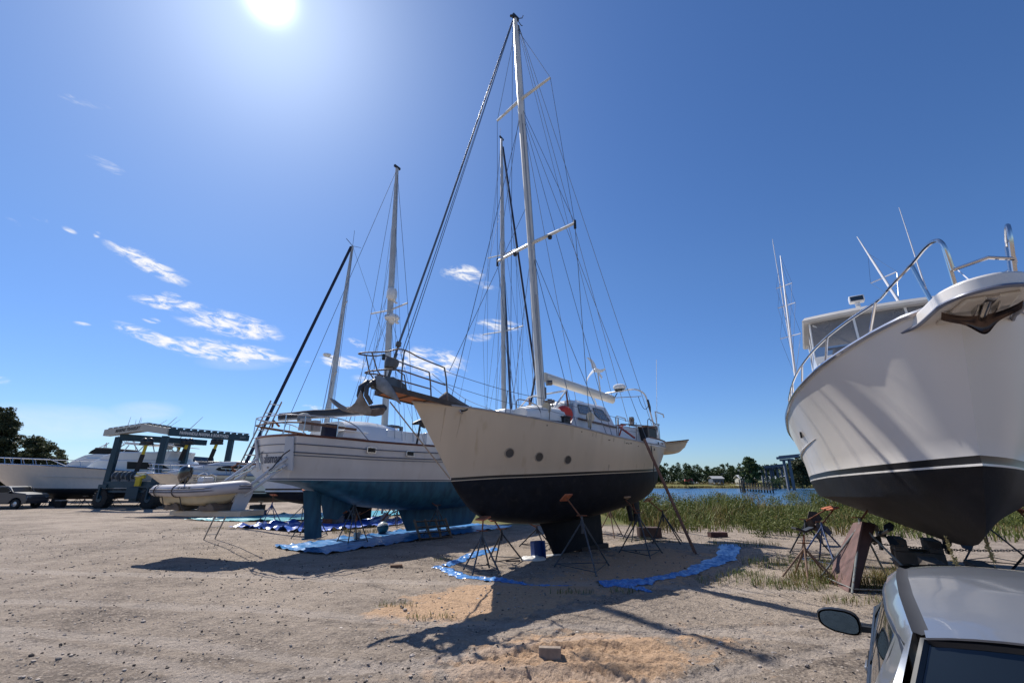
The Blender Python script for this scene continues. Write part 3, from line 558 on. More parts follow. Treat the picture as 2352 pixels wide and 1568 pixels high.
# bow platform of slatted teak between two steel sides
PL = lambda u, v, dz=0.: (u, v, 4.44+(u-4.6)*.085+dz)
mb = MB()
for k in range(9):
    v = -.36+.09*k; mb.bar(PL(4.7 if abs(v) > .3 else 5.3, v), PL(6.72, v), .082, .035)
mb.build('bow_platform', mat('platform_teak', (.50,.20,.085), .6, var=.3, vscale=5, stretch=(1,9,1)), boat)
mb = MB()
for sg in (1, -1):
    mb.bar(PL(4.3, sg*.45, .0), PL(6.78, sg*.42, .03), .07, .13, 0)
mb.bar(PL(6.76, -.44, .02), PL(6.76, .44, .02), .05, .12)
for u in (5.6, 6.2): mb.bar(PL(u, -.42, -.04), PL(u, .42, -.04), .03, .03)
mb.build('platform_frame', mat('old_timber', (.075,.06,.05), .8, var=.3, vscale=5), boat)
mb = MB()
for v in (-.2, .22):
    mb.prism([PL(6.2, v-.09, .05), PL(6.35, v-.09, .25), PL(6.7, v-.09, .36), PL(6.95, v-.09, .30), PL(7.05, v-.09, .12), PL(6.75, v-.09, .04)], (0,.05,0)); mb.prism([PL(6.2, v+.07, .05), PL(6.35, v+.07, .25), PL(6.7, v+.07, .36), PL(6.95, v+.07, .30), PL(7.05, v+.07, .12), PL(6.75, v+.07, .04)], (0,.05,0)); mb.cyl(PL(6.92, v-.1, .16), PL(6.92, v+.1, .16), .09, None, 12)
mb.build('bow_roller', mat('roller_steel', (.11,.12,.13), .5, metal=.4, var=.2), boat)
# claw anchor on the port roller
mb = MB(); v0 = .25
mb.tube([(6.6,v0,4.83), (6.95,v0,4.85), (7.2,v0,4.80), (7.36,v0,4.62), (7.36,v0,4.42), (7.2,v0,4.22)], [.045,.05,.055,.06,.06,.06], 8)
def plate(mb, pts, th): # sheet lifted between paired edges, with thickness
    a = [V3(p) for p in pts]; n = np.cross(a[1]-a[0], a[2]-a[0]); n = n/np.linalg.norm(n)*th; mb.prism(a, n)
mb.build('anchor_shank', mat('dark_iron', (.075,.075,.08), .5, metal=.4, var=.25), boat)
mb = MB(); P = []
for t in np.linspace(0, 1, 9):
    c = V3((7.28-.75*t, v0+.28, 4.72-.03*t-.42*t*t)); wd = .19*sin(pi*min(1, (.18+.82*t)))**.8*(1.25-.45*t)+.015; P.append([c+V3((.25*s, .10*(1-s*s)-.02, .95*s))*wd for s in np.linspace(-1, 1, 7)])
mb.grid(P); mb.grid([[p-V3((0,.03,0)) for p in r] for r in P]); mb.build('anchor_fluke', GALV, boat)
# second claw anchor hanging below from the other roller
mb = MB(); v1 = -.05
mb.tube([(6.75,v1,4.83), (7.0,v1,4.86), (7.22,v1,4.80), (7.36,v1,4.65), (7.38,v1,4.45), (7.30,v1,4.25), (7.2,v1,4.08)], [.06,.075,.085,.09,.085,.075,.06], 9); mb.build('anchor_shank', mat('dark_iron_shank', (.06,.06,.065), .5, metal=.4, var=.25), boat)
def horn(pts, v, th, dv): # a curved pointed claw, thickest in the middle, leaning sideways towards its tip
    mb = MB(); a = np.array(pts, float); z0 = a[:,1].min(); n = len(a); o = [(p[0], v+dv*(p[1]-z0)**1.3, p[1]) for p in a]; mb.prism(o, (0,th,0)); return mb
horn([(8.06,4.34),(7.92,4.29),(7.78,4.20),(7.62,4.13),(7.45,4.10),(7.2,4.08),(7.2,4.0),(7.5,4.0),(7.72,4.03),(7.88,4.11),(7.99,4.21)], -.16, .05, -.5).build('anchor_claw', GALV, boat, bevel=.012)
horn([(7.49,4.53),(7.41,4.42),(7.30,4.30),(7.20,4.20),(7.08,4.08),(7.1,3.97),(7.35,3.98),(7.62,4.03),(7.74,4.06),(7.64,4.13),(7.56,4.22),(7.52,4.36)], .02, .05, .35).build('anchor_claw', GALV, boat, bevel=.012)
horn([(7.35,4.08),(7.1,4.12),(6.95,4.16),(6.78,4.19),(6.70,4.22),(6.66,4.14),(6.72,4.02),(6.9,3.97),(7.2,3.97)], -.1, .12, 0).build('anchor_toe', mat('anchor_rust_patch', (.16,.12,.095), .7, var=.35, vscale=9), boat, bevel=.02)
# pulpit
T_ = .024
def rail(name, pts, r=.02, m=None, par=None): return MB().tube(spl(pts) if len(pts) > 4 else pts, r, 8).build(name, m or DKST, par if par is not None else boat)
rail('pulpit_rail', [(5.12,.38,5.50), (6.0,.42,5.62), (6.45,.45,5.72), (6.68,.42,5.72), (6.95,.30,5.62), (7.45,.12,5.53), (7.55,0,5.51), (7.45,-.12,5.53), (6.95,-.30,5.62), (6.68,-.42,5.72), (6.45,-.45,5.72), (6.0,-.42,5.62), (5.12,-.38,5.50)], .02)
rail('pulpit_rail', [(5.06,.38,5.0), (6.0,.42,5.10), (6.7,.42,5.16), (7.2,.2,5.08), (7.3,0,5.06), (7.2,-.2,5.08), (6.7,-.42,5.16), (6.0,-.42,5.10), (5.06,-.38,5.0)], .022)
for sg in (1, -1):
    rail('pulpit_post', [(5.12,sg*.38,5.50), (5.05,sg*.39,5.2), (4.95,sg*.40,4.48)], .023); rail('pulpit_post', [(6.5,sg*.44,5.72), (6.52,sg*.43,5.1), (6.5,sg*.42,4.66)], .02); rail('pulpit_post', [(7.28,sg*.16,5.56), (7.1,sg*.2,5.1), (6.85,sg*.22,4.85)], .018)
    rail('pulpit_brace', [(6.7,sg*.42,5.16), (6.45,sg*.45,5.05), (6.33,sg*.42,4.66)], .018)
mb = MB(); mb.box((7.0,.28,5.47), (.07,.07,.16)); mb.build('bow_light', BLACK, boat, bevel=.01)
# stanchions and lifelines
def lifeline(sg, z2=True):
    pts = []
    for u in (5.08, 3.25, 1.72, -.1, -1.66, -2.9):
        p = HB.sheerp(u); d = .72 if u < 5 else 1.0; pts.append((u, sg*(p[1]-.08), p[2]+d))
    for a, b_ in zip(pts, pts[1:]): 
        wire(a, b_, .009, 'lifeline', WIRE, boat, .02); wire((a[0], a[1], a[2]-.36), (b_[0], b_[1], b_[2]-.36), .008, 'lifeline', WIRE, boat, .02)
    for a in pts[1:]: p = HB.sheerp(a[0]); rail('stanchion', [(a[0], a[1], p[2]), (a[0]-.06, a[1]+sg*.02, a[2])], .014)
lifeline(1); lifeline(-1)
# furled sail bundle on the foredeck and deck boxes
mb = MB(); mb.tube([(5.05,.1,4.62), (4.85,.14,4.72), (4.5,.18,4.6), (4.1,.2,4.5), (3.7,.2,4.44)], [.05,.16,.11,.07,.02], 8); mb.build('rolled_sail', mat('grey_canvas', (.13,.125,.13), .8, var=.3, bump=.4, bscale=12), boat)
# mast, boom, spreaders
MP = [(.42,0,4.05), (.87,0,11.1), (1.37,0,17.2), (1.74,0,22.7), (1.76,0,23.0)]
def mp(z): a = np.array(MP); return np.array([np.interp(z, a[:,2], a[:,0]), 0, z])
def mast(name, pts, rx, ry, m, par, n=12):
    P = []
    for k, p in enumerate(pts):
        t = k/(len(pts)-1); s_ = 1 if t < .7 else 1-.45*(t-.7)/.3; P.append([(p[0]+rx*s_*cos(a), p[1]+ry*s_*sin(a), p[2]) for a in np.linspace(0, 2*pi, n, endpoint=False)])
    mb = MB(); mb.grid(P, close=True); mb.f += [tuple(range(n)), tuple(range(len(mb.v)-n, len(mb.v)))]; mb.m += [0, 0]
    return mb.build(name, m, par)
ms = mast('mast', [tuple(mp(z)) for z in (4.05, 7, 11.1, 14, 17.2, 20, 22.6, 23.0)], .17, .12, ALUW, boat)
mb = MB(); mb.tube([tuple(mp(z)-V3((.17,0,0))) for z in (5.6, 11, 17, 22.2)], .022, 5); mb.build('sail_track', mat('dark_track', (.10,.10,.10), .5), ms)
mb = MB(); mb.tube([tuple(mp(z)+V3((.03,.16,0))) for z in (4.6, 7, 9.2)], [.05,.055,.05], 8); mb.build('whisker_pole', ALU, ms)
mb = MB(); mb.box((1.76,0,23.08), (.35,.14,.18)); mb.cyl((1.9,0,23.05), (2.05,0,22.9), .06);  mb.cyl((1.58,0,22.7), (1.52,0,22.3), .07, .05, 8); mb.build('masthead_fittings', BLACK, ms); mb = MB(); mb.tube([(1.66,.0,23.1), (1.3,0,23.5), (1.22,0,23.75)], .02, 5); mb.build('wind_vane', BLACK, ms); mb = MB(); mb.tube([(1.7,0,23.1), (1.2,-.15,23.25), (1.12,-.15,23.32)], .02, 5); mb.build('wind_sensor', BLACK, ms)
for z, l in ((18.4, 1.62), (11.45, 2.10)):
    for sg in (1, -1):
        c = mp(z); mb = MB(); mb.tube([c+V3((0,sg*.1,0)), c+V3((-.12,sg*l,.05))], [.075,.05], 8); mb.build('spreader', ALUW, ms)
        if z < 12: mb = MB(); mb.lathe([(0,-.02),(.075,-.05),(.09,.05),(0,.07)], c+V3((-.05,sg*l*.45,-.1)), (0,0,1), 12); mb.build('spreader_light', BLACK, ms); mb = MB(); mb.cyl(c+V3((-.12,sg*l,-.18)), c+V3((-.12,sg*l,.16)), .05, None, 8); mb.build('spreader_boot', BLACK, ms)
bm_ = MB(); P = []
for t in np.linspace(0, 1, 9):
    u = .25-4.55*t; zc = 6.08-.27*t; P.append([(u, .15*cos(a)*(1-.0*t), zc+.185*sin(a)) for a in np.linspace(0, 2*pi, 12, endpoint=False)])
bm_.grid(P, close=True); bm_.f += [tuple(range(12)), tuple(range(96, 108))]; bm_.m += [0, 0]; bm_.build('boom', mat('boom_white', (.66,.61,.53), .45, var=.05, vscale=1), boat)
mb = MB(); mb.cyl((.30,.12,5.83), (.12,.22,5.85), .1, None, 10); mb.cyl((.28,.14,5.15), (.16,.24,5.15), .09, None, 10); mb.cyl((.2,-.05,5.15), (.1,.3,5.15), .07, None, 10); mb.box((.42,.14,5.45), (.1,.06,.4)); mb.build('mast_winch', DKST, boat)
def topz(z, dv=0., du=0.): return mp(z)+V3((du, dv, 0))
def stay(name, p, q, r=.012, m=None): return wire(p, q, r, name, m or WIRE, boat)
fs_ = MB(); fs_.tube([topz(22.7,0,.2), (3.99,0,15.05), (5.24,0,10.31), (6.42,0,6.05)], .035, 8); fs_.build('furled_forestay', mat('furled_sail_grey', (.16,.17,.19), .35, metal=.5, var=.1), boat)
stay('halyard', topz(22.6,.02,.2), (6.38,.12,5.75), .012); stay('halyard', topz(22.5,-.05,.2), (6.2,-.15,5.6), .012)
mb = MB(); mb.tube([(6.42,0,6.05), (6.68,0,4.94)], .035, 8); mb.lathe([(.03,-.16),(.16,-.14),(.19,-.02),(.19,.1),(.1,.14),(.03,.16)], (6.6,0,5.42), (-.23,0,1), 14); mb.lathe([(.03,-.08),(.075,-.06),(.075,.06),(.03,.08)], (6.44,0,6.0), (-.23,0,1), 10); mb.tube([(6.5,.08,5.7),(6.62,.1,5.3),(6.7,.08,4.9)], .02, 6); mb.build('furling_drum', mat('furler_grey', (.12,.115,.11), .5, metal=.3), boat)
stay('inner_forestay', topz(17.2,0,.15), (4.6,0,4.5)); 
for sg in (1, -1):
    ch = lambda u: HB.sheerp(u)*V3((1, sg, 1))-V3((0, sg*.1, 0))
    stay('shroud', topz(22.5), topz(18.45, sg*1.62, -.12), .011); stay('shroud', topz(18.45, sg*1.62, -.12), topz(11.5, sg*2.1, -.12), .011); stay('shroud', topz(11.5, sg*2.1, -.12), ch(-.1), .013)
    stay('shroud', topz(18.1), topz(11.5, sg*2.1, -.12), .011); stay('shroud', topz(11.2), ch(.55), .012); stay('shroud', topz(11.2), ch(-1.0), .012); stay('running_backstay', topz(17.9), (-4.2, sg*1.55, 3.9), .011); stay('backstay', topz(22.8,0,-.2), (-6.9, sg*.6, 4.15), .012)
    stay('shroud', topz(17.9), ch(-1.3), .011)
stay('halyard', topz(22.4,0,-.2), (-4.3,0,5.95), .010); stay('halyard', topz(22.3,.1,-.1), topz(5.2,.18,-.05), .010); stay('halyard', topz(17,.13,.1), topz(5.0,.2,.1), .010)
stay('bobstay', (6.55,0,4.38), (4.47,0,2.45), .020, ROPE)
stay('halyard', topz(12.9,0,.2), (4.9,.33,5.45), .01); stay('halyard', topz(22.4,-.02,.2), (3.0,.95,4.35), .010); stay('halyard', topz(17.5,.1,.1), (1.9,1.3,4.25), .010)
# deckhouse
PHW = mat('deckhouse_white', (.66,.67,.68), .35, var=.04, coat=.2)
def wl_(u): return 1.12-.04*(u+1)
mb = MB(); P = []
for (u0, u1, v, z) in ((.28,-2.62,1.2,3.9),(.22,-2.58,1.16,4.30),(-.02,-2.40,1.12,4.62),(-.12,-2.15,1.02,5.08),(-.25,-2.05,.9,5.16)):
    P.append([(u0,v,z),(u1,v,z),(u1-.05,0,z),(u1,-v,z),(u0,-v,z),(u0+.12,0,z)])
mb.grid(P, close=True); n0 = len(mb.v); mb.f.append(tuple(n0-6+i for i in range(6))); mb.m.append(0); ph = mb.build('deckhouse', PHW, boat, ang=25, bevel=.02)
mb = MB(); mb.box((-1.1,0,5.18), (1.7,1.5,.04)); mb.build('roof_hatch', WHITE, ph, bevel=.015)
def sidewin(poly, sg):
    def vv(z): return np.interp(z, [4.30,4.62,5.08], [1.16,1.12,1.02])+.012
    P = [(u, sg*vv(z), z) for u, z in poly]; c = sum(V3(p) for p in P)/len(P); rd = []
    for i, p in enumerate(P): # rounded corners
        a, b_ = V3(P[i-1]), V3(P[(i+1)%len(P)]); p = V3(p)
        for t in (.22, .07): rd.append(p+(a-p)*t)
        for t in (.07, .22): rd.append(p+(b_-p)*t)
    m_ = MB(); m_.prism(rd, (0, sg*.008, 0)); wn = m_.build('window', CLEAR, ph, recalc=True); MB().tube([p+V3((0, sg*.008, 0)) for p in rd], .018, 5, closed=True).build('window_frame', mat('grey_rubber', (.12,.14,.16), .5) if 'grey_rubber' not in bpy.data.materials else bpy.data.materials['grey_rubber'], wn)
for sg in (1, -1):
    sidewin([(-.30,5.0),(-.98,5.0),(-1.02,4.68),(-.28,4.68)], sg); sidewin([(-1.22,4.98),(-1.82,4.96),(-2.2,4.56),(-1.5,4.58),(-1.25,4.72)], sg)
for v0 in (-.75, 0, .75):
    m_ = MB(); P = []
    for z in (4.68, 5.02):
        t = (z-4.62)/.46; x = -.02-.10*t+.12*(1-abs(v0)) ; P.append([(x+.02, v0-.3, z), (x+.02, v0+.3, z)])
    m_.grid(P); m_.build('windscreen', CLEAR, ph)
mb = MB(); mb.tube([(-.9,.5,5.2),(-.9,.5,5.3),(-1.5,.45,5.3),(-1.5,.45,5.2)], .014, 6); mb.build('grab_rail', STEEL, ph)
mb = MB(); mb.box((1.7,0,4.28), (3.0,1.7,.5), taper=.86); mb.build('cabin_trunk', PHW, boat, bevel=.04)
mb = MB(); 
for p, q in (((-.1,1.2,4.47),(-2.55,1.2,4.35)),): mb.bar(p, q, .03, .06)
mb.build('rubbing_strip', TEAK, boat)
# vent cowls
COWL = mat('cream_cowl', (.62,.52,.36), .5, var=.05)
for (u, v, z) in ((1.62,1.18,4.40),(-.45,1.42,4.28)):
    mb = MB(); mb.lathe([(.07,-.12),(.07,.05),(.09,.12)], (u, v, z), (0,0,1), 12); mb.lathe([(.02,-.16),(.10,-.1),(.16,.02),(.175,.05),(.15,.05),(.0,-.02)], (u, v+.02, z+.24), (.25,1,.1), 16); mb.build('vent_cowl', COWL, boat)
# black hatch box, steel frame at the mast, granny bars
rail('mast_guard', [(.72,.75,4.15), (.72,.72,5.0), (.6,.4,5.1), (.5,.0,5.12)], .02); rail('mast_guard', [(2.35,.62,4.3), (2.42,.66,4.84), (2.2,.68,4.9), (1.7,.7,4.84), (1.55,.7,4.75), (1.5,.7,4.3)], .018)
for p, q in (((.15,.9,5.46),(.9,.95,4.75)),((.15,.9,5.46),(.02,.95,4.2)),((.15,-.9,5.46),(.9,-.95,4.75)),((.15,-.9,5.46),(.02,-.95,4.2)),((.15,.9,5.46),(.15,-.9,5.46))): MB().cyl(p, q, .032, None, 8).build('boom_gallows', WHITE if q[2] > 4.5 else RUST, boat)
# stern arch with radar and wind generator
AR = [(-5.6,1.35,3.9), (-5.25,1.3,4.96), (-5.02,1.3,5.6), (-4.86,1.28,5.93), (-4.6,1.2,6.08), (-4.3,1.05,6.12), (-4.25,.3,6.12), (-4.3,-.5,6.12), (-4.3,-1.05,6.12), (-4.6,-1.2,6.08), (-4.86,-1.28,5.93), (-5.02,-1.3,5.6), (-5.25,-1.3,4.96), (-5.6,-1.35,3.9)]
rail('stern_arch', AR, .035, WHITE)
mb = MB(); c = (-4.28,.42,6.30); mb.lathe([(0,-.11),(.2,-.11),(.27,-.05),(.28,0),(.27,.06),(.2,.11),(0,.12)], c, (0,0,1), 22); mb.lathe([(.24,-.12),(.16,-.19),(0,-.19)], c, (0,0,1), 16, 1); mb.build('radar', [WHITE, BLACK], boat)
wg = MB(); wg.cyl((-3.95,-.35,6.05), (-3.82,-.35,7.0), .03, .028, 8); wgo = wg.build('wind_generator_pole', ALU, boat)
mb = MB(); wc = V3((-3.72,-.35,7.1)); mb.ball(wc, (.16,.1,.1), 12, 8); mb.prism([wc+V3((-.1,0,0)), wc+V3((-.42,0,-.22)), wc+V3((-.38,0,-.34)), wc+V3((-.05,0,-.1))], (0,.02,0)); mb.build('generator_body', WHITE, wgo)
for a in (pi/2+.12, pi/2+2.2, pi/2-2.0):
    mb = MB(); P = []
    for t in np.linspace(0, 1, 8):
        r = .06+.58*t; aa = a+.30*t*t; wd = .085*(1-.7*t)+.012; c = wc+V3((.16+.10*t*t, r*cos(aa), r*sin(aa))); tn = V3((.5, -sin(aa), cos(aa)))*wd; P.append([c-tn, c+V3((.015,0,0)), c+tn])
    mb.grid(P); mb.build('turbine_blade', WHITE, wgo)
stay('radar_line', (-4.25,.3,6.05), (-4.3,.1,5.85), .02, BLACK); wire((-4.1,.05,5.85), (-4.7,1.2,5.85), .016, 'mainsheet', ROPE, boat, .0); wire((-4.6,1.1,5.86), (-5.05,1.3,5.5), .012, 'mainsheet', BLACK, boat, .35)
MB().tube([(-4.98,1.33,5.72), (-5.02,1.36,5.4), (-5.08,1.36,5.2)], [.05,.06,.02], 6).build('block_tackle', BLACK, boat)
wire((-5.75,1.2,4.2), (-6.75,1.05,7.9), .011, 'whip_antenna', WHITE, boat)
# stern rails, lockers, gear
rail('stern_rail', [(-1.66,1.72,4.62), (-1.7,1.72,3.9)], .016)
for sg in (1, -1):
    rail('stern_rail', [(-4.1,sg*1.7,3.9), (-4.12,sg*1.7,4.75), (-5.0,sg*1.55,4.68), (-6.2,sg*1.1,4.8), (-6.9,sg*.75,4.85), (-7.2,0,4.85)], .016); rail('stern_rail', [(-5.0,sg*1.55,4.68), (-5.0,sg*1.55,3.9)], .016); rail('stern_rail', [(-6.2,sg*1.1,4.8), (-6.2,sg*1.1,3.9)], .016); rail('stern_rail', [(-6.9,sg*.75,4.85), (-6.9,sg*.75,3.95)], .016)
rail('davit_arm', [(-6.3,1.0,4.1), (-6.2,1.0,5.38), (-6.95,1.0,5.32), (-7.0,1.0,5.18)], .028, ALU); rail('davit_arm', [(-6.3,-1.0,4.1), (-6.2,-1.0,5.38), (-6.95,-1.0,5.32), (-7.0,-1.0,5.18)], .028, ALU)
mb = MB(); mb.box((-3.6,0,4.1), (2.2,2.5,.75), taper=.9); mb.build('cockpit_coaming', PHW, boat, bevel=.03)
mb = MB(); mb.box((-3.75,1.18,4.72), (.14,.14,.3)); mb.lathe([(.1,-.1),(.07,0),(.11,.12),(.12,.16)], (-3.75,1.18,4.62), (0,0,1), 12); mb.build('sheet_winch', DKST, boat)
mb = MB(); mb.bar((-3.2,1.0,4.56), (-6.4,.9,4.72), .05, .04); mb.bar((-3.4,1.25,4.50), (-6.2,1.0,4.60), .03, .03); mb.bar((-4.5,1.3,4.56), (-5.6,1.25,4.58), .2, .06); mb.build('lashed_boards', TEAK, boat)
mb = MB(); mb.bar((-1.95,1.62,4.35), (-2.6,1.55,4.42), .06, .05); mb.bar((-2.1,1.6,4.3), (-2.95,1.7,3.95), .06, .05); mb.bar((-2.4,1.55,4.4), (-2.2,1.5,4.0), .04, .04); mb.build('red_brace', mat('red_paint', (.38,.045,.03), .5), boat)
# ---- gear lying on the deck (things of their own)
def on(fr, l): return fr.wor(l)
th = thing('covered_dinghy', 'white canvas covered dinghy lashed on the foredeck of the beige sailboat', 'dinghy', on(B, (1.7,.95,4.25)), B.a)
mb = MB(); P = []
for t in np.linspace(0, 1, 12):
    x = .92-1.85*t; hh = .50*(sin(pi*min(1, .22+.78*t*1.02)*.62)**.5); wv = .38+.04*sin(7*t); P.append([(x, wv*cos(a)*1.0, max(0, hh*sin(a)**.75 if sin(a) > 0 else 0)+.012*sin(11*t+3*a)) for a in np.linspace(-.02, pi+.02, 11).clip(0, pi)])
mb.grid(P); mb.f += [tuple(range(11)), tuple(range(len(mb.v)-11, len(mb.v)))]; mb.m += [0, 0]; mb.build('canvas_cover', CANVAS, th)
mb = MB(); 
for x in (.35,): mb.tube([(x, .40*cos(a), .49*max(0, sin(a))**.75+.012) for a in np.linspace(.02, pi-.02, 12)], .012, 5)
mb.build('lashing', BLACK, th)
mb = MB(); mb.lathe([(0,-.2),(.24,-.19),(.30,-.1),(.32,0),(.30,.1),(.24,.19),(0,.2)], (0,0,0), (-.45,1,.05), 26)
tag(mb.build('round_buoy', mat('red_buoy', (.52,.02,.015), .45, var=.08), loc=on(B, (.6,1.12,4.53))), 'big round red float on the deck beside the white covered dinghy', 'buoy')
mb = MB(); mb.box((0,0,.14), (.36,.26,.30), taper=.94); mb.box((0,0,.31), (.4,.3,.05)); mb.box((.0,.14,.2), (.1,.03,.06))
tag(mb.build('plastic_crate', BLACK, loc=on(B, (.82,1.30,4.10)), rotz=B.a, bevel=.015), 'small black crate on the deck in front of the red float', 'crate')
for k, (u, v, lb) in enumerate(((-4.55,1.35,'black storage tub at the stern of the beige sailboat, the one nearer the cabin'),(-5.15,1.2,'black storage tub at the stern of the beige sailboat, the one nearer the stern arch'))):
    t = thing('storage_tub', lb, 'tub', on(B, (u, v, 3.95)), B.a, 'black storage tubs'); mb = MB(); mb.box((0,0,.26), (.52,.4,.52), Matrix.Rotation(pi, 3, 'X'), taper=.85); mb.build('tub', BLACK, t, bevel=.02); mb = MB(); mb.box((0,0,.54), (.58,.46,.05)); mb.build('rim', TEAK if k == 0 else BLACK, t, bevel=.01)
# dinghy hung across the stern
dg = thing('stern_dinghy', 'cream rowing dinghy hung across the stern of the beige sailboat', 'dinghy', on(B, (-7.75,.35,3.55)), B.a)
DH = Hull([(1.35,0,.62),(1.1,.25,.58),(.6,.48,.54),(0,.55,.52),(-.7,.52,.53),(-1.3,.42,.56)], [(1.15,0,.3),(.9,.15,.28),(.5,.36,.25),(0,.46,.24),(-.7,.42,.25),(-1.27,.34,.27)], [(1.1,.28),(.8,.08),(0,0),(-.7,.02),(-1.24,.08)], n=18, nt=3, nb=5, p=.7, tr=.02, bot_mi=0)
h_ = DH.mesh(MB()).build('dinghy_hull', mat('cream_gelcoat', (.62,.55,.42), .4, var=.06), dg, merge=1e-4); h_.rotation_euler = (0, 0, pi/2)
mb = MB(); DH.rail(mb, .03, 1); DH.rail(mb, .03, -1); o = mb.build('gunwale', TEAK, dg); o.rotation_euler = (0, 0, pi/2)
mb = MB(); DH.deck(mb, .08, 0.); o = mb.build('dinghy_cover', TEAK, dg); o.rotation_euler = (0, 0, pi/2)
# ladder leaning on the port quarter
foot = gnd((1597, 1270)); top = on(B, (-3.12, 2.0, 3.9))
def ladder(name, label, foot, top, wid, rungs, m, mr_=None, w=.07, d=.035):
    foot, top = V3(foot), V3(top); t = thing(name, label, 'ladder', foot); ax = top-foot; ln = np.linalg.norm(ax); ax = ax/ln; sd = np.cross(ax, (0,0,1)); sd /= np.linalg.norm(sd)
    for sg in (1, -1): MB().bar(sd*sg*wid/2, ax*ln+sd*sg*wid/2, d, w, 0, np.cross(sd, ax)).build('side_rail', m, t, bevel=.004)
    for k in range(rungs): p = ax*ln*(k+.6)/rungs; MB().cyl(p-sd*wid/2, p+sd*wid/2, .016, None, 7).build('rung', mr_ or ALU, t)
    return t
ladder('ladder', 'brown extension ladder leaning on the stern quarter of the beige sailboat', foot, top, .36, 13, mat('brown_fibreglass', (.17,.085,.06), .6, var=.2, vscale=6))
MB().tube([(-3.9,1.84,3.8), (-3.95,1.86,3.0), (-3.95,1.78,2.3)], .02, 5).build('hanging_rope', BLACK, boat)
# ================================================================= the white ketch with the blue bottom
T = Fr((-7.5, 18.0), 57)
tb = thing('ketch', 'white ketch with a blue bottom, name lettered on its stern and grey davit arms', 'sailboat', T.o, T.a)
HT = Hull([(15.6,0,4.75),(14.2,.75,4.5),(12,1.5,4.22),(8,2.1,3.98),(4,2.15,3.86),(1,1.9,3.84),(-.6,1.70,3.87),(-2.08,1.38,3.90)],
          [(13.6,0,2.40),(12,.7,2.40),(9,1.6,2.41),(5,1.9,2.43),(1.5,1.65,2.45),(-.5,1.2,2.47),(-1.85,.78,2.48)],
          [(13.6,2.3),(13,1.7),(11,1.25),(7,1.05),(4,1.12),(1.5,1.45),(.4,1.78),(-.6,2.15),(-1.9,2.38)],
          bands=((.05,1),(.02,0)), bulge=.05, p=.6, q=1.1, tr=.28, bot_mi=2, nt=9)
TW = hullpaint('ketch_white_paint', (.62,.605,.60), (.53,.51,.48), .3, 2.)
TBLUE = mat('blue_antifouling', (.018,.085,.145), .6, var=.4, vscale=2.5, col2=(.03,.13,.20), thr=(.42,.7), stretch=(1,1,.3))
GREY = mat('grey_stripe', (.10,.115,.15), .5)
HT.mesh(MB()).build('hull', [TW, GREY, TBLUE], tb, merge=1e-4, ang=35)
HT.deck(MB()).build('deck', DECK, tb)
mb = MB(); HT.rail(mb, .045, 1, .03); HT.rail(mb, .045, -1, .03); 
def tu(v, z): # stern surface
    k = np.interp(z, [2.48, 3.90], [0, 1]); u = -1.85*(1-k)-2.08*k; hv = .78*(1-k)+1.38*k+.05*sin(pi*k); return u-.28*(1-min(1, (v/hv)**2))*min(1, hv)
mb.tube([(tu(v, 3.90), v, 3.93) for v in np.linspace(-1.36, 1.36, 11)], .045, 6); mb.build('cap_rail', mat('varnished_teak', (.13,.045,.022), .35, var=.2, vscale=6), tb)
for dz, w_ in ((.28,.018),(.56,.018),(.66,.012)):
    mb = MB()
    for sg in (1, -1):
        P = []
        for p in HT.sh:
            z = p[2]-dz; P.append((p[0], sg*(HT.side(p[0], z)+.045+.05*sin(pi*min(1, dz/1.4))), z))
        if dz < .6 or True: mb.tube([q for q in P if q[0] < 13.5], w_, 4)
    if dz < .6: mb.tube([(tu(v, 3.9-dz)-.015, v, 3.9-dz) for v in np.linspace(-1.28, 1.28, 11)], .014, 4)
    mb.build('cove_stripe', GREY, tb)
PGL = mat('port_black_glass', (.010,.010,.012), .3, var=.05, spec=.2)
for sg in (1, -1):
    for u, z in ((.75,3.54),(2.64,3.49),(4.7,3.47),(7.2,3.5)):
        v = HT.side(u, z)+.075; mb = MB(); mb.box((u, sg*v, z), (.44,.03,.23), mi=0); mb.box((u, sg*(v+.012), z), (.37,.03,.17), mi=1); mb.build('portlight', [STEEL, PGL], tb, bevel=.008)
mb = MB(); mb.foil((4.0,0,1.3), (10.8,0,1.3), (4.75,0,.16), (9.6,0,.12), .2, 5); mb.build('keel', TBLUE, tb, ang=50)
mb = MB(); mb.foil((.02,0,2.0), (-.72,0,2.05), (.32,0,.32), (-.42,0,.36), .06, 5); mb.foil((-.55,0,.36),(.28,0,.36),(-.5,0,.30),(.2,0,.30),.05,2); mb.build('rudder', TBLUE, tb, ang=50)
mb = MB(); mb.foil((1.9,0,1.6), (-.02,0,1.95), (.95,0,.92), (.30,0,.98), .09, 5); mb.build('skeg', TBLUE, tb, ang=50)
mb = MB(); mb.cyl((1.3,0,1.2), (.95,0,1.12), .07); 
for k in range(3):
    a = 2.1*k+.5; c = V3((1.85,0,1.02)); mb.prism([c, c+V3((.02,.2*cos(a-.3),.2*sin(a-.3))), c+V3((0,.26*cos(a),.26*sin(a))), c+V3((-.03,.2*cos(a+.3),.2*sin(a+.3)))], (.015,0,0))
mb.cyl((1.95,0,1.02), (2.6,0,1.25), .025); mb.build('propeller', RUST, tb)
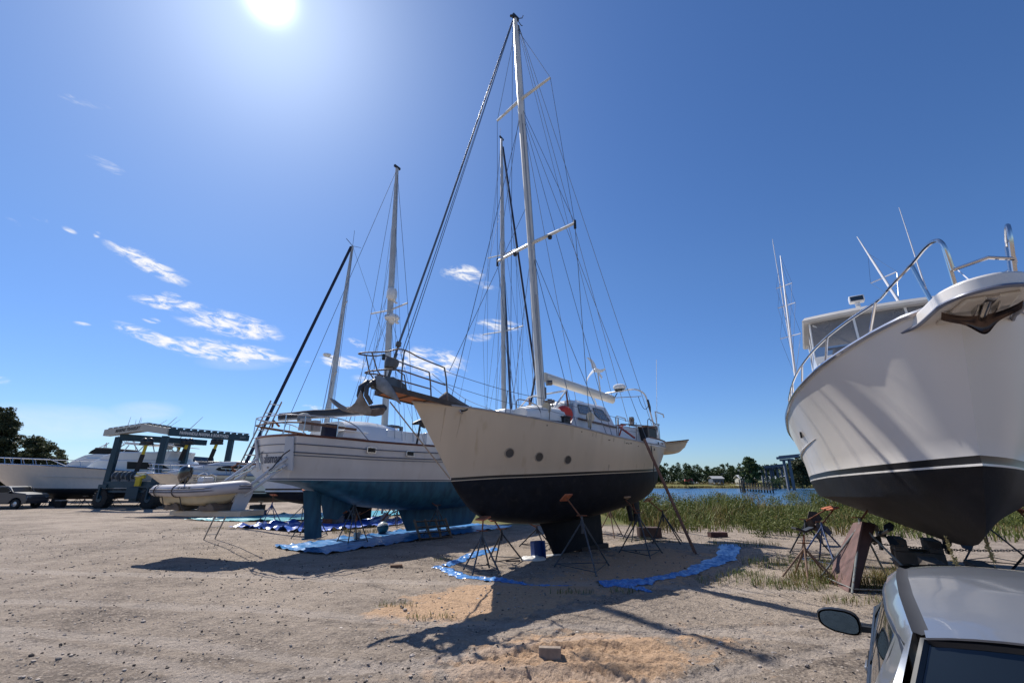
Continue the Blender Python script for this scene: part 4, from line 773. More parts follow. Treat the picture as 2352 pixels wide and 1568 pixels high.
# lettering on the stern
def lettering(name, body, size, vc, zc, m, par, sx=.8, off=.0, shear=0.):
    vs, fs = textmesh(body, size, shear, off, sx); x0 = (min(p[0] for p in vs)+max(p[0] for p in vs))/2
    mb = MB(); mb.add([(tu(-(x-x0)+vc, zc+y)-.022, -(x-x0)+vc, zc+y) for x, y in vs], fs); return mb.build(name, m, par, recalc=False, smooth=False)
INK = mat('letter_blue_grey', (.055,.065,.10), .5)
lettering('name_lettering', 'alisman', .44, -.20, 3.00, INK, tb, sx=.76, off=.010)
mb = MB() # the uncial T: a sweeping bar over a closed bowl
def strip(mb, pts, w0, w1=None):
    n = len(pts); P = []
    for i, (v, z) in enumerate(pts):
        a = np.array(pts[max(i-1, 0)]); b_ = np.array(pts[min(i+1, n-1)]); d = b_-a; d = d/np.linalg.norm(d); nn = np.array([-d[1], d[0]]); w_ = w0+(((w1 if w1 else w0)-w0)*i/(n-1)); P.append([(tu(v+nn[0]*s*w_, z+nn[1]*s*w_)-.022, v+nn[0]*s*w_, z+nn[1]*s*w_) for s in (-1, 1)])
    mb.grid(P)
v0 = .53
strip(mb, [(v0+.10,3.33),(v0+.06,3.38),(v0,3.37),(v0-.1,3.38),(v0-.17,3.42)], .022, .012); strip(mb, [(v0+.04,3.36),(v0+.05,3.2),(v0+.05,3.08),(v0+.0,2.98),(v0-.08,2.99),(v0-.12,3.08),(v0-.10,3.18),(v0-.03,3.22)], .03, .016)
mb.build('name_initial', INK, tb, recalc=False, smooth=False)
lettering('port_lettering', 'LOST', .15, .30, 2.60, INK, tb, sx=.95)
mb = MB(); 
for k in range(5): a = -.9+k*.45; strip(mb, [(.02+.03*cos(a*2), 2.86), (.02+.10*sin(a), 2.88-.07*cos(a))], .016, .01)
mb.build('stern_emblem', mat('emblem_brown', (.20,.15,.13), .6), tb, recalc=False, smooth=False)
# davits: grey plates on the stern corners, twin arms down to a lowered platform
DV = mat('davit_grey_paint', (.47,.50,.55), .4, var=.06, vscale=2)
plt_r = V3(T.loc((-8.75, 14.9, 1.47))); plt_l = V3(T.loc((-11.97, 15.9, 1.42))); pd = (plt_l-plt_r); pl_ = np.linalg.norm(pd); pd /= pl_; pn = np.cross(pd, (0,0,1)); pn /= np.linalg.norm(pn)
if pn[0] < 0: pn = -pn   # towards the hull
for sg in (1, -1):
    mb = MB(); P = [(v, z) for v, z in ((.98,3.86),(1.28,3.86),(1.16,2.72),(.72,2.78),(.80,3.05))]; q = [(tu(sg*v, z)-.04, sg*v, z) for v, z in P]; mb.prism(q, (-.05,0,0)); mb.build('davit_plate', DV, tb, bevel=.01)
    a0 = V3((tu(sg*.95, 3.15)-.1, sg*.98, 3.15)); end = (plt_r+pd*.55 if sg < 0 else plt_r+pd*2.2)+pn*(.55 if sg<0 else .75)
    for dz, off in ((.0,0),(-.24,.05)): MB().tube([a0+V3((0,0,dz)), end+V3((0,0,.62+dz))], .055, 8).build('davit_arm', DV, tb)
    mb = MB(); e0 = end+V3((0,0,.75)); mb.prism([e0+V3((.22,0,.12)), e0+V3((-.18,0,-.1)), end+V3((-.30,0,.0)), end+V3((.12,0,-.02)), e0+V3((.3,0,-.25))], (0,.09*sg,0)); mb.build('davit_foot', DV, tb, bevel=.01)
    mb = MB(); m0 = a0*.5+end*.5+V3((0,-.06*sg,.28)); mb.tube([a0+V3((-.1,0,-.35)), m0], .035, 7); mb.build('davit_ram', STEEL, tb)
mb = MB(); mb.tube([(-2.25,-1.3,3.4), (-2.4,-1.2,3.25), (-2.5,-1.0,2.95), (-2.55,-.9,2.8), (-2.6,-.8,2.72)], .022, 6); mb.build('hydraulic_hose', BLACK, tb)
mb = MB(); a, b_ = plt_r-pd*.1, plt_l; pw = .95
mb.prism([a-pn*0, a+pd*(pl_-.9), b_+pn*.3, b_+pn*.9, a+pd*(pl_-.6)+pn*pw, a+pn*pw], (0,0,-.17)); mb.build('swim_platform', mat('platform_cream', (.50,.43,.33), .6, var=.12, vscale=2), tb, bevel=.02)
# deck works
mb = MB(); mb.box((4.6,0,4.2), (5.5,2.6,.62), taper=.92); mb.build('cabin_trunk', WHITE, tb, bevel=.05)
mb = MB(); P = []
for t in np.linspace(0, 1, 7): P.append([(2.9-2.9*t, v, 3.95+(.72+.12*sin(pi*t))*(1-abs(v/1.35)**6)) for v in np.linspace(-1.35, 1.35, 13)])
mb.grid(P); mb.f += [tuple(range(13)), tuple(range(len(mb.v)-13, len(mb.v)))]; mb.m += [0, 0]; mb.build('hard_dodger', WHITE, tb)
mb = MB(); mb.box((.25,-1.25,4.13), (1.15,.42,.30), taper=.85); mb.box((.25,-1.25,4.22), (1.2,.47,.03)); mb.build('deck_canister', WHITE, tb, bevel=.04)
mb = MB(); mb.box((4.45,-1.25,4.2), (.35,.3,.7)); mb.build('deck_box', WHITE, tb, bevel=.03)
mb = MB(); mb.box((-.62,-1.0,4.2), (.55,.3,.55)); mb.build('navy_weathercloth', NAVY, tb, bevel=.05)
mb = MB(); mb.box((-1.62,-.95,4.35), (.30,.34,.42), taper=.9); mb.box((-1.25,-1.0,4.33), (.30,.34,.40), taper=.9); mb.box((-1.25,-1.18,4.33), (.10,.02,.22)); mb.build('rail_seat', mat('seat_grey', (.40,.39,.38), .6, var=.1), tb, bevel=.04)
for sg in (1, -1):
    rail('stern_rail', [(-2.55,0,4.62), (-2.4,sg*1.0,4.62), (-1.9,sg*1.38,4.62), (-.7,sg*1.62,4.62), (.0,sg*1.74,4.40), (.6,sg*1.82,3.9)], .02, STEEL, tb)
    for u, v in ((-2.4,1.0),(-1.9,1.38),(-.7,1.6)): rail('stern_rail_post', [(u, sg*v, 4.62), (u, sg*v, 3.92)], .018, STEEL, tb)
    mb = MB(); mb.bar((-2.0,sg*1.36,4.36), (.1,sg*1.66,4.28), .03, .09); mb.build('rail_board', TEAK, tb)
    rail('mid_rail', [(-2.5,0,4.36), (-2.36,sg*1.0,4.36), (-1.95,sg*1.37,4.36)], .03, TEAK, tb)
MB().tube([(-1.75,.5,4.36),(-2.0,.5,4.55),(-2.05,.45,4.3)], .04, 6).build('lifesling', RUST, tb)
mb = MB(); mb.ball((-1.45,-.55,4.62), (.22,.2,.2), 12, 8, pw=.7); mb.build('grey_cover', mat('cover_grey', (.16,.19,.21), .7, var=.2, bump=.4), tb)
# masts: mizzen aft with radars, mainmast forward
mz = [T.px((884,985),1,0), T.px((912,388),1,0)]; mz[0] = np.array([mz[0][0], 0, 4.1]); 
mm = [T.px((1157,945),1,0), T.px((1152,320),1,0)]; mm[0] = np.array([mm[0][0]+.1, 0, 4.2])
def mlerp(m_, t): return m_[0]*(1-t)+m_[1]*t
m_mz = mast('mizzen_mast', [tuple(mlerp(mz, t)) for t in np.linspace(0, 1, 7)], .17, .13, ALU, tb); m_mm = mast('main_mast', [tuple(mlerp(mm, t)) for t in np.linspace(0, 1, 7)], .2, .14, ALU, tb)
mb = MB(); mb.box(mz[1]+V3((0,0,.1)), (.4,.1,.12)); mb.build('masthead', BLACK, m_mz); mb = MB(); mb.box(mm[1]+V3((0,0,.1)), (.5,.1,.14)); mb.cyl(mm[1]+V3((-.2,0,.1)), mm[1]+V3((-.2,0,.9)), .012, None, 4); mb.build('masthead', BLACK, m_mm)
for m_, par, ky in ((mm, m_mm, ((585,1.0,.9),(760,1.35,1.25))), (mz, m_mz, ((712,1.05,1.05),))):
    for (py, l0, l1) in ky:
        xs = 1154 if m_ is mm else 896; q = T.px((xs, py), 1, 0); t = (q[2]-m_[0][2])/(m_[1][2]-m_[0][2]); c = mlerp(m_, t)
        for sg in (1, -1): MB().tube([c, c+V3((-.1, sg*l0*1.25, .05))], .04, 6).build('spreader', ALUW, par)
        for sg in (1, -1):
            sp_ = c+V3((-.1, sg*l0*1.25, .05)); wire(m_[1], sp_, .012, 'shroud', WIRE, tb); wire(sp_, (m_[0][0]-.2, sg*HT.sheerp(m_[0][0])[1], 4.0), .012, 'shroud', WIRE, tb); wire(mlerp(m_, t*.98), (m_[0][0]+.5, sg*HT.sheerp(m_[0][0])[1]*.98, 4.0), .011, 'shroud', WIRE, tb); wire(mlerp(m_, t*.98), (m_[0][0]-.8, sg*HT.sheerp(m_[0][0])[1]*.98, 4.0), .011, 'shroud', WIRE, tb)
q = T.px((912,684),1,0); mb = MB(); c = V3((q[0]-.45, -.12, q[2])); mb.lathe([(0,-.32),(.2,-.30),(.22,-.22),(.26,-.15),(.26,.12),(.2,.27),(.08,.33),(0,.34)], c, (0,0,1), 18); mb.bar(c+V3((0,0,-.3)), c+V3((.45,.1,-.3)), .1, .06); mb.build('satellite_dome', WHITE, m_mz)
q = T.px((914,738),1,0); mb = MB(); c = V3((q[0]-.5, -.12, q[2])); mb.lathe([(0,-.14),(.28,-.13),(.36,-.04),(.36,.05),(.3,.13),(0,.16)], c, (0,0,1), 20); mb.lathe([(.2,-.12),(.12,-.3),(0,-.32)], c, (0,0,1), 12); mb.bar(c+V3((0,0,-.1)), c+V3((.5,.1,-.1)), .12, .08); rd = mb.build('radar', WHITE, m_mz)
vs, fs = textmesh('Raymarine', .13, 0, .004, .9); mb = MB(); mb.add([(c[0]-.365*cos((x-.33)/.36), c[1]-.365*sin((x-.33)/.36)*1., c[2]+.02+y) for x, y in vs], fs); mb.build('radar_lettering', INK, rd, recalc=False, smooth=False)
# booms with dark sail covers, furled stays
mb = MB(); P = []
q0 = T.px(Q('A',1540,520),1,0); q1 = T.px(Q('A',390,640),1,0); q0 = V3((mz[0][0]-.1, 0, 5.62)); q1 = V3((-2.1, 0, 4.66))
for t in np.linspace(0, 1, 12): c = q0*(1-t)+q1*t; rr = .17-.07*t+.012*sin(19*t); P.append([c+V3((0, .8*rr*cos(a), 1.25*rr*sin(a)+.01*sin(13*t+2*a))) for a in np.linspace(0, 2*pi, 12, endpoint=False)])
mb.grid(P, close=True); mb.f += [tuple(range(12)), tuple(range(len(mb.v)-12, len(mb.v)))]; mb.m += [0, 0]; mb.build('sail_cover', mat('charcoal_canvas', (.045,.047,.055), .75, var=.3, bump=.5, bscale=9), tb)
mb = MB(); mb.tube([q0-V3((0,0,.22)), q1-V3((0,0,.12))], .05, 8); mb.build('mizzen_boom', ALU, tb)
f0 = T.px((1155,338),1,0); MB().tube([f0, T.px((1230,860),1,0)*V3((1,1,1)), (15.3,0,4.9)], .085, 7).build('furled_forestay', NAVY, tb); MB().tube([mlerp(mm, .58), (13.9,0,4.6)], .085, 7).build('furled_staysail', NAVY, tb)
wire(mz[1], (-1.9,0,4.0), .012, 'backstay', WIRE, tb)
for k in range(7): wire(mlerp(mz, .45+.09*k), (mz[0][0]+rng.uniform(-2.5,2.5), rng.choice([-1,1])*rng.uniform(.6,1.8), 4.1), .009, 'halyard', WIRE, tb)
for k in range(7): wire(mlerp(mm, .4+.09*k), (mm[0][0]+rng.uniform(-3.5,2.5), rng.choice([-1,1])*rng.uniform(.8,1.9), 4.3), .010, 'halyard', WIRE, tb)
mb = MB(); mb.box((3.0,-.5,4.75), (.5,.3,.12)); mb.box((3.2,-.8,4.6), (.12,.12,.3)); mb.tube([(2.4,-1.3,4.0),(2.65,-.9,4.6),(2.75,-.7,4.75)], .03, 6); mb.build('mast_gear', DKST, tb)
mb = MB(); mb.tube([(3.3,-1.4,4.85),(3.7,-1.45,4.98),(3.9,-1.45,4.9),(4.1,-1.4,4.75)], [.05,.13,.16,.04], 7); mb.build('covered_outboard_bracket', BLACK, tb); rail('gear_post', [(3.55,-1.5,3.95),(3.7,-1.5,4.9)], .05, BLACK, tb)
# ---- the inflatable dinghy standing on the platform
ctr = T.wor(plt_r+pd*(pl_*.5)+pn*.55); dirw = T.M.T@pd; ang = atan2(-dirw[1], -dirw[0])   # bow to the right
_c = atd((474, 1130), 15.75); ctr = _c
rib = thing('inflatable_dinghy', 'grey inflatable dinghy with a black outboard standing on the lowered stern platform', 'dinghy', (ctr[0], ctr[1], 1.47), ang); rib.scale = (.9, .9, .76)
TUBE = mat('tube_grey', (.46,.44,.46), .55, var=.08, vscale=2, bump=.15, bscale=8); HY = mat('dinghy_cream', (.52,.43,.28), .45, var=.1)
def tubepath(r, z): return None
path = [(-1.98,.62,.80),(-1.7,.64,.80),(-.8,.66,.80),(.2,.66,.82),(.9,.6,.86),(1.4,.42,.92),(1.62,.15,.96),(1.64,0,.97),(1.62,-.15,.96),(1.4,-.42,.92),(.9,-.6,.86),(.2,-.66,.82),(-.8,-.66,.80),(-1.7,-.64,.80),(-1.98,-.62,.80)]
mb = MB(); mb.tube(path, [.10,.24]+[.26]*11+[.24,.10], 14); mb.build('inflated_tube', TUBE, rib, ang=60)
mb = MB()
for dz, rr, sh in ((-.02,.268,0),(.09,.262,0)):
    mb.tube([(p[0], p[1]+(.255 if p[1] > 0 else -.255)*(1 if abs(p[1]) > .5 else abs(p[1])/.5), p[2]+dz-.05) if p[0] < 1.5 else (p[0]+.25, p[1]*1.35, p[2]+dz-.05) for p in path[1:-1]], .032, 5)
mb.build('rub_strake', mat('strake_grey', (.13,.12,.14), .6), rib)
HR = Hull([(1.5,0,.8),(1.1,.36,.76),(.4,.52,.74),(-.6,.54,.73),(-1.7,.52,.73)], [(1.35,0,.5),(1.0,.28,.45),(.4,.45,.42),(-.6,.5,.40),(-1.66,.48,.40)], [(1.3,.44),(.9,.24),(.3,.17),(-.6,.15),(-1.62,.15)], n=20, nt=2, nb=5, p=.9, tr=.01, bot_mi=0)
HR.mesh(MB()).build('rigid_hull', HY, rib, merge=1e-4)
mb = MB(); HR.deck(mb, .05, 0); mb.build('dinghy_floor', HY, rib)
mb = MB(); mb.box((-.15,0,1.02), (.42,.5,.72), taper=.82); mb.build('console', mat('console_grey', (.50,.51,.54), .45, var=.04), rib, bevel=.06)
mb = MB(); mb.tube([(-.48,.19*cos(a),1.38+.19*sin(a)) if False else (-.40+.12*sin(a), .2*cos(a), 1.40+.16*sin(a)) for a in np.linspace(0, 2*pi, 16, endpoint=False)], .018, 6, closed=True); mb.bar((-.4,-.2,1.4), (-.4,.2,1.4), .03, .02); mb.build('steering_wheel', STEEL, rib)
mb = MB(); mb.tube([(.06,-.24,1.42),(.1,0,1.5),(.06,.24,1.42)], .02, 6); mb.tube([(.06,-.24,1.42),(.05,-.24,1.1)], .02, 6); mb.tube([(.06,.24,1.42),(.05,.24,1.1)], .02, 6); mb.build('console_rail', STEEL, rib)
ob = MB(); P = []
for z, rx, ry, ox in ((1.10,.10,.08,0),(1.18,.20,.14,0),(1.35,.29,.19,.0),(1.62,.31,.20,.02),(1.80,.26,.18,.05),(1.88,.14,.1,.07),(1.90,.02,.02,.07)): P.append([(-1.30+ox+rx*cos(a), ry*sin(a), z) for a in np.linspace(0, 2*pi, 16, endpoint=False)])
ob.grid(P, close=True); obo = ob.build('outboard_cowl', mat('black_gloss', (.012,.012,.014), .15, var=.05, coat=.6), rib); 
mb = MB(); mb.box((-1.36,0,.78), (.16,.12,.7)); mb.box((-1.36,0,.52), (.36,.2,.03)); mb.ball((-1.36,0,.40), (.2,.06,.07), 10, 6); mb.box((-1.18,0,1.0), (.22,.3,.22)); mb.build('outboard_leg', BLACK, obo, bevel=.01)
for x in (-1.45, -.55):
    mb = MB(); mb.tube([(x, .66+.275*cos(a) if True else 0, .80+.275*sin(a)) for a in np.linspace(-1.9, pi-.4, 12)], .02, 5); mb.tube([(x, -.66-.275*cos(a), .80+.275*sin(a)) for a in np.linspace(-1.9, pi-.4, 12)]+[], .02, 5); mb.tube([(x,.45,.98),(x,0,.98),(x,-.45,.98)], .02, 5); mb.tube([(x,-.58,.54),(x+.1,-.5,.1),(x+.25,-.45,-.03)], .02, 5); mb.build('lashing_strap', mat('strap', (.07,.06,.055), .8) if 'strap' not in bpy.data.materials else bpy.data.materials['strap'], rib)
mb = MB(); mb.bar((-.55,-.5,1.05), (-.25,-.72,1.35), .04, .06); mb.build('paddle_handle', BLACK, rib)
for sg in (-1, 1): MB().tube([(-.1,sg*.66,1.13),(.5,sg*.64,1.16),(1.05,sg*.56,1.18),(1.5,sg*.3,1.24),(1.58,0,1.26)], .018, 5).build('grab_line', DKST, rib)
vs, fs = textmesh('FL 6268 PK', .15, .25, .004, .92); mb = MB(); x0 = -.35
mb.add([(x0+x*1.0, -.66-.272*cos(.28+y/.27*1.), .81+.272*sin(.28+y/.27)) for x, y in vs], fs); mb.build('registration_lettering', mat('ink_black', (.02,.02,.03), .6), rib, recalc=False, smooth=False)
for x, r_ in ((-.95,.22),(.75,.26)):
    mb = MB(); mb.prism([(x-.4,-.5,-.01),(x+.4,-.5,-.01),(x+.32,-.5,.16),(x+.12,-.5,.30),(x-.1,-.5,.16),(x-.34,-.5,.20)], (0,1.0,0)); mb.build('chock', mat('chock_brown', (.16,.12,.09), .8, var=.3) if 'chock_brown' not in bpy.data.materials else bpy.data.materials['chock_brown'], rib, bevel=.01)
# ladder leaning on the stern of the ketch
bt_ = gnd((481, 1237)); tp = atd((635, 921), 17.5)
ladder('ladder', 'long aluminium ladder leaning against the stern rail of the white ketch', bt_, tp, .42, 17, mat('old_aluminium', (.20,.19,.185), .5, metal=.3, var=.2))
# ================================================================= sailboat behind the ketch
K = Fr((-14.6, 27.2), 205)
kb_ = thing('sailboat', 'sailboat with a black bottom and dark furled headsail, mostly hidden behind the white ketch', 'sailboat', K.o, K.a)
HK = Hull([(1.3,0,3.25),(.3,.5,3.15),(-2,1.35,2.98),(-5,1.75,2.85),(-8,1.6,2.82),(-10,1.15,2.86)], [(0,0,1.95),(-1,.35,1.95),(-3,1.1,1.95),(-5.5,1.55,1.95),(-8,1.3,1.95),(-9.6,.8,1.98)], [(0,1.75),(-.8,1.3),(-3,.95),(-5.5,.9),(-8,1.2),(-9.5,1.7)], bands=((.10,1),(.09,0),(.03,1)), n=30, p=.65, tr=.1, bot_mi=2)
HK.mesh(MB()).build('hull', [mat('pale_teal_white', (.60,.66,.68), .35), BOOT, ANTI], kb_, merge=1e-4); HK.deck(MB()).build('deck', DECK, kb_)
mb = MB(); mb.foil((-3.6,0,1.1), (-6.2,0,1.1), (-4.1,0,.1), (-6.2,0,.1), .16, 4); mb.build('keel', ANTI, kb_); mb = MB(); mb.foil((-8.6,0,1.5), (-9.2,0,1.6), (-8.8,0,.4), (-9.2,0,.4), .06, 4); mb.build('rudder', ANTI, kb_)
km = [np.array([K.px((748,965),1,0)[0], 0, 3.0]), K.px((810,565),1,0)]; m_k = mast('mast', [tuple(mlerp(km, t)) for t in np.linspace(0, 1, 6)], .15, .11, ALU, kb_)
fb = K.px((622,975),1,0); fb = np.array([1.25, 0, 3.3]); MB().tube([km[1]+V3((.1,0,-.1)), fb], .10, 7).build('furled_headsail', NAVY, kb_)
for py, l_ in ((702,1.0),(862,1.15)):
    q = K.px((780 if py < 800 else 757, py),1,0); t = (q[2]-km[0][2])/(km[1][2]-km[0][2]); c = mlerp(km, t)
    for sg in (1, -1): MB().tube([c, c+V3((-.15, sg*l_, .05))], .035, 6).build('spreader', ALU, m_k); wire(km[1], c+V3((-.15, sg*l_, .05)), .013, 'shroud', WIRE, kb_); wire(c+V3((-.15, sg*l_, .05)), (km[0][0]-.3, sg*1.6, 2.9), .013, 'shroud', WIRE, kb_)
    for sg in (1, -1): wire(c, (km[0][0]+.5, sg*1.6, 2.95), .012, 'shroud', WIRE, kb_)
q = K.px((760,817),1,0); mb = MB(); c = V3((q[0]+.25, .1, q[2])); mb.lathe([(0,-.08),(.2,-.08),(.27,0),(.24,.08),(0,.12)], c, (0,0,1), 16); mb.bar(c-V3((0,0,.1)), c+V3((-.35,-.1,-.15)), .06, .05); mb.build('radar', WHITE, m_k)
mb = MB(); mb.cyl(km[1], km[1]+V3((0,0,1.3)), .012, None, 4); mb.build('masthead_antenna', BLACK, m_k); mb = MB(); mb.bar(km[1], km[1]+V3((.5,.1,.45)), .03, .03); mb.bar(km[1], km[1]+V3((-.6,-.2,.1)), .02, .02); mb.build('wind_vane', BLACK, m_k)
mb = MB(); mb.box((-5,0,3.1), (3.5,1.8,.5), taper=.85); mb.build('cabin_trunk', WHITE, kb_, bevel=.04)
wire(km[1], (-9.9,0,2.9), .012, 'backstay', WIRE, kb_); rail('pulpit', [(-.5,.5,3.1),(-.3,.5,3.75),(.9,.22,3.85),(1.4,0,3.85),(.9,-.22,3.85),(-.3,-.5,3.75),(-.5,-.5,3.1)], .02, STEEL, kb_); rail('pulpit', [(1.2,0,3.25),(1.4,0,3.85)], .02, STEEL, kb_)
mb = MB(); mb.bar((.6,.1,3.3), (1.7,.1,3.35), .18, .1); mb.build('bow_roller', RUST, kb_); mb = MB(); mb.tube([(1.6,.1,3.3),(1.9,.1,3.15),(1.75,.1,2.95),(1.5,.1,2.9)], [.04,.06,.08,.1], 7); mb.build('anchor', RUST, kb_)
# ================================================================= the white motor yacht on the right
class FrS(Fr):
    k = .94; dz = .144
    def px(s, p, ax, val): return (Fr.px(s, p, ax, val*s.k+(s.dz if ax == 2 else 0))-V3((0,0,s.dz)))/s.k
    def wor(s, l): return Fr.wor(s, V3(l)*s.k+V3((0,0,s.dz)))
S = FrS((6.77, 6.52), 237)
sb = thing('motor_yacht', 'big white motor yacht with a black bottom, bow pulpit and enclosed flybridge on the right', 'motor yacht', S.o, S.a); sb.location.z = S.dz; sb.scale = (S.k,)*3
HS = Hull([(1.25,0,4.89),(1.0,.42,4.88),(.6,.75,4.84),(.1,1.05,4.79),(-.6,1.45,4.69),(-1.5,1.79,4.60),(-3,2.18,4.45),(-4.5,2.40,4.30),(-6,2.52,4.18),(-8.5,2.55,3.95),(-12.5,2.35,3.75)],
          [(.05,0,2.77),(-.35,.32,2.75),(-.84,.60,2.73),(-2.26,1.16,2.69),(-3.8,1.62,2.65),(-5.11,1.87,2.62),(-7.7,2.2,2.54),(-12.2,2.2,2.44)],
          [(.03,2.6),(-.2,2.35),(-.5,1.95),(-.75,1.68),(-1.05,1.50),(-1.6,1.33),(-3,1.20),(-6,1.12),(-9,1.10),(-12.1,1.2)],
          bands=((.12,1),(.035,0)), n=44, bulge=-.05, chine=.93, tr=.05, bot_mi=2, nb=10)
SWH = mat('yacht_white', (.68,.645,.61), .30, var=.03, vscale=.7, coat=.18)
HS.mesh(MB()).build('hull', [SWH, BOOT, mat('yacht_black_bottom', (.006,.0075,.012), .6, var=.35, vscale=2, col2=(.018,.018,.021), thr=(.55,.8), bump=.15, spec=.25)], sb, merge=1e-4, ang=28)
HS.deck(MB(), .05, .1).build('deck', WHITE, sb)
mb = MB(); HS.rail(mb, .045, 1, .01); HS.rail(mb, .045, -1, .01); mb.build('rub_rail', mat('polished_rail', (.62,.62,.66), .12, metal=.7, var=.03), sb)
for sg in (1, -1):
    mb = MB(); P = []
    for u in np.linspace(-4.0, -12.2, 26):
        z = np.interp(u, [-12.5,-4.0], [2.95,3.42]); v = HS.side(u, z)-.02; P.append((u, sg*(v-.015), z))
    mb.tube(P, [.004+.03*min(1, k/8) for k in range(26)], 6); mb.build('spray_knuckle', SWH, sb)
    mb = MB()
    for k in range(4): mb.box((-5.1-.09*k, sg*(HS.side(-5.1, 3.6)+.01), 3.65-.05*(k%2)), (.05,.05,.10))
    mb.build('exhaust_vent', BLACK, sb)
# pulpit platform with a thick rim
PV_ = .10
out = [tuple(p[:2]) for p in spl([(*q_, 0) for q_ in [(.55,.66),(.85,.56),(1.25,.51),(1.6,.48),(1.92,.44),(2.2,.31),(2.32,.16),(2.36,0),(2.32,-.16),(2.2,-.31),(1.92,-.44),(1.6,-.48),(1.25,-.51),(.85,-.56),(.55,-.66)]], 3)]
out = [(u, v+PV_*min(1, max(0, (u-.4)/.6))) for u, v in out]
mb = MB(); zt = lambda u: 4.79-.01*(u-.4)
top = [(u, v, zt(u)+.1-.05*max(0, 1-u)/.6) for u, v in out]; bot = [(u*.995, v*.98, zt(u)-.10) for u, v in out]; n = len(out)
mb.add(top+bot, [tuple(range(n)), tuple(range(n, 2*n))[::-1]]+[(i, (i+1)%n, n+(i+1)%n, n+i) for i in range(n)]); mb.build('bow_pulpit', SWH, sb, bevel=.035)
mb = MB(); mb.tube([(u*1.0, v*1.01, zt(u)-.10) for u, v in out], .028, 6); mb.build('pulpit_moulding', mat('dark_moulding', (.16,.17,.22), .3, metal=.3), sb)
mb = MB(); mb.prism([(1.0,.46,4.69),(2.1,.36,4.68),(2.1,-.16,4.68),(1.0,-.26,4.69)], (0,0,-.06)); mb.build('pulpit_underside', mat('pulpit_cream', (.60,.55,.49), .4), sb, bevel=.03)
# stainless anchor under the pulpit
POL = mat('polished_anchor', (.50,.47,.44), .16, metal=1., var=.1, vscale=6)
DU_ = V3((-.22,PV_,-.07))
mb = MB(); mb.box(V3((2.07,0,4.73))+DU_, (.5,.14,.08)); mb.tube([V3(p)+DU_ for p in [(2.27,0,4.77),(2.07,0,4.71),(1.82,0,4.63),(1.67,0,4.57)]], [.04,.055,.055,.04], 8)
for v in (-.10, .10): mb.prism([V3(p)+DU_ for p in [(2.32,v,4.79),(1.87,v,4.79),(1.74,v,4.61),(2.02,v,4.63)]], (0,.02,0))
mb.build('anchor_chute', POL, sb, bevel=.01)
mb = MB(); P = []
for t in np.linspace(-1, 1, 31):
    a = abs(t); c = V3((1.50+.06*a, .40*t+PV_, 4.50+.11*a**2.2)); ch = .03+.16*math.exp(-(a/.30)**2); P.append([c+V3((.05*s-.05*(1-s*s)*(1-a), 0, -ch*(1-s)/2+.015*(1+s))) for s in (-1, -.5, 0, .5, 1)])
mb.grid(P); mb.grid([[p+V3((.03,0,.02)) for p in r] for r in P]); mb.build('anchor_fluke', mat('anchor_brown_steel', (.09,.06,.05), .25, metal=.8, var=.3), sb)
# bow rail
RL = mat('chrome_rail', (.60,.58,.57), .12, metal=1., var=.03)
for sg in (1, -1):
    pts = [(2.12,PV_+sg*.28,5.08),(2.2,PV_+sg*.31,5.42),(2.13,PV_+sg*.34,5.54),(1.9,PV_+sg*.40,5.58),(1.5,PV_+sg*.50,5.53),(1.0,.6*PV_+sg*.70,5.38)]
    rail('bow_rail', pts+[(u, sg*(HS.sheerp(u)[1]-.14), HS.sheerp(u)[2]+.56-.02*max(0,-u-2)) for u in (.4,-.3,-1.1,-2.2,-3.4,-5,-6.6)]+[(-7.8, sg*(HS.sheerp(-7.8)[1]-.1), HS.sheerp(-7.8)[2])], .027, RL, sb)
    rail('bow_rail_post', [(1.45,PV_+sg*.42,4.88),(1.43,PV_+sg*.51,5.52)], .030, RL, sb); rail('bow_rail_post', [(2.02,PV_+sg*.28,4.88),(2.18,PV_+sg*.31,5.4)], .026, RL, sb)
    for u in (.1,-1.2,-2.8,-4.2,-4.8,-5.8): p = HS.sheerp(u); rail('bow_rail_post', [(u, sg*(p[1]-.1), p[2]), (u+.25, sg*(HS.sheerp(min(u+.25,.4))[1]-.14), HS.sheerp(u+.25)[2]+.55)], .022, RL, sb)
rail('bow_rail', [(2.12,PV_+.28,5.08),(2.34,PV_,5.08),(2.12,PV_-.28,5.08)], .025, RL, sb)
# deckhouse, flybridge, enclosure
mb = MB(); P = []
for (u0, u1, v, z) in ((-3.0,-9.4,1.72,4.2),(-3.5,-9.4,1.68,4.8),(-4.0,-9.4,1.56,5.3),(-4.1,-9.2,1.50,5.42)): P.append([(u0-.35,v,z),(u1,v,z),(u1,-v,z),(u0-.35,-v,z),(u0,-v*.5,z),(u0+.08,0,z),(u0,v*.5,z)])
mb.grid(P, close=True); n0 = len(mb.v); mb.f.append(tuple(range(n0-7, n0))); mb.m.append(0); mb.build('deckhouse', WHITE, sb, ang=30)
VIN = mat('clear_vinyl', (.17,.17,.18), .14, var=.15, vscale=1.5, alpha=.70, spec=.6)
def arc(u0, v_, bow, z, n=13): return [(u0+bow*(1-(x)**2), v_*x, z) for x in np.linspace(-1, 1, n)]
mb = MB(); mb.grid([arc(-4.55, 1.55, .18, 5.40), arc(-4.5, 1.58, .2, 5.62)]); mb.grid([[(-4.55-4.2*t, sg*1.55, 5.40) for t in (0, 1)] for sg in (1, -1)]); 
for sg in (1, -1): mb.grid([[(-4.55, sg*1.55, 5.40), (-8.6, sg*1.55, 5.40)], [(-4.5, sg*1.58, 5.62), (-8.6, sg*1.58, 5.62)]])
mb.build('flybridge_coaming', WHITE, sb)
mb = MB(); mb.grid([arc(-4.5, 1.58, .2, 5.62), arc(-4.62, 1.50, .2, 6.62)])
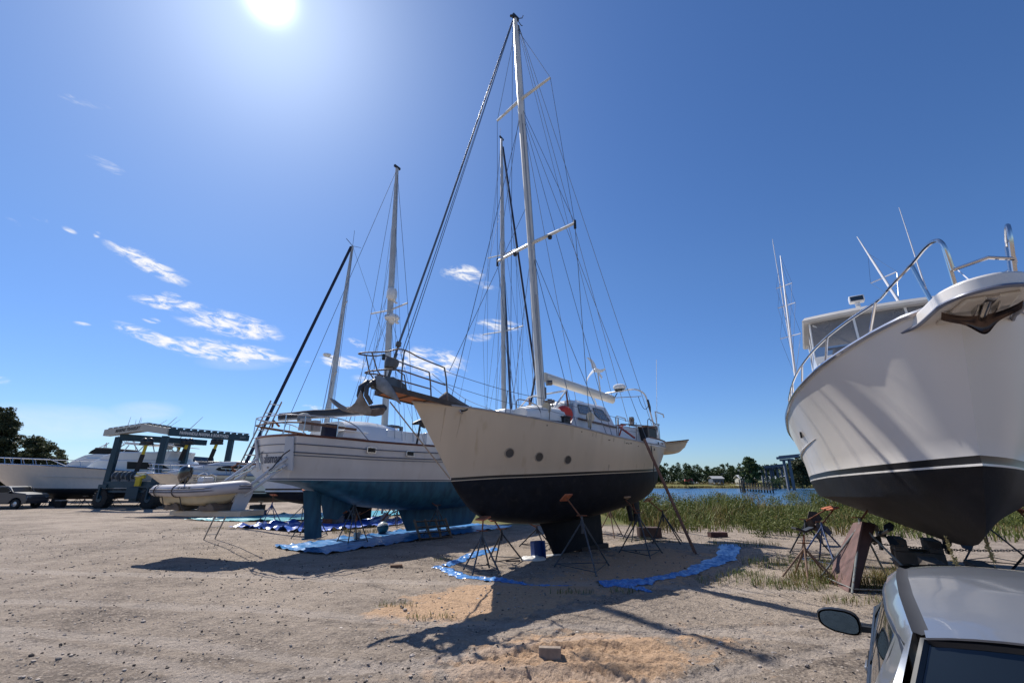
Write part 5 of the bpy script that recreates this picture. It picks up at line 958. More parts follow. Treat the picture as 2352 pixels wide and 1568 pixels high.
for sg in (1, -1): mb.grid([[(-4.5, sg*1.58, 5.62), (-7.2, sg*1.58, 5.62)], [(-4.62, sg*1.50, 6.62), (-7.2, sg*1.50, 6.62)]])
mb.build('vinyl_enclosure', VIN, sb)
mb = MB(); P = []
for (g, z) in ((.0,6.62),(.16,6.63),(.2,6.69),(.1,6.79),(-.3,6.86)): P.append(arc(-4.62+g, 1.52+g*.8, .22, z)+[(-7.6-g, (1.52+g*.8)*x, z+.05) for x in np.linspace(1, -1, 5)])
mb.grid(P, close=True); n0 = len(mb.v); k = len(P[0]); mb.f += [tuple(range(n0-k, n0)), tuple(range(k))[::-1]]; mb.m += [0, 0]; mb.build('hardtop', mat('hardtop_canvas', (.48,.46,.44), .6, var=.05), sb, ang=30)
for sg in (1, -1):
    for (u, v, w_) in ((-4.50,1.56,.022),(-4.36,.55,.045),(-4.33,-.02,.0),(-7.1,1.56,.03),(-5.8,1.56,.02)):
        if w_: MB().tube([(u-.0, sg*v, 5.62), (u-.12, sg*v*.97, 6.65)], w_, 6).build('enclosure_post', WHITE, sb)
    MB().tube([(-4.6,sg*1.45,6.56), (-4.45,sg*.5,5.70)], .022, 6).build('enclosure_brace', ALUW, sb)
mb = MB(); mb.box((-5.1,0,5.66), (.6,2.2,.45)); mb.build('helm_console', mat('helm_grey', (.30,.29,.28), .6), sb, bevel=.04)
mb = MB(); mb.tube([(-5.0,1.0,5.92),(-4.95,0,5.95),(-5.0,-1.2,5.92)], .03, 6); mb.build('helm_rail', BLACK, sb)
q = S.px(Q('6',750,905), 0, -4.8); mb = MB(); mb.cyl(q-V3((0,0,.14)), q, .06, None, 10); mb.box(q+V3((0,0,.08)), (.22,.34,.18)); mb.build('search_light', WHITE, sb, bevel=.02); mb = MB(); mb.box(q+V3((.115,0,.08)), (.012,.28,.12)); mb.build('light_lens', GLASS, sb)
# outriggers with cross trees and stay wires, whip antennas
FW = mat('outrigger_white', (.72,.70,.70), .3, var=.03)
def outrigger(p, q_, arms, L_):
    p, q_ = V3(p), V3(q_); MB().tube([p, p+(q_-p)*.6, q_], [.04,.032,.012], 7).build('outrigger', FW, sb); d = (q_-p)/np.linalg.norm(q_-p)
    side_ = np.cross(d, (0,1,0)); side_ /= np.linalg.norm(side_); sd2 = np.cross(d, side_)
    for t, l in arms:
        c = p+(q_-p)*t; tips = []
        for s_ in (1, -1): tip = c+(side_*.3+sd2*.9)*s_*l; tips.append(tip); MB().tube([c, tip], .018, 5).build('outrigger_spreader', FW, sb)
        for tip in tips: wire(tip, p+(q_-p)*min(1, t+.38), .006, 'outrigger_wire', STEEL, sb); wire(tip, p+(q_-p)*max(0, t-.4), .006, 'outrigger_wire', STEEL, sb)
def PV(k, X, Y, v): return S.px(Q(k, X, Y), 0, v)
outrigger(PV('6',200,1568,-6.8), PV('6',65,490,-8.2), ((.3,.34),(.55,.3),(.72,.28)), 1)
outrigger(PV('6',1122,897,-6.3), PV('6',750,320,-7.8), ((.33,.36),), 1)
MB().tube([PV('6',175,1400,-7.2), PV('6',0,380,-8.6), PV('6',-5,340,-8.65)], [.02,.012,.006], 6).build('whip_antenna', FW, sb)
MB().tube([PV('6',1445,1000,-5.9), PV('6',1330,680,-6.0), PV('6',1125,60,-6.1)], [.026,.02,.008], 6).build('whip_antenna', FW, sb)
MB().tube([PV('6',1420,945,-5.9), PV('6',1330,955,-5.9)], .02, 5).build('antenna_bracket', FW, sb)
wire(S.px(Q('6',1800,750),1,.25), S.px(Q('6',1540,520),1,1.0), .010, 'burgee_staff', FW, sb)
# rudders, shafts and propellers
for sg in (1, -1):
    mb = MB(); c = V3((-7.4, sg*.75, .95)); mb.cyl(c+V3((1.8,0,.25)), c, .04, .04, 8); mb.lathe([(.02,-.12),(.09,-.06),(.09,.08),(.03,.14)], c, (1,0,0), 12)
    for k in range(4):
        a = pi/4+k*pi/2; mb.prism([c+V3((.02, .07*cos(a), .07*sin(a))), c+V3((.08, .26*cos(a-.42), .26*sin(a-.42))), c+V3((.04, .40*cos(a-.12), .40*sin(a-.12))), c+V3((-.03, .40*cos(a+.16), .40*sin(a+.16))), c+V3((-.07, .24*cos(a+.45), .24*sin(a+.45)))], (.018,0,0))
    mb.build('propeller', BLACK, sb)
    mb = MB(); mb.foil((-8.3,sg*.75,1.05),(-9.0,sg*.75,1.1),(-8.4,sg*.75,.4),(-9.0,sg*.75,.4),.05,3); mb.build('rudder', BLACK, sb)
for k, (u, lb) in enumerate(((-3.6,'timber crib under the keel of the white motor yacht, nearest the bow'),(-8.2,'timber crib under the keel of the white motor yacht, nearest the stern'))):
    t = thing('keel_crib', lb, 'block', S.wor((u, 0, 0))*V3((1,1,0)), S.a, 'timber cribs under the yacht'); CRB = mat('crib_wood', (.09,.075,.065), .85, var=.3, vscale=5) if k == 0 else CRB
    for i in range(3):
        for s_ in (-.35, .35): MB().box((0,s_,.15+.3*i) if i%2 == 0 else (s_,0,.15+.3*i), (1.0,.28,.29) if i%2 == 0 else (.28,1.0,.29)).build('timber', CRB, t, bevel=.01)
# old rudder stood on the ground under the yacht, and a round part leaning behind
rp0, rp1 = gnd(Q('8',650,835)), gnd(Q('8',505,745)); RB = mat('red_brown_bottom_paint', (.125,.068,.062), .75, var=.35, vscale=4, bump=.2)
top_r = atd(Q('8',760,255), rp0[1]+.35)
t = thing('spare_rudder', 'big red brown rudder blade standing on the ground under the white yacht', 'rudder', rp0)
dx = rp1-rp0; dz = top_r-rp0; mb = MB(); e = np.cross(dx, dz); e = e/np.linalg.norm(e)
mb.prism([V3((0,0,0)), dx*1.0+V3((0,0,.02)), dx*1.05+dz*.28, dx*.75+dz*.62, dx*.42+dz*.95, dz*1.0], e*.05); mb.build('blade', RB, t, bevel=.01)
mb = MB(); mb.prism([V3((0,0,0)), dz, dz+V3((.30,.04,-.05)), V3((.16,.02,0))], e*.12+V3((0,.1,0))); mb.build('stock_plate', mat('dark_red_brown', (.07,.030,.030), .7, var=.3, vscale=4), t, bevel=.01)
c = gnd(Q('8',490,470)); t = thing('old_propeller', 'dark round propeller leaning in the weeds behind the blue jack stand', 'propeller', (c[0]+.3, c[1]+.9, .0)); mb = MB()
mb.lathe([(0,-.1),(.14,-.1),(.14,.1),(0,.1)], (0,0,.62), (.3,-1,.3), 14); OPM = mat('old_propeller_bronze', (.045,.03,.026), .7, metal=.2, var=.4, vscale=7); mb.build('hub', OPM, t)
for k in range(4):
    a = .6+k*pi/2; ax = Vector((.3,-1,.3)).normalized(); u_ = ax.orthogonal().normalized(); w_ = ax.cross(u_); mb = MB(); P = [Vector((0,0,.62))+r*(cos(a+b_)*u_+sin(a+b_)*w_)+ax*h_ for r, b_, h_ in ((.12,-.3,.05),(.45,-.62,.12),(.62,-.2,.05),(.62,.25,-.05),(.42,.6,-.12),(.12,.3,-.05))]; mb.prism(P, ax*.02); mb.build('blade', OPM, t)
# ================================================================= the parked car, seen from behind and above
ca = -atan2(.63, .77); car = thing('parked_car', 'silver grey car in the lower right corner, seen from behind and above', 'car', (2.708, 2.40, 0), ca); car.scale = (1.06, 1.06, 1.06)
PAINT, N, L, b = newmat('silver_paint'); b.inputs['Base Color'].default_value = (.25,.27,.305,1); b.inputs['Metallic'].default_value = .55; b.inputs['Roughness'].default_value = .32; b.inputs['Coat Weight'].default_value = .8; b.inputs['Coat Roughness'].default_value = .05
tc = N.new('ShaderNodeTexCoord'); n_ = N.new('ShaderNodeTexNoise'); n_.inputs['Scale'].default_value = 5; n_.inputs['Detail'].default_value = 7; L.new(tc.outputs['Object'], n_.inputs[0]); m_ = N.new('ShaderNodeMapRange'); m_.inputs[3].default_value = .26; m_.inputs[4].default_value = .42; L.new(n_.outputs[0], m_.inputs[0]); L.new(m_.outputs[0], b.inputs['Roughness'])
TRIM = mat('black_trim', (.014,.015,.018), .4, var=.1); CGL = mat('car_glass', (.012,.017,.022), .04, var=.02, spec=.7)
def interp(tab, y): a = np.array(tab, float); return [np.interp(y, a[:,0], a[:,k]) for k in range(1, a.shape[1])]
# cabin: y, roof z at the centre, roof z at the rail, rail half width, shoulder half width/z
ROOF = [(-.06,1.585,1.53,.545,.62,1.44),(.12,1.615,1.555,.555,.655,1.46),(.6,1.645,1.585,.575,.70,1.47),(1.2,1.65,1.595,.58,.715,1.48),(1.7,1.635,1.58,.57,.705,1.465),(2.05,1.60,1.55,.55,.68,1.43),(2.25,1.565,1.515,.53,.66,1.40)]
RD = mat('roof_ditch', (.03,.03,.032), .55)
mb = MB(); P = []
ys = np.linspace(-.06, 2.25, 22)
for y in ys:
    zc, zr, wr, ws, zs = interp(ROOF, y); row = []
    for x in np.linspace(-1, 1, 15): row.append((wr*.955*x, y, zr+(zc-zr)*(1-abs(x)**2.4)))
    P.append(row)
mb.grid(P); roof = mb.build('roof_panel', PAINT, car, ang=35)
mb = MB(); 
for sg in (1, -1):
    mb.grid([[(sg*wr*.955, y, zr), (sg*wr*.965, y, zr-.022), (sg*(wr*.965+.055), y, zr-.03), (sg*(wr*.965+.062), y, zr-.012)] for y in ys for zc, zr, wr, ws, zs in [interp(ROOF, y)]])
    MB().grid([[(sg*(wr*.953), y, zr-.004), (sg*(wr*.962+.03), y, zr-.016), (sg*(wr*.965+.064), y, zr-.006)] for y in ys for zc, zr, wr, ws, zs in [interp(ROOF, y)]]).build('roof_ditch', RD, car)
mb = MB()
for sg in (1, -1):
    P = []
    for y in np.linspace(-.55, 2.9, 36):
        yy_ = min(max(y, -.06), 2.25); zc, zr, wr, ws, zs = interp(ROOF, yy_); k = sm(-.06, -.6, y) if y < 0 else sm(2.25, 2.95, y); x0 = wr*.965+.062
        up = V3((x0, y, zr-.012)); sh = V3((ws, y, zs)); be = V3((.86, y, 1.12)); beo = V3((.885, y, 1.04))
        if y < -.06: t = (-.06-y)/.5; up = up*(1-t)+V3((.80, y, 1.06))*t; sh = sh*(1-t)+V3((.86, y, 1.05))*t
        if y > 2.25: t = (y-2.25)/.65; up = up*(1-t)+V3((.74, y, 1.06))*t; sh = sh*(1-t)+V3((.82, y, 1.05))*t
        mid = up*.35+sh*.65+V3((.012,0,.012)); low = sh*.93+be*.07; P.append([(sg*p[0], y, p[2]) for p in (up, mid, sh, low)])
    mb.grid(P)
mb.build('cant_rail', PAINT, car, ang=50)
for sg in (1, -1): # side glass with pillars
    def gp(y, t):
        yy_ = min(max(y, -.06), 2.25); zc, zr, wr, ws, zs = interp(ROOF, yy_); t0 = V3((ws, y, zs)); b0 = V3((.875, y, 1.05))
        if y > 2.25: k = (y-2.25)/.65; t0 = t0*(1-k)+V3((.83, y, 1.06))*k
        if y < -.06: k = (-.06-y)/.5; t0 = t0*(1-k)+V3((.86, y, 1.06))*k
        q = t0*(1-t)+b0*t; return (sg*(q[0]-.004), q[1], q[2])
    MB().grid([[gp(y, t) for t in (.05, .5, 1)] for y in np.linspace(-.5, 2.85, 24)]).build('side_glass', CGL, car)
    for y0, y1 in ((-.5,.12),(.92,1.02),(2.35,2.85)):
        MB().grid([[(p[0]+sg*.006, p[1], p[2]) for p in (gp(y, t) for t in (.0, .5, 1.0))] for y in np.linspace(y0, y1, 5)]).build('pillar', TRIM, car)
    mb = MB(); mb.tube([gp(y, .02) for y in np.linspace(-.1, 2.3, 14)], .013, 5); mb.tube([gp(y, 1.) for y in np.linspace(-.45, 2.8, 14)], .014, 5); mb.build('window_trim', TRIM, car)
    mb = MB(); P = []
    for y in np.linspace(-.52, .16, 7): k = sm(.16, -.1, y); P.append([tuple(V3(gp(y, t))+V3((sg*.010, 0, 0))) for t in (.0, .5, 1.02)])
    mb.grid(P); mb.build('rear_quarter', PAINT, car)
mb = MB(); mb.tube([(.0,-.60,1.10),(.12,-.585,1.13),(.42,-.50,1.22)], [.012,.012,.008], 5); mb.build('rear_wiper', TRIM, car)
mb = MB(); mb.box((0,-.155,1.548), (.36,.012,.022)); mb.build('brake_light', mat('brake_red', (.20,.01,.012), .2), car)
# lower body
mb = MB(); BODY = [(-.62,.62,.66,.80),(-.56,.80,.86,.98),(-.3,.86,.90,1.06),(.4,.88,.92,1.05),(1.6,.88,.92,1.04),(2.9,.86,.91,1.04),(3.3,.84,.89,1.0),(3.75,.76,.82,.90),(3.95,.60,.62,.72)]
for sg in (1, -1):
    P = []
    for y in np.linspace(-.62, 3.95, 34):
        wt, wm, zt_ = interp(BODY, y); P.append([(sg*x, y, z) for x, z in ((wt*.0+.0 if (y < -.5 or y > 2.85) else wt-.02, zt_+(.035 if y > 2.85 else .0)), (wt-.06, zt_+.012), (wt, zt_-.02), (wm, zt_-.14), (wm+.005, .72), (wm-.01, .55), (wm-.03, .36), (wm-.1, .24))])
    mb.grid(P)
mb.build('body', PAINT, car, ang=40)
mb = MB(); P = [[(x*w_, y, z) for x in np.linspace(-1, 1, 9)] for y, w_, z in ((-.5,.84,1.06),(-.58,.84,1.0),(-.64,.84,.9),(-.66,.84,.7))]; mb.grid(P); mb.build('tailgate', PAINT, car)
mb = MB(); P = [[(x*w_, y-.06*(1-x*x), z) for x in np.linspace(-1, 1, 9)] for y, w_, z in ((-.62,.85,.70),(-.70,.87,.66),(-.74,.88,.5),(-.68,.86,.3))]; mb.grid(P); mb.build('rear_bumper', TRIM, car)
mb = MB(); P = [[(x*w_, y+.05*(1-x*x), z) for x in np.linspace(-1, 1, 9)] for y, w_, z in ((3.93,.62,.74),(4.0,.66,.6),(4.02,.68,.45),(3.95,.66,.26))]; mb.grid(P); mb.build('front_bumper', TRIM, car)
# rear glass, spoiler lip, wiper, windscreen
def rg(x, t): w_ = .56*(1-t)+.76*t; return (x*w_, -.075-.40*t-.05*(1-x*x), 1.50*(1-t)+1.08*t+.055*(1-x*x)*(1-t))
MB().grid([[rg(x, t) for x in np.linspace(-1, 1, 11)] for t in np.linspace(.02, 1, 7)]).build('rear_window', CGL, car)
mb = MB(); mb.tube([rg(-.97, t) for t in np.linspace(1, .02, 7)]+[rg(x, .03) for x in np.linspace(-.9, .9, 7)]+[rg(.97, t) for t in np.linspace(.02, 1, 7)], .02, 5); mb.build('rear_window_seal', TRIM, car)
mb = MB(); P = []
for x in np.linspace(-1, 1, 13): zc, zr, wr, ws, zs = interp(ROOF, -.06); z = zr+(zc-zr)*(1-abs(x)**2.4); P.append([(wr*.99*x, -.04, z+.004), (wr*.99*x, -.115-.045*(1-x*x), z-.012), (wr*.99*x, -.112-.045*(1-x*x), z-.022), (wr*.97*x, -.06, z-.026)])
mb.grid(P); mb.build('roof_spoiler', PAINT, car, ang=50)
MB().grid([[(x*(.60*(1-t)+.74*t), 2.26+.68*t+.06*(1-x*x), 1.53*(1-t)+1.05*t+.04*(1-x*x)) for x in np.linspace(-1, 1, 9)] for t in np.linspace(0, 1, 6)]).build('windscreen', CGL, car)
mb = MB(); mb.tube([(-.16,.10,1.63),(-.15,.04,1.66),(-.15,-.02,1.69)], [.03,.02,.008], 7) if False else mb.box((0,.16,1.635), (.06,.14,.04), taper=.6); mb.build('roof_aerial', TRIM, car, bevel=.01)
for sg in (1, -1): # mirrors
    t = MB(); c = V3((sg*1.10, 2.02, 1.065)); P = []
    for y, k in ((.08,.25),(.06,.7),(.0,.95),(-.05,1.0),(-.075,.93)): P.append([c+V3((.155*k*math.copysign(abs(cos(a))**.62, cos(a))*(1.14 if cos(a)*sg > 0 else .95), y, .100*k*math.copysign(abs(sin(a))**.62, sin(a))*(1-.22*max(0, cos(a)*sg))+.012*cos(a)*sg)) for a in np.linspace(0, 2*pi, 18, endpoint=False)])
    t.grid(P, close=True); t.f.append(tuple(range(18))); t.m.append(0); mo = t.build('mirror', TRIM, car)
    g = MB(); g.add([c+V3((.132*math.copysign(abs(cos(a))**.62, cos(a))*(1.14 if cos(a)*sg > 0 else .95), -.080-.10*sin(a)*.0, .080*math.copysign(abs(sin(a))**.62, sin(a))*(1-.22*max(0, cos(a)*sg))+.012*cos(a)*sg)) for a in np.linspace(0, 2*pi, 18, endpoint=False)], [tuple(range(18))]); g.build('mirror_glass', mat('mirror_glass', (.10,.17,.26), .05, metal=1., var=.0) if sg == 1 else bpy.data.materials['mirror_glass'], mo)
    a_ = MB(); a_.bar(c+V3((-sg*.08,.0,-.05)), c+V3((-sg*.2,.05,-.055)), .05, .045); a_.build('mirror_arm', TRIM, mo)
    mb = MB(); mb.box((sg*.80, -.60, .86), (.14,.10,.24)); mb.build('tail_light', mat('tail_red', (.25,.01,.01), .2, coat=.5) if sg == 1 else bpy.data.materials['tail_red'], car, bevel=.02); mb = MB(); mb.box((sg*.66, 3.86, .74), (.22,.16,.10)); mb.build('headlight', CLEAR, car, bevel=.02)
    for y in (.25, 2.95):
        wt = MB(); wt.lathe([(.20,-.10),(.31,-.10),(.335,-.06),(.335,.06),(.31,.10),(.20,.10)], (sg*.80, y, .335), (1,0,0), 26); wo = wt.build('wheel', mat('tyre_rubber', (.018,.018,.018), .85) if 'tyre_rubber' not in bpy.data.materials else bpy.data.materials['tyre_rubber'], car)
        r = MB(); r.lathe([(.21,.085),(.19,.05),(.05,.07),(0,.075)], (sg*.80, y, .335), (sg,0,0), 20); r.build('rim', ALU, wo)
    for y in (.95, 1.05): 
        pass
    mb = MB(); mb.tube([(sg*(.885), .40, 1.05),(sg*.922, .41, .9),(sg*.928, .40, .6),(sg*.90, .38, .40)], .006, 4); mb.build('door_seam', TRIM, car); mb = MB(); mb.tube([(sg*.885, 1.28, 1.05),(sg*.925, 1.28, .9),(sg*.928, 1.28, .6),(sg*.90, 1.28, .36)], .006, 4); mb.build('door_seam', TRIM, car)
    mb = MB(); mb.box((sg*.925, 1.35, .93), (.02,.18,.03)); mb.box((sg*.925, .45, .93), (.02,.18,.03)); mb.build('door_handle', PAINT, car, bevel=.006)
# ================================================================= the boats, hoist and truck at the far left
def FRp(fr, k, pts, v): return [fr.px(Q(k, X, Y), 1, v) for X, Y in pts]
def slab(name, fr, k, pts, v, m, par, w=None, inset=0., bevel=.04):
    """block whose side outline is given on the near side plane, carried across the boat"""
    P = FRp(fr, k, pts, v); mb = MB(); mb.prism(P, (0, -2*v if w is None else -w, 0)); return mb.build(name, m, par, bevel=bevel)
L1 = Fr((-51.6, 47), 180)
lb = thing('sport_fishing_yacht', 'long white sport fishing yacht with a dark bottom and tuna tower behind the hoist', 'motor yacht', L1.o, L1.a)
HL = Hull([(4.2,0,4.15),(3,.9,4.1),(0,2.0,4.0),(-4,2.6,3.86),(-9,2.75,3.66),(-14,2.7,3.30),(-21,2.5,2.9)], [(0,0,1.75),(-2,.8,1.72),(-6,1.9,1.68),(-11,2.3,1.66),(-21,2.3,1.66)], [(0,1.65),(-1,1.1),(-3,.75),(-8,.6),(-21,.9)], bands=((.12,1),(.0,1)), n=30, bulge=-.12, chine=.88, tr=.05, bot_mi=2)
LWH = mat('far_yacht_white', (.60,.565,.52), .3, var=.04, coat=.3); DB = mat('far_dark_bottom', (.012,.016,.022), .6, var=.3)
HL.mesh(MB()).build('hull', [LWH, DB, DB], lb, merge=1e-4, ang=30); HL.deck(MB()).build('deck', WHITE, lb)
mb = MB(); HL.rail(mb, .06, 1); HL.rail(mb, .06, -1); mb.build('rub_rail', STEEL, lb)
MB().tube([(u, HL.side(u, 2.75+.02*u)+.02, 2.95+.03*u) for u in np.linspace(-1, -20, 20)], .03, 4).build('knuckle_line', LWH, lb)
slab('lower_house', L1, 'G', [(-30,790),(0,745),(60,690),(130,640),(190,622),(620,628),(1260,640),(1310,800)], 2.0, WHITE, lb, bevel=.12)
slab('upper_house', L1, 'G', [(170,630),(260,565),(400,525),(500,508),(1000,512),(1250,492),(1195,600),(1200,640)], 1.9, WHITE, lb, bevel=.12)
for pts in ([(615,655),(960,668),(975,700),(955,768),(608,762)], [(1065,690),(1130,700),(1230,755),(1240,772),(1060,768)]):
    mb = MB(); P = FRp(L1, 'G', pts, 2.02); mb.prism(P, (0,.02,0)); mb.build('window', PGL, lb)
slab('hardtop', L1, 'G', [(545,395),(600,368),(760,378),(1000,395),(1380,430),(1385,442),(1000,412),(700,408)], 1.5, WHITE, lb)
for a, b_ in (((560,405),(450,500)),((640,410),(560,510)),((720,410),(780,510)),((870,412),(780,505)),((990,415),(1010,510)),((1225,440),(1210,500)),((1340,440),(1360,500)),((1205,440),(1110,560)),((1240,440),(1290,500))):
    for v in (1.4, -1.4): MB().tube([L1.px(Q('G',*a),1,v), L1.px(Q('G',*b_),1,v)], .05, 5).build('hardtop_leg', ALUW, lb)
for a, b_ in (((490,400),(480,280)),((560,400),(500,300)),((700,400),(720,290)),((480,285),(700,300)),((450,300),(690,325)),((500,290),(610,400)),((680,310),(560,420)),((715,300),(740,500)),((600,290),(600,400)),((460,290),(440,320)),((730,300),(735,330)),((540,300),(420,440)),((640,305),(730,390))):
    for v in (.7, -.7): MB().tube([L1.px(Q('G',*a),1,v), L1.px(Q('G',*b_),1,v)], .035, 4).build('tower_pipe', ALUW, lb)
slab('tower_top', L1, 'G', [(445,300),(520,290),(610,300),(600,318),(460,315)], .7, WHITE, lb, bevel=.02)
c = L1.px(Q('G',1255,370),1,0); mb = MB(); mb.ball(c, .48, 14, 10); mb.cyl(c-V3((0,0,.8)), c, .25, .4, 12); mb.build('radar_dome', WHITE, lb)
c = L1.px(Q('G',1150,392),1,.5); mb = MB(); mb.ball(c, (.4,.4,.2), 12, 8); mb.build('radar_dome', WHITE, lb)
for a, b_, r in (((630,105),(668,0),.03),((735,80),(745,40),.02),((788,85),(820,0),.03),((812,85),(830,20),.02),((1100,105),(1200,45),.03),((1205,125),(1345,0),.04),((1265,125),(1395,38),.025),((1545,165),(1725,0),.04)):
    p = L1.px(Q('G',*a),1,1.); q = L1.px(Q('G',*b_),1,1.); g = p+(p-q)*.0; g2 = np.array([p[0], p[1], 6.0]); MB().tube([p+(p-q)*max(.6, (p[2]-6.6)/(q[2]-p[2]+.01)*.0+.9), p, q], [r, r, r*.5], 5).build('outrigger', ALUW, lb)
for v in (1, -1):
    MB().tube([(3.6, v*.4, 4.75)]+[(u, v*(HL.sheerp(u)[1]-.15), HL.sheerp(u)[2]+.62) for u in (2.5,.5,-1.5,-3.5,-6)]+[(-8, v*2.6, 3.75)], .04, 5).build('bow_rail', STEEL, lb)
    for u in (3,1.8,.8,-.2,-1.2,-2.2,-3.2,-4.5): MB().tube([(u, v*(HL.sheerp(u)[1]-.15), HL.sheerp(u)[2]), (u+.3, v*(HL.sheerp(u+.3)[1]-.15), HL.sheerp(u+.3)[2]+.6)], .03, 4).build('bow_rail_post', STEEL, lb)
L2 = Fr((-58, 57), 180)
l2 = thing('motor_yacht', 'white motor yacht with a sloping house and dark wraparound windscreen, behind the dark junipers and long yacht', 'motor yacht', L2.o, L2.a); l2['label'] = 'white motor yacht with sloping house and dark wraparound windscreen behind the long fishing yacht'
HM2 = Hull([(3,0,4.2),(0,1.6,4.1),(-6,2.5,3.9),(-20,2.3,3.4)], [(0,0,1.8),(-5,1.8,1.7),(-20,2.1,1.7)], [(0,1.7),(-3,.8),(-20,.9)], n=20, nt=4, nb=5, tr=.05, bot_mi=1)
HM2.mesh(MB()).build('hull', [LWH, DB], l2, merge=1e-4); HM2.deck(MB()).build('deck', WHITE, l2)
slab('lower_house', L2, 'd', [(840,890),(900,850),(965,805),(1150,760),(1600,770),(1600,900)], 2.0, WHITE, l2, bevel=.1); slab('upper_house', L2, 'd', [(960,805),(1060,760),(1150,722),(1300,705),(1600,715),(1600,800)], 1.7, WHITE, l2, bevel=.1)
slab('windscreen', L2, 'd', [(1190,705),(1230,665),(1290,632),(1590,645),(1580,690),(1420,716),(1300,706)], 1.6, PGL, l2, bevel=.05); slab('visor_roof', L2, 'd', [(1282,632),(1300,620),(1440,622),(1600,636),(1590,648),(1300,636)], 1.6, mat('brown_visor', (.10,.075,.065), .5), l2, bevel=.02)
for a, b_ in (((1350,620),(1480,560)),((1410,622),(1450,555)),((1450,560),(1440,620))): MB().tube([L2.px(Q('d',*a),1,0), L2.px(Q('d',*b_),1,0)], .06, 5).build('arch_pipe', WHITE, l2)
M = Fr((-26.6, 34.2), 184)
mbt = thing('express_cruiser', 'white express cruiser with bow rail and long dark cabin window behind the inflatable dinghy', 'motor yacht', M.o, M.a)
HX = Hull([(.9,0,2.93),(.2,.6,2.9),(-1.5,1.25,2.86),(-4,1.75,2.82),(-8,1.9,2.72),(-13,1.75,2.62)], [(-1.0,0,1.75),(-2,.5,1.72),(-4.5,1.3,1.70),(-8,1.65,1.68),(-13,1.6,1.68)], [(-1.1,1.6),(-2,1.15),(-4,.85),(-13,.9)], bands=((.1,1),(.07,0)), n=26, bulge=-.08, chine=.88, tr=.05, bot_mi=2)
HX.mesh(MB()).build('hull', [mat('cruiser_cream', (.66,.60,.50), .3, coat=.3), BOOT, DB], mbt, merge=1e-4, ang=30); HX.deck(MB()).build('deck', WHITE, mbt)
mb = MB(); HX.rail(mb, .05, 1); HX.rail(mb, .05, -1); mb.build('rub_rail', STEEL, mbt)
for dz in (.28, .42): MB().tube([(u, HX.side(u, HX.sheerp(u)[2]-dz)+.0, HX.sheerp(u)[2]-dz) for u in np.linspace(-3.5, -12.8, 16)], .02, 4).build('hull_stripe', GREY, mbt)
slab('cabin', M, 'G', [(1170,806),(1330,780),(1520,745),(1620,728),(1800,690),(2000,655),(2200,650),(2620,660),(2640,860),(1300,860)], 1.5, mat('cruiser_silver', (.50,.52,.56), .25, coat=.5), mbt, bevel=.12)
mb = MB(); P = FRp(M, 'G', [(1908,770),(1950,742),(2050,722),(2150,716),(2360,722),(2560,750),(2560,800),(2360,800),(2100,795),(1960,790)], 1.53); mb.prism(P, (0,.03,0)); mb.build('cabin_window', PGL, mbt)
for v in (1, -1):
    MB().tube([(.75, v*.15, 3.62)]+[(u, v*(HX.sheerp(u)[1]-.1), HX.sheerp(u)[2]+.66) for u in (0,-1.5,-3,-4.5,-6.5)]+[(-8.2, v*1.75, 3.3)], .03, 5).build('bow_rail', STEEL, mbt); MB().tube([(.75, v*.15, 3.3)]+[(u, v*(HX.sheerp(u)[1]-.1), HX.sheerp(u)[2]+.34) for u in (0,-1.5,-3,-4.5)], .02, 5).build('bow_rail', STEEL, mbt)
    for u in (.5,-.5,-1.6,-2.8,-4.2): MB().tube([(u-.1, v*max(.1, HX.sheerp(u)[1]-.1), HX.sheerp(u)[2]), (u+.12, v*max(.12, HX.sheerp(u+.1)[1]-.1), HX.sheerp(u)[2]+.66)], .022, 4).build('bow_rail_post', STEEL, mbt)
    P = FRp(M, 'G', [(1990,690),(2000,755),(2350,770),(2600,790)], v*1.62); MB().tube([(p[0], v*1.68, p[2]) for p in P], .03, 5).build('side_rail', STEEL, mbt)
    for X in (2060,2120,2200,2290): p = M.px(Q('G',X,762),1,1.6); MB().tube([(p[0], v*1.68, p[2]), (p[0]-.25, v*1.75, 2.75)], .02, 4).build('side_rail_post', STEEL, mbt)
mb = MB(); mb.prism([(.4,.18,2.96),(1.45,.12,2.9),(1.45,-.12,2.9),(.4,-.18,2.96)], (0,0,.1)); mb.build('bow_plank', WHITE, mbt, bevel=.02); mb = MB(); mb.bar((.9,.0,2.86), (1.5,.0,2.78), .16, .1); mb.ball((1.4,0,2.72), (.2,.22,.08)); mb.build('anchor', POL, mbt)
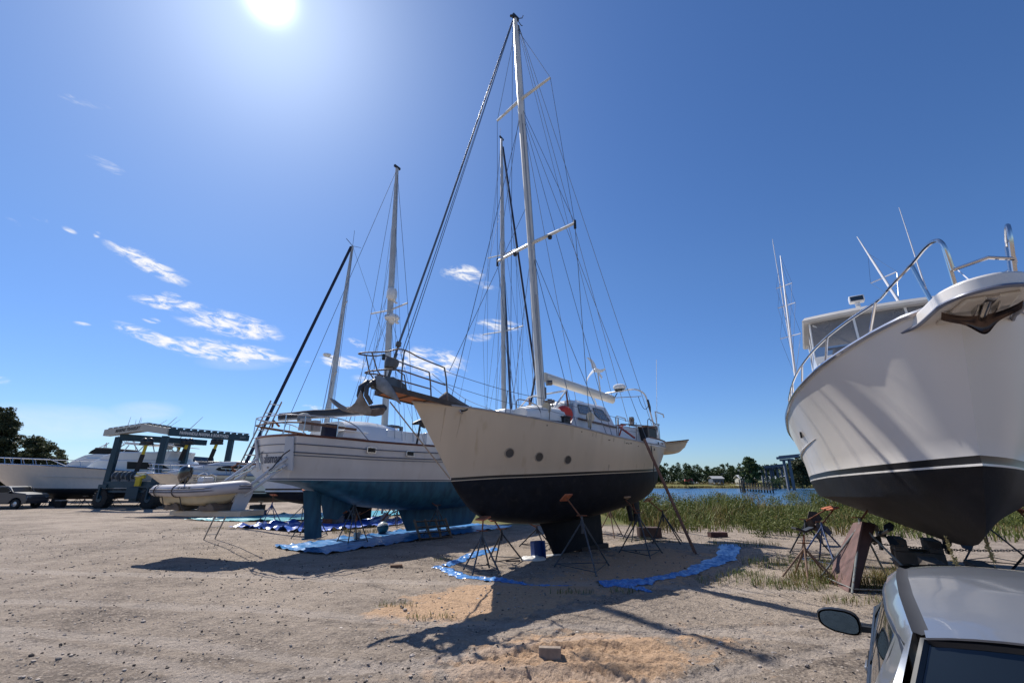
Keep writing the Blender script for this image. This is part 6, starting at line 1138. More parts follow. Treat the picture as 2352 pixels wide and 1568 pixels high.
# darker boats farther back
for (nm, lab, o_, pts, v) in (('dark_motor_yacht', 'dark hulled motor yacht with a railed upper deck seen between the hoist columns', (-30, 62), [(1235,640),(1300,600),(1380,590),(1480,590),(1490,570),(1565,575),(1570,640),(1640,655),(1960,650),(1965,700),(1235,720)], 2.2),):
    Dk = Fr(o_, 180); t = thing(nm, lab, 'motor yacht', Dk.o, Dk.a); HD = Hull([(6,0,4.6),(2,1.6,4.4),(-6,2.3,4.2),(-20,2.2,3.9)], [(4,0,1.8),(-4,1.8,1.7),(-20,2.0,1.7)], [(3.8,1.7),(0,.8),(-20,.9)], n=18, nt=4, nb=5, tr=.05)
    DNV = mat('dark_navy_hull', (.02,.025,.045), .3); HD.mesh(MB()).build('hull', [DNV, DB], t, merge=1e-4); HD.deck(MB()).build('deck', DNV, t); slab('house', Dk, 'G', pts, v, DNV, t, bevel=.05)
    for a, b_ in (((1480,555),(1590,560)),((1490,555),(1490,590)),((1550,558),(1610,640)),((1700,620),(1700,650)),((1790,605),(1800,650)),((1250,575),(1330,575)),((1250,575),(1250,600)),((1330,575),(1330,600))):
        for s_ in (2, -2): MB().tube([Dk.px(Q('G',*a),1,s_), Dk.px(Q('G',*b_),1,s_)], .05, 5).build('deck_rail', DKST, t)
p = atd((140, 1058), 75); q = atd((178, 1056), 75); mb = MB(); 
bd = thing('low_building', 'low dark shed roof behind the boats beside the junipers', 'building', (p[0], 75, 0)); mb.box((2.5,3,1.9), (9,6,3.8)); mb.build('wall', mat('shed_wall', (.10,.10,.11), .8), bd); mb = MB(); mb.prism([(-2.4,-.6,3.8),(7.4,-.6,4.0),(7.4,-.6,4.15),(-2.4,-.6,3.95)], (0,7.2,.3)); mb.build('roof', mat('shed_roof', (.05,.055,.06), .6), bd)
# keel blocks and stands under the far yachts are built with the jack stands below
# ---- the travelling boat hoist
TL = mat('hoist_teal', (.008,.040,.062), .5, var=.12, vscale=2); TLW = mat('hoist_cream', (.46,.44,.38), .5, var=.08, vscale=1.5); TYR = mat('hoist_tyre', (.022,.022,.022), .9, var=.2)
A_, B_, C_, D_ = (V3(p) for p in ((-37.5,42.4,0),(-32.3,41.4,0),(-28.4,45.0,0),(-33.6,46.2,0)))
ho = thing('boat_hoist', 'teal travelling boat hoist with a cream top beam and yellow lifting slings', 'boat hoist', A_)
lo = lambda p: V3(p)-A_
def up(p, z): q = lo(p).copy(); q[2] = z; return q
for P_ in (A_, B_, C_, D_):
    MB().bar(up(P_, 2.0), up(P_, 6.35), .52, .44, 0, (1,.2,0)).build('column', TL, ho, bevel=.03)
    w_ = MB(); ax = (B_-A_)/np.linalg.norm(B_-A_); axl = np.cross(ax, (0,0,1)); prof = [(.35,-.36),(.62,-.38),(.78,-.30),(.82,-.15),(.83,0),(.82,.15),(.78,.30),(.62,.38),(.35,.36)]; w_.lathe(prof, up(P_, .82), axl, 40); wo = w_.build('wheel', TYR, ho)
    for sgn in (-1, 1):
        tr_ = MB()
        for k in range(22):
            a = 2*pi*k/22; c = up(P_, .82)+ax*.81*cos(a)+V3((0,0,.81*sin(a)))+axl*.17*sgn; R = Matrix((Vector(ax)*cos(a)+Vector((0,0,1))*sin(a), Vector(axl), -Vector(ax)*sin(a)+Vector((0,0,1))*cos(a))).transposed(); tr_.box(c, (.09,.34,.12), R)
        tr_.build('tread', TYR, wo)
    h = MB(); h.lathe([(0,.39),(.3,.39),(.34,.30)], up(P_, .82), axl, 18); h.lathe([(0,-.39),(.3,-.39),(.34,-.30)], up(P_, .82), axl, 18); h.build('hub', TL, wo)
    fk = MB(); fk.box(up(P_, 1.9), (.9,.75,.35), Matrix.Rotation(-.19, 3, 'Z')); fk.build('wheel_fork', TL, ho, bevel=.03); MB().bar(up(P_, .82)+axl*.47, up(P_, 1.8)+axl*.47, .2, .12).build('wheel_fork', TL, ho)
for p, q in ((A_, B_), (D_, C_)): MB().bar(up(p, 2.05)-lo(q-p+A_)*.0, up(q, 2.05), .5, .55).build('side_frame', TL, ho, bevel=.02); MB().bar(up(p, 1.45), up(q, 1.45), .3, .18).build('side_rod', TL, ho)
mb = MB(); m0 = up(A_*.35+B_*.65, 1.3); mb.box(m0, (1.1,.9,1.0)); mb.box(m0+V3((.1,0,-.55)), (.7,.6,.3)); mb.build('engine_box', TL, ho, bevel=.03)
for k in range(3):
    c = up(A_*(.80-.2*k)+B_*(.2+.2*k), 2.78); w_ = MB(); w_.lathe([(.18,-.3),(.42,-.3),(.42,-.2),(.25,-.18),(.25,.18),(.42,.2),(.42,.3),(.18,.3)], c, ax, 16); w_.box(c-V3((0,0,.35)), (.7,.5,.2)); w_.build('winch_drum', mat('winch_steel', (.10,.12,.14), .5, metal=.3, var=.3) if k == 0 else bpy.data.materials['winch_steel'], ho)
# cream end beam, gently arched, with the maker's lettering
ea, eb = up(A_, 6.75)-ax*1.55, up(B_, 6.75)+ax*.35
mid = ea*.40+eb*.60+V3((0,0,.42)); wd = axl*.35
def beam(pts, h0, h1, m, nm, wv, off=0):
    mb = MB(); P = []
    for p, h in zip(pts, (h0, h1, h0) if len(pts) == 3 else (h0, h1)): P.append([p-wv+V3((0,0,-h)), p-wv+V3((0,0,h)), p+wv+V3((0,0,h)), p+wv+V3((0,0,-h))])
    mb.grid(P, close=True); n_ = len(mb.v); mb.f += [(0,1,2,3), tuple(range(n_-4, n_))]; mb.m += [0, 0]; return mb.build(nm, m, ho, ang=25)
beam([ea, mid, eb], .29, .33, TLW, 'end_beam', wd)
# the camera side of the beam is where axl points away or towards
fs = -1 if np.dot(axl, V3((0,-1,0))) < 0 else 1
def word(body, p0, p1, zoff, size, m, par, nm, nrm, sx=1., shear=0., off=.0):
    vs, fsx = textmesh(body, size, shear, off, sx); x0 = min(p[0] for p in vs); x1 = max(p[0] for p in vs); d = (p1-p0); ln = np.linalg.norm(d); k = ln/(x1-x0); mb = MB()
    mb.add([p0+d/ln*(x-x0)*k+V3((0,0,y-size*.35+zoff))+nrm for x, y in vs], fsx); return mb.build(nm, m, par, recalc=False, smooth=False)
INKB = mat('lettering_black', (.02,.02,.022), .6); nrm = axl*fs*.37
word('MARINE TRAVELIFT', ea+(mid-ea)*.32, ea+(mid-ea)*.96, 0, .42, INKB, ho, 'beam_lettering', nrm, shear=.2, off=.01)
# teal side beams towards the back
bx = (C_-B_)/np.linalg.norm(C_-B_); bl = np.cross(bx, (0,0,1)); fb_ = -1 if np.dot(bl, V3((-.2,-1,0))) < 0 else 1
beam([up(B_, 6.72)+ax*.2, up(C_, 6.55)+bx*1.5], .31, .28, TL, 'side_beam', bl*.3); beam([up(A_, 6.35), up(D_, 6.2)+bx*1.6], .30, .26, TL, 'side_beam', bl*.3)
LW = mat('lettering_white', (.62,.62,.60), .5)
b0, b1 = up(B_, 6.72)+ax*.2, up(C_, 6.55)+bx*1.5; b1 = b1
word('PANHANDLE MARINA & BOATYARD', b0+(b1-b0)*.12, b0+(b1-b0)*.72, 0, .40, LW, ho, 'beam_lettering', bl*fb_*.33, off=.012)
word('85MT', b0+(b1-b0)*.87, b0+(b1-b0)*.95, 0, .3, mat('lettering_grey', (.25,.28,.30), .5), ho, 'beam_lettering', bl*fb_*.33)
for (p, q, n_, z0) in ((ea, mid, 7, .36), (mid, eb, 5, .38), (b0, b1, 12, .36)):
    for k in range(n_): c = p+(q-p)*(k+.5)/n_+V3((0,0,z0)); mb = MB(); mb.box(c, (.38,.2,.12)); mb.build('cable_clip', DKST, ho)
    MB().tube([p+V3((0,0,z0+.1)), q+V3((0,0,z0+.1))], .03, 5).build('hoist_cable', DKST, ho)
YS = mat('sling_yellow', (.55,.42,.03), .7, var=.1); BS = mat('sling_black', (.02,.018,.018), .8)
def sling(p, z, zm, z2, nm=1):
    t = V3(p); mb = MB()
    for s_ in (-.32, .32): mb.ball(t+ax*s_+V3((0,0,z)), (.36,.22,.34), 12, 8)
    mb.box(t+V3((0,0,z-.25)), (1.2,.25,.2)); mb.build('sling_block', mat('block_navy', (.012,.02,.035), .4) if 'block_navy' not in bpy.data.materials else bpy.data.materials['block_navy'], ho)
    MB().bar(t+V3((0,0,z-.3)), t+V3((-.1,0,zm)), .30, .05, 0, (0,1,0)).build('sling_top', YS, ho); MB().bar(t+V3((-.1,0,zm)), t+V3((-.35,0,z2)), .42, .05, 0, (0,1,0)).build('sling', BS, ho)
    for s_ in (-.35,-.12,.12,.35): MB().tube([t+ax*s_+V3((0,0,z+.2)), t+ax*s_+V3((0,0,6.45))], .015, 4).build('fall_wire', DKST, ho)
for (X, Y, y_, zm_, z2_) in ((905,360,42.6,550,850),(1930,355,45.2,470,640),(1390,390,46.5,550,640),(1500,360,45.5,470,640)):
    c = atd(Q('G',X,Y), y_); zm = atd(Q('G',X,zm_), y_)[2]; z2 = atd(Q('G',X,z2_), y_)[2]; sling((c[0]-A_[0], c[1]-A_[1], 0), c[2], zm, z2)
c = atd(Q('G',800,920), 41.2); mb = MB(); mb.box(lo(c)+V3((0,0,.35)), (.75,.3,.5)); mb.box(lo(c)+V3((-.1,0,-.2)), (.45,.25,.7)); mb.build('sling_pad', YS, ho, bevel=.03)
# ---- pickup truck
tk = thing('pickup_truck', 'grey crew cab pickup truck parked at the left edge in front of the long yacht', 'pickup truck', (-46.0, 42.0, 0), 0)
TKG = mat('truck_window', (.008,.009,.011), .25, var=.05, spec=.25); TKP = mat('truck_grey', (.042,.047,.06), .3, metal=.2, var=.05, coat=.6); tyre = bpy.data.materials['tyre_rubber']
side = [(-3.1,.55),(-3.1,1.25),(-1.15,1.28),(-1.05,1.32),(-.75,1.86),(-.3,1.94),(.85,1.92),(1.1,1.84),(1.52,1.42),(2.65,1.30),(2.86,1.2),(2.97,.75),(2.9,.45),(2.55,.42),(2.5,.62),(2.32,.85),(2.0,.93),(1.68,.85),(1.5,.62),(1.45,.42),(-1.25,.42),(-1.3,.62),(-1.48,.85),(-1.8,.93),(-2.12,.85),(-2.3,.62),(-2.35,.5)]
mb = MB(); mb.prism([(x, -.98, z) for x, z in side], (0,1.96,0)); mb.build('body', TKP, tk, bevel=.05)
for sy in (-1, 1):
    for pts in ([(-.62,1.36),(-.48,1.76),(.18,1.8),(.18,1.36)], [(.28,1.38),(.28,1.82),(.82,1.80),(1.02,1.74),(1.38,1.42)]): mb = MB(); mb.prism([(x, sy*.985, z) for x, z in pts], (0,sy*.012,0)); mb.build('side_window', TKG, tk)
    for x in (2.0, -1.8):
        w_ = MB(); w_.lathe([(.22,-.13),(.38,-.13),(.42,-.08),(.42,.08),(.38,.13),(.22,.13)], (x, sy*.86, .42), (0,1,0), 24); wo = w_.build('wheel', tyre, tk); r = MB(); r.lathe([(.27,.12),(.24,.07),(.06,.09),(0,.10)], (x, sy*.87, .42), (0,sy,0), 14); r.build('rim', mat('alloy_rim', (.55,.54,.56), .3, metal=.7) if 'alloy_rim' not in bpy.data.materials else bpy.data.materials['alloy_rim'], wo)
    mb = MB(); mb.box((2.86, sy*.78, 1.0), (.2,.34,.2)); mb.build('headlight', CLEAR, tk, bevel=.02); mb = MB(); mb.box((1.42, sy*1.1, 1.4), (.12,.22,.22)); mb.build('side_mirror', TRIM, tk, bevel=.02)
    MB().bar((-1.2, sy*1.0, .44), (1.4, sy*1.0, .44), .12, .06).build('running_board', TRIM, tk)
mb = MB(); mb.prism([(1.1,-.8,1.83),(1.5,-.85,1.44),(1.5,.85,1.44),(1.1,.8,1.83)], (.012,0,.015)); mb.build('windscreen', TKG, tk)
# ================================================================= across the river: bridge, houses, boats, pilings
BRM = mat('bridge_concrete', (.13,.14,.165), .85, var=.1)
br = thing('bridge', 'unfinished road bridge on tall piers across the river, with a gap in its deck', 'bridge', (150, 230, 0))
def bp_(p, d): q = atd(p, d); return q-V3((150,230,0))
segs = [((1783,1052),(1835,1047),185),((1697,1079),(1797,1069),225),((1610,1092),(1715,1085),300)]
for (a, b_, d) in segs:
    p, q = bp_(a, d), bp_(b_, d-4); mb = MB(); mb.bar(p, q, 4, .8); mb.bar(p+V3((0,-1.8,.6)), q+V3((0,-1.8,.6)), .25, .5); mb.build('deck', BRM, br)
for (x, yt, d) in ((1799,1052,184),(1811,1051,183),(1748,1074,224),(1757,1073,224),(1768,1072,223),(1773,1072,223),(1783,1071,222),(1793,1070,222),(1660,1090,296),(1690,1088,292)):
    p = bp_((x, yt), d); 
    for dy in (0,): MB().bar(p+V3((0,dy,-.4)), V3((p[0], p[1]+dy, -1.6)), .8, .8).build('pier', BRM, br)
    MB().bar(p+V3((0,-2.0,-.7)), p+V3((0,2.0,-.7)), 1.0, .7).build('pier_cap', BRM, br)
p = fp(1582, 1104, 236); t = thing('market_stall', 'small far stall with a red domed roof on the opposite lawn', 'stall', (p[0], 236, .3)); mb = MB(); mb.box((0,0,.9), (3.6,3,1.8)); mb.build('counter', mat('stall_tan', (.42,.30,.18), .7), t); mb = MB(); mb.lathe([(2.2,1.7),(2.1,2.3),(1.5,3.2),(.5,3.6),(0,3.65)], (0,0,0), (0,0,1), 16); mb.build('roof', mat('stall_red', (.42,.05,.03), .6), t)
def house(label, x0, x1, yt, d, col, rcol, flat=False):
    a, b_ = fp(x0, yt, d), fp(x1, yt, d); w_ = b_[0]-a[0]; h_ = max(2.2, a[2]); t = thing('house', label, 'house', (a[0], d, 0)); mb = MB(); mb.box((w_/2, 3, h_*.35), (w_, 6, h_*.7)); mb.build('wall', mat('house_wall', col, .7), t)
    mb = MB(); mb.prism([(-.5,-.5,h_*.7),(w_+.5,-.5,h_*.7),(w_+.5,3,h_),(-.5,3,h_)], (0,0,.12)); mb.prism([(-.5,6.5,h_*.7),(w_+.5,6.5,h_*.7),(w_+.5,3,h_),(-.5,3,h_)], (0,0,.12)); mb.build('roof', mat('house_roof', rcol, .6), t)
    for k in range(3): mb = MB(); mb.box((w_*(.2+.3*k), -.03, h_*.35), (w_*.1, .06, h_*.25)); mb.build('window', PGL, t)
house('long low far house with a pale roof in front of the wood', 1636, 1661, 1093, 262, (.10,.12,.16), (.34,.34,.33)); house('cream far house with a white gable beside the pilings', 1699, 1722, 1091, 238, (.46,.44,.38), (.66,.66,.66)); house('tan far house with a pale roof right of the cream one', 1723, 1736, 1092, 245, (.35,.22,.10), (.5,.5,.48)); house('pale far house half hidden by trees right of the round bush', 1771, 1785, 1093, 238, (.20,.25,.33), (.55,.58,.60)); house('grey boat shed far behind under the bridge', 1804, 1822, 1092, 240, (.20,.25,.33), (.45,.50,.55))
bp0 = None
for k, (x0, w_) in enumerate(((1592,12),(1601,11),(1612,7),(1640,9),(1652,9),(1681,8),(1690,9),(1667,7),(1627,6))):
    p = fp(x0, 1103, 250); wm_ = w_/1050*250
    if bp0 is None:
        t = thing('far_boat', 'small white far boat parked on the opposite bank', 'boat', (p[0], 250, .3), 0, 'small boats on the far bank'); hh = Hull([(2.2,0,1.5),(0,.8,1.3),(-2,.8,1.25)], [(1.7,0,.6),(0,.6,.5),(-1.9,.6,.5)], [(1.6,.5),(0,.2),(-1.85,.25)], n=8, nt=2, nb=3, tr=.02); hh.mesh(MB()).build('hull', [WHITE, NAVY], t, merge=1e-4); mb = MB(); mb.box((0,0,1.7), (1.6,1.0,.9), taper=.8); mb.build('cabin', WHITE, t); bp0 = t
    else: t = copy_tree(bp0, None, (p[0], 250, .3), rng.uniform(-.4, .4)+(pi if k%2 else 0))
    t.scale = (wm_/4.2,)*3
pl0 = None; PW_ = mat('piling_wood', (.055,.045,.035), .9, var=.2)
for k, (x, yb, yt, d) in enumerate([(1701,1123,1100,150),(1705,1123,1100,151),(1711,1124,1098,149),(1708,1122,1103,155)]+[(1716+6.5*j, 1117+.4*j, 1107+.3*j, 168-3*j) for j in range(10)]):
    p = atd((x, yb), d); tp_ = atd((x, yt), d)
    if pl0 is None: t = thing('piling', 'dark timber piling standing in the river by the far bank', 'piling', (p[0], d, -1.6), 0, 'pilings in the river'); MB().cyl((0,0,0), (0,0,1), .22, .18, 8).build('post', PW_, t); pl0 = t
    else: t = copy_tree(pl0, None, (p[0], d, -1.6))
    t.scale = (1, 1, max(1.2, tp_[2]+1.6))
a, b_ = atd((1716, 1117), 168), atd((1778, 1121), 140); t = thing('old_dock', 'broken timber dock running back along the pilings to the far bank', 'dock', (a[0], 168, -.4)); q = b_-a; mb = MB(); mb.bar((0,0,0), (q[0], q[1], .1), 1.6, .18); mb.build('deck', PW_, t); mb = MB(); mb.bar((0,-.7,.6), (q[0], q[1]-.7, .6), .12, .15); mb.build('handrail', PW_, t)
# ================================================================= jack stands and the things on the ground
SG = mat('stand_grey_steel', (.075,.085,.10), .5, metal=.5, var=.3, vscale=8); SB = mat('stand_blue_paint', (.035,.075,.20), .5, var=.25, vscale=8, col2=(.10,.06,.04), thr=(.58,.66)); SD = mat('stand_dark_steel', (.030,.034,.042), .55, metal=.3, var=.3, vscale=8)
ST = mat('stand_rust_tan', (.20,.125,.085), .75, var=.35, vscale=8); SLG = mat('stand_pale_grey', (.21,.225,.22), .55, var=.3, vscale=9, col2=(.13,.085,.06), thr=(.56,.66)); PAD = mat('orange_plywood', (.42,.13,.06), .8, var=.2, vscale=6); PADB = mat('pale_plywood', (.36,.24,.15), .8, var=.2, vscale=6)
def stand(label, base, pad, m, spread=.68, rot=0., legs=3, group='jack stands under the beige sailboat', padm=None, nrm=None, screw=None, ring=True):
    base = V3(base); pad = V3(pad); d = pad-V3((base[0], base[1], 0)); t = thing('jack_stand', label, 'jack stand', (base[0], base[1], 0), 0, group)
    top = V3((d[0]*.12, d[1]*.12, d[2]*.70)); n = V3(nrm) if nrm is not None else V3((0,0,1)); n = n/np.linalg.norm(n)
    for k in range(legs):
        a = rot+2*pi*k/legs; f = V3((spread*cos(a), spread*sin(a), .02)); MB().tube([f, top*.9+f*.05, top], [.024,.024,.024], 7).build('leg', m, t)
    if ring:
        F_ = [V3((spread*.93*cos(rot+2*pi*k/legs), spread*.93*sin(rot+2*pi*k/legs), .10)) for k in range(legs)]; mb = MB(); mb.tube(F_, .014, 5, closed=True); mb.build('chain', m, t)
    MB().cyl(top-V3((0,0,.3*d[2]*.7)), top+V3((0,0,.06)), .034, None, 8).build('sleeve', m, t)
    MB().tube([top, d-n*.05], .022, 7).build('screw_post', RUST if screw is None else screw, t)
    hb = MB(); c = top+V3((0,0,.08)); hb.tube([c+V3((-.16,.02,0)), c+V3((.16,-.02,0))], .014, 5); hb.build('screw_handle', RUST, t)
    nv = Vector(n); q = nv.to_track_quat('Z', 'Y').to_matrix(); MB().box(d-n*.02, (.36,.30,.04), q).build('pad', padm or PAD, t, bevel=.006); return t
def on_hull(fr, u, v, z): return fr.wor((u, v, z))
P = lambda p, y: atd(p, y)
b1 = P(Q('4',605,935), 13.5); stand('jack stand with orange pad under the beige bow, standing by the gathered blue tarp', (-.85,13.35), b1, SG, .55, 1.2, 4, nrm=(-.2,-.2,1))
b2 = P(Q('4',1222,782), 14.3); stand('jack stand with an orange pad against the middle of the black hull, nearest the camera', (2.1,13.65), b2, SG, .95, -1.45, 3, nrm=(-.45,.45,.75))
b3 = P(Q('4',1660,790), 16.9); stand('jack stand with a small pale pad, under the beige sailboat left of the brown ladder', (4.45,16.2), b3, SG, .85, -1.6, 3, nrm=(-.3,.4,1), padm=PADB)
b4 = P(Q('4',1835,800), 19.6); stand('dark jack stand behind the brown ladder, under the stern of the beige sailboat', (6.3,19.3), b4, SD, .75, .4, 4, nrm=(-.3,.5,1), padm=PADB)
stand('dark jack stand beside the beige sailboat\'s skeg, left of the one behind the ladder', (5.3,19.9), (5.1,19.7,1.6), SD, .7, .9, 4, nrm=(0,0,1), padm=PADB)
stand('yellowish jack stand seen between the keel and skeg of the beige sailboat', (4.45,21.2), P((1401,1146), 21.0), ST, .65, .5, 3, nrm=(.4,-.4,1), padm=PADB)
stand('dark jack stand on the far side right behind the bow stand of the beige sailboat', (-.3,14.9), P(Q('4',690,945), 14.8), SD, .65, .2, 3, nrm=(.1,-.2,1))
stand('dark jack stand on the far side of the beige sailboat, left of its keel', (1.0,17.9), P(Q('4',920,950), 17.7), SD, .75, .8, 3, nrm=(.3,-.3,1))
g = 'jack stands under the white ketch'
stand('jack stand with a red pad under the blue ketch, just right of its rudder', (-6.5,19.35), P(Q('f',932,235), 19.3), SG, .62, -1.5, 4, g, nrm=(-.5,.35,.8))
stand('jack stand with a red pad behind the leaning pallet under the blue ketch', (-3.3,21.2), P(Q('f',1740,325), 21.3), SG, .7, -1.2, 3, g, nrm=(-.5,.35,.8))
stand('jack stand with an orange pad left of the blue rudder of the ketch', (-9.0,21.1), P(Q('f',478,285), 21.3), SG, .85, 2.5, 4, g, nrm=(.4,-.3,1))
stand('grey jack stand seen under the ketch\'s belly beside the red padded one', (-6.2,25.2), (-6.0,25.0,1.7), SG, .8, .3, 4, g, nrm=(.3,-.2,1))
stand('dark jack stand beyond the ketch, in the gap just before its keel', (-4.4,26.6), (-4.3,26.4,1.6), SD, .7, .9, 3, g, nrm=(.3,-.2,1))
g = 'jack stands under the black bottomed sailboat'
for k, (u, v, lb) in enumerate(((-.5,.55,'blue jack stand under the bow of the black bottomed sailboat, nearest the dinghy platform'),(-2.8,1.5,'middle jack stand of the row under the black bottomed sailboat left of the blue rudder'),(-4.6,1.8,'jack stand under the black bottomed sailboat, directly left of the blue rudder'),(-7.2,1.8,'jack stand under the black bottomed sailboat, seen right of the blue rudder'),(-2.2,-1.6,'jack stand on the far side of the black bottomed sailboat near its bow'),(-7.0,-1.8,'jack stand on the far side of the black bottomed sailboat near its stern'))):
    c = K.wor((u, v, 0)); pd_ = K.wor((u, v*.62, 0)); zz_ = 1.62 if k == 0 else 1.3; stand(lb, (c[0], c[1]), (pd_[0], pd_[1], zz_), SB if k in (0, 1) else SG, .75, .5*k, 3 if k%2 else 4, g, nrm=(0,.3*(1 if v > 0 else -1),1), padm=PAD)
g = 'jack stands under the white motor yacht'
stand('pale grey jack stand with an orange pad under the bow of the white motor yacht', (8.45,11.5), P((2012,1134), 11.5), SLG, 1.1, -2.55, 4, g, nrm=(-.55,.2,.8))
stand('blue jack stand under the chine of the white motor yacht', (9.55,14.6), P((1912,1166), 14.9), SB, .75, -1.9, 4, g, nrm=(-.3,.1,1))
stand('dark blue jack stand behind the blue one under the white motor yacht', (9.75,15.8), P((1899,1164), 15.8), SD, .75, -2.4, 3, g, nrm=(-.3,.1,1))
stand('dark jack stand right of the white motor yacht bow, the nearer one', (12.7,11.3), (12.2,11.2,1.75), SD, 1.0, .4, 4, g, nrm=(.5,-.2,1)); stand('dark jack stand right of the white motor yacht\'s bow, the one farther back', (14.6,14.5), (14.0,14.4,1.7), SD, .9, .9, 3, g, nrm=(.5,-.2,1))
hd = P(Q('8',285,330), 12.5); t = stand('short rusty jack stand with an empty dark V head in the dry grass', (7.62,12.45), (hd[0], hd[1], hd[2]-.05), ST, .62, -2.2, 5, None, ring=False, padm=SD)
for o in list(t.children):
    if o.name.startswith('pad'): bpy.data.objects.remove(o)
if 'group' in t: del t['group']
mb = MB(); c = hd-V3((7.62,12.45,0)); 
for s_ in (-1, 1): mb.box(c+V3((s_*.12,0,.02)), (.26,.2,.05), Matrix.Rotation(-s_*.35, 3, 'Y'))
mb.build('v_head', SD, t)
g = 'jack stands under the yachts at the far left'; n0 = None
for k, (x, y) in enumerate(((-47.5,44.6),(-44.5,44.4),(-41,44.4),(-38.6,44.5),(-35.5,44.6),(-46,49),(-42,49),(-37,49),(-22.8,33.4),(-20.5,33.2),(-18,33.2),(-22.5,35.2),(-19,35.2))):
    if n0 is None: n0 = stand('dark far jack stand under one of the motor yachts at the left', (x, y), (x, y, 1.0), SD, .6, .4*k, 3, g, padm=PADB)
    else: copy_tree(n0, None, (x, y, 0), .5*k)
g = 'keel blocks under the yachts at the far left'; n0 = None; KBW = mat('keel_block_wood', (.055,.045,.04), .9, var=.3)
for (x, y, sx) in ((-46,47,1.),(-41.5,47,1.),(-36,47,1.),(-23.5,34.1,.8),(-18.5,33.8,.8)):
    if n0 is None:
        n0 = thing('keel_block', 'stack of dark keel blocks under one of the motor yachts at the left', 'block', (x, y, 0), 0, g)
        for i in range(2): MB().box((0,0,.18+.36*i), (1.1-.3*i,.8,.35)).build('timber', KBW, n0, bevel=.02)
    else: copy_tree(n0, None, (x, y, 0), .1)
t = thing('trash_bin', 'small dark bin standing behind the truck under the long yacht', 'bin', (-42.2, 43.4, 0)); mb = MB(); mb.box((0,0,.3), (.5,.5,.6), taper=1.2); mb.build('bin', BLACK, t, bevel=.02); mb = MB(); mb.box((0,0,.63), (.7,.62,.06)); mb.build('lid', ALU, t)
# ---- tarpaulins
def tarpmat(nm, c, c2): return mat(nm, c, .32, var=.15, vscale=3, col2=c2, thr=(.5,.75), bump=.5, bscale=7, spec=.5)
TBL = tarpmat('tarp_blue', (.02,.085,.40), (.035,.14,.52)); TLB = tarpmat('tarp_light_blue', (.025,.16,.40), (.07,.27,.52)); TTQ = tarpmat('tarp_turquoise', (.05,.30,.36), (.12,.42,.46))
def tarp(name, label, corners, nu, nv, amp, m, sc=1.2, seed=0., edge=.12):
    c = [V3((*p, 0)) for p in corners]; P = []; mb = MB()
    for i in range(nu):
        row = []
        for j in range(nv):
            a, b_ = i/(nu-1), j/(nv-1); p = (c[0]*(1-a)+c[1]*a)*(1-b_)+(c[3]*(1-a)+c[2]*a)*b_; e = min(a, 1-a, b_, 1-b_)
            ns = noise.fractal(Vector((p[0]*sc+seed, p[1]*sc, seed)), 1., 2., 4); n2_ = noise.noise(Vector((p[0]*.9+seed, p[1]*.9, 3+seed))); k = 1+1.6*max(0, 1-e/.08)
            row.append((p[0]+.22*n2_*(1 if e < .05 else .2), p[1]+.22*noise.noise(Vector((p[0]*.8, p[1]*.8, 9+seed)))*(1 if e < .05 else .2), .02+max(0, GZ(p[0], p[1]))+amp*abs(ns)*k))
        P.append(row)
    mb.grid(P); return tag(mb.build(name, m, ang=70), label, 'tarp')
Tq = lambda u, v: tuple(T.wor((u, v, 0))[:2])
tarp('tarpaulin', 'light blue tarpaulin spread under the keel of the white ketch', [Tq(-.9,-1.9), Tq(10.5,-2.2), Tq(10.5,1.6), Tq(-.9,1.2)], 150, 56, .05, TLB, 1.7, 1.)
tarp('tarpaulin', 'crumpled deep blue tarpaulin behind the blue rudder of the ketch', [(-15.3,25.3),(-9.7,22.7),(-4.3,28.6),(-9.2,30.6)], 80, 50, .16, TBL, 1.3, 5.)
tarp('tarpaulin', 'turquoise tarpaulin farthest back, behind the dinghy platform', [(-20.8,29.6),(-14.6,28.2),(-5.6,35.5),(-12,38.6)], 70, 40, .09, TTQ, .9, 9.)
def ribbon(name, label, pts, wd, m, seed=0., amp=.07, nv=15):
    ps = [gnd(Q('g', *p)) for p in pts]; Pn = []; sg_ = 30; n_ = sg_*(len(ps)-1); cen = spl(ps, sg_)
    for i in range(n_+1):
        f = i/sg_; p = cen[i]; d = cen[min(i+1, n_)]-cen[max(i-1, 0)]; d = d/np.linalg.norm(d); s_ = np.array([-d[1], d[0], 0]); w_ = 1.4*np.interp(f, range(len(wd)), wd)*(1+.55*noise.noise(Vector((f*2.1, seed, 0)))); row = []
        for j in range(nv):
            b_ = j/(nv-1)-.5; eg = abs(2*b_)**2; q = p+s_*w_*b_+s_*.10*noise.noise(Vector((f*1.6, 5+seed, 0)))+s_*eg*.09*noise.noise(Vector((f*6, 11+seed, b_)))
            a1 = 1-abs(noise.noise(Vector((q[0]*4.2, q[1]*4.2, seed))))*2.2; a2 = 1-abs(noise.noise(Vector((q[0]*11, q[1]*11, seed+3))))*2.4; h_ = .62*amp*(1-eg*.85)*max(0, .10+.62*max(0, a1)**2+.34*max(0, a2)**1.5+.25*noise.noise(Vector((f*3, b_*4, seed)))); row.append((q[0], q[1], GZ(q[0], q[1])+.008+h_))
        Pn.append(row)
    return tag(MB().grid(Pn).build(name, m, ang=60), label, 'tarp')
TSK = tarpmat('tarp_sky_blue', (.05,.19,.48), (.16,.36,.66))
ribbon('tarpaulin', 'gathered blue tarpaulin edge curling round the bow jack stand of the beige sailboat', [(60,272),(130,288),(210,322),(300,345),(420,350),(560,368),(700,384)], [.16,.22,.30,.30,.26,.22,.10], TSK, 1., .09)
ribbon('tarpaulin', 'short crumpled strip of blue tarpaulin behind the bow jack stand', [(130,268),(230,226),(330,192),(400,168),(480,148)], [.22,.34,.40,.36,.22], TSK, 2., .10)
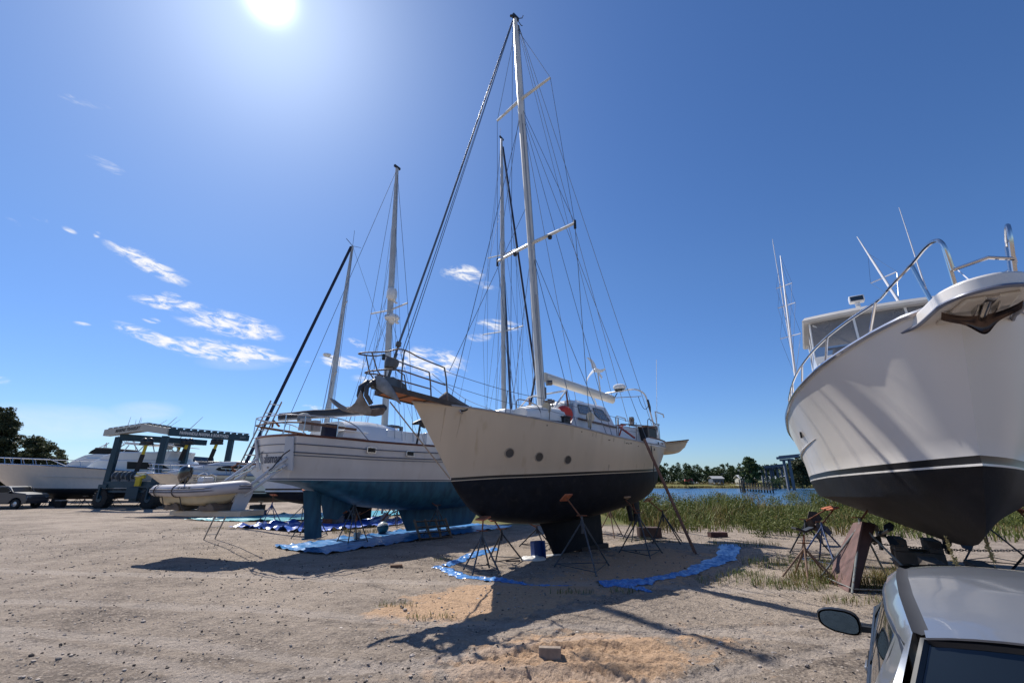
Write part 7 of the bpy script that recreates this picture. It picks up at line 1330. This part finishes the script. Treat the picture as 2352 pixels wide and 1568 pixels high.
ribbon('tarpaulin', 'long blue tarpaulin edge lying in the shadow in front of the beige sailboat', [(1190,392),(1320,385),(1450,378),(1600,352),(1730,325),(1850,295),(1990,238),(2070,205),(2090,120)], [.30,.50,.34,.26,.28,.34,.40,.46,.50], TSK, 3., .10)
ribbon('tarpaulin', 'ragged flap of blue tarpaulin pointing towards the camera', [(1300,398),(1400,412),(1480,425),(1560,445)], [.16,.26,.22,.05], TSK, 4., .07)
ribbon('tarpaulin', 'faint strip of blue tarpaulin half buried in the sand', [(700,384),(850,396),(1000,400)], [.10,.10,.04], TSK, 5., .02)
# ---- small things
W2 = mat('grey_old_wood', (.15,.115,.09), .9, var=.35, vscale=5, stretch=(1,7,7))
a, b_ = gnd(Q('f',1735,835)), gnd(Q('f',2080,808)); t = thing('pallet', 'grey wooden pallet leaning against the jack stand in front of the ketch keel', 'pallet', a); dx = b_-a; L_ = np.linalg.norm(dx); dx /= L_; pn_ = np.cross(dx, (0,0,1)); pn_ = -pn_ if pn_[1] < 0 else pn_; upv = V3((0,0,.92))+pn_*.36
for k in range(4): o = dx*L_*k/3; MB().bar(o+pn_*.03, o+upv*.86-dx*.22+pn_*.03, .05, .09).build('stringer', W2, t)
for k in range(4): o = upv*(.06+.24*k)-dx*.06*k; MB().bar(o, o+dx*L_, .14, .022, 0, upv).build('slat', W2, t)
c = gnd(Q('f',1310,765)); t = thing('round_tank', 'round teal and white float lying on the light blue tarpaulin', 'float', (c[0], c[1], .28)); mb = MB(); mb.ball((0,0,0), .27, 18, 12); mb.build('float_body', mat('teal_plastic', (.02,.10,.13), .4), t); mb = MB(); mb.lathe([(.272,.05),(.22,.17),(.10,.25),(0,.275)], (0,0,0), (-.1,.2,1), 18); mb.build('white_end', WHITE, t)
c = gnd(Q('f',1025,832)); t = thing('bucket', 'small white bucket on the tarpaulin beside the ketch jack stand', 'bucket', c); mb = MB(); mb.lathe([(0,0),(.12,0),(.15,.3),(.135,.3),(.11,.02)], (0,0,0), (0,0,1), 16); mb.build('bucket', mat('dirty_white', (.40,.38,.36), .6), t); mb = MB(); mb.tube([(.15*cos(x), 0, .3+.1*sin(x)) for x in np.linspace(0, pi, 8)], .006, 5); mb.build('bucket_handle', DKST, t)
c = gnd(Q('g',775,222)); t = thing('blue_tote', 'open blue plastic tote tipped on its side beside the black keel', 'tote', (c[0], c[1], 0), .5); 
mb = MB(); R = Matrix.Rotation(-.12, 3, 'X'); mb.box((0,.15,.28), (.40,.03,.52), R); mb.box((-.2,.05,.28), (.03,.24,.52), R); mb.box((.2,.05,.28), (.03,.24,.52), R); mb.box((0,.05,.02), (.42,.26,.03)); mb.build('tote', mat('tote_blue', (.02,.055,.20), .4, var=.1), t, bevel=.008)
mb = MB(); mb.ball((0,0,0), (.42,.26,.10), 20, 10, pw=.9); mb.v = [(x*(1+.25*noise.noise(Vector((x*6, y*6, 0)))), y, max(z, -.02)*(1+.8*noise.noise(Vector((x*9, y*9, 4))))) for x, y, z in mb.v]; c2 = gnd(Q('g',730,228)); tag(mb.build('plastic_bag', mat('white_plastic', (.62,.60,.56), .45, var=.05), loc=(c2[0], c2[1], .03)), 'crumpled white plastic bag in front of the blue tote', 'bag'); mb = MB(); mb.ball((0,0,0), (.5,.12,.03), 16, 6); c2 = gnd(Q('g',850,200)); tag(mb.build('white_sheet', bpy.data.materials['white_plastic'], loc=(c2[0], c2[1], .03), rotz=.5), 'flat scrap of white plastic between the blue tote and the keel', 'scrap')
def blockthing(label, c, s, rz, m, nm='wood_block', tilt=0):
    mb = MB(); mb.box((0,0,s[2]/2), s, Matrix.Rotation(tilt, 3, 'X')); o = mb.build(nm, m, loc=(c[0], c[1], GZ(c[0], c[1])-.01), rotz=rz, bevel=.008); return tag(o, label, 'block')
blockthing('weathered wooden block lying in the rutted sand in the foreground', gnd(Q('g',852,962)), (.30,.13,.14), -.1, mat('grey_block', (.27,.21,.165), .9, var=.25, vscale=12), tilt=-.1)
blockthing('dark brown wooden box behind the jack stands near the skeg', gnd(Q('4',1845,1082)), (.95,.5,.42), .1, mat('brown_box', (.085,.05,.04), .85, var=.3))
blockthing('dark red brick length lying on the gravel at the edge of the weeds', gnd(Q('c',970,1342)), (.80,.3,.2), .1, mat('dark_brick', (.07,.03,.028), .9, var=.3))
blockthing('flat dark board lying under the bow jack stand', gnd(Q('4',825,1262)), (.45,.2,.05), .2, W2); blockthing('brownish flat stone slab on the gravel left of the blue tarpaulin', gnd((910,1302)), (.34,.2,.07), .3, mat('brown_slab', (.16,.095,.06), .9, var=.3, bump=.4))
blockthing('rusty box under the blue stern of the ketch, left of the rudder', gnd(Q('f',700,660)), (.5,.5,.4), .3, RUST); blockthing('grey box on the deep blue tarpaulin right of the ketch rudder', gnd(Q('f',800,655)), (.8,.5,.45), .2, mat('grey_box', (.12,.11,.11), .8, var=.3))
# old anchor propped up on the far side of the ketch
c = gnd(Q('f',1330,640)); t = thing('anchor', 'rusty anchor standing upright on the deep blue tarpaulin behind the ketch', 'anchor', c); mb = MB(); mb.tube([(-.2,0,.0),(.05,0,.35),(.5,0,1.05)], .05, 6); mb.tube([(.05,0,.35),(.9,.1,.75)], .035, 6); mb.build('shank', RUST, t); mb = MB(); mb.prism([(-.35,0,0),(.25,0,0),(.2,0,.5),(-.05,0,.6)], (0,.06,0)); mb.prism([(-.25,0,.5),(-.12,0,.5),(-.1,0,1.0),(-.2,0,1.05)], (0,.05,0)); mb.build('fluke', GALV, t)
# chain sagging from the yacht stand to the next
a, b_ = V3((8.75,11.75,.95)), V3((12.5,11.3,.85)); mb = MB(); nl = 60
for k in range(nl):
    f = k/nl; p = a+(b_-a)*f-V3((0,0,.18*4*f*(1-f)))*.5; R = Matrix.Rotation(atan2(b_[1]-a[1], b_[0]-a[0]), 3, 'Z')@Matrix.Rotation((k%2)*pi/2, 3, 'X'); mb.tube([Vector(p)+R@Vector((.05*cos(x), .022*sin(x), 0)) for x in np.linspace(0, 2*pi, 8, endpoint=False)], .008, 4, closed=True)
tag(mb.build('stand_chain', DKST), 'steel chain strung between the jack stands of the white motor yacht', 'chain')
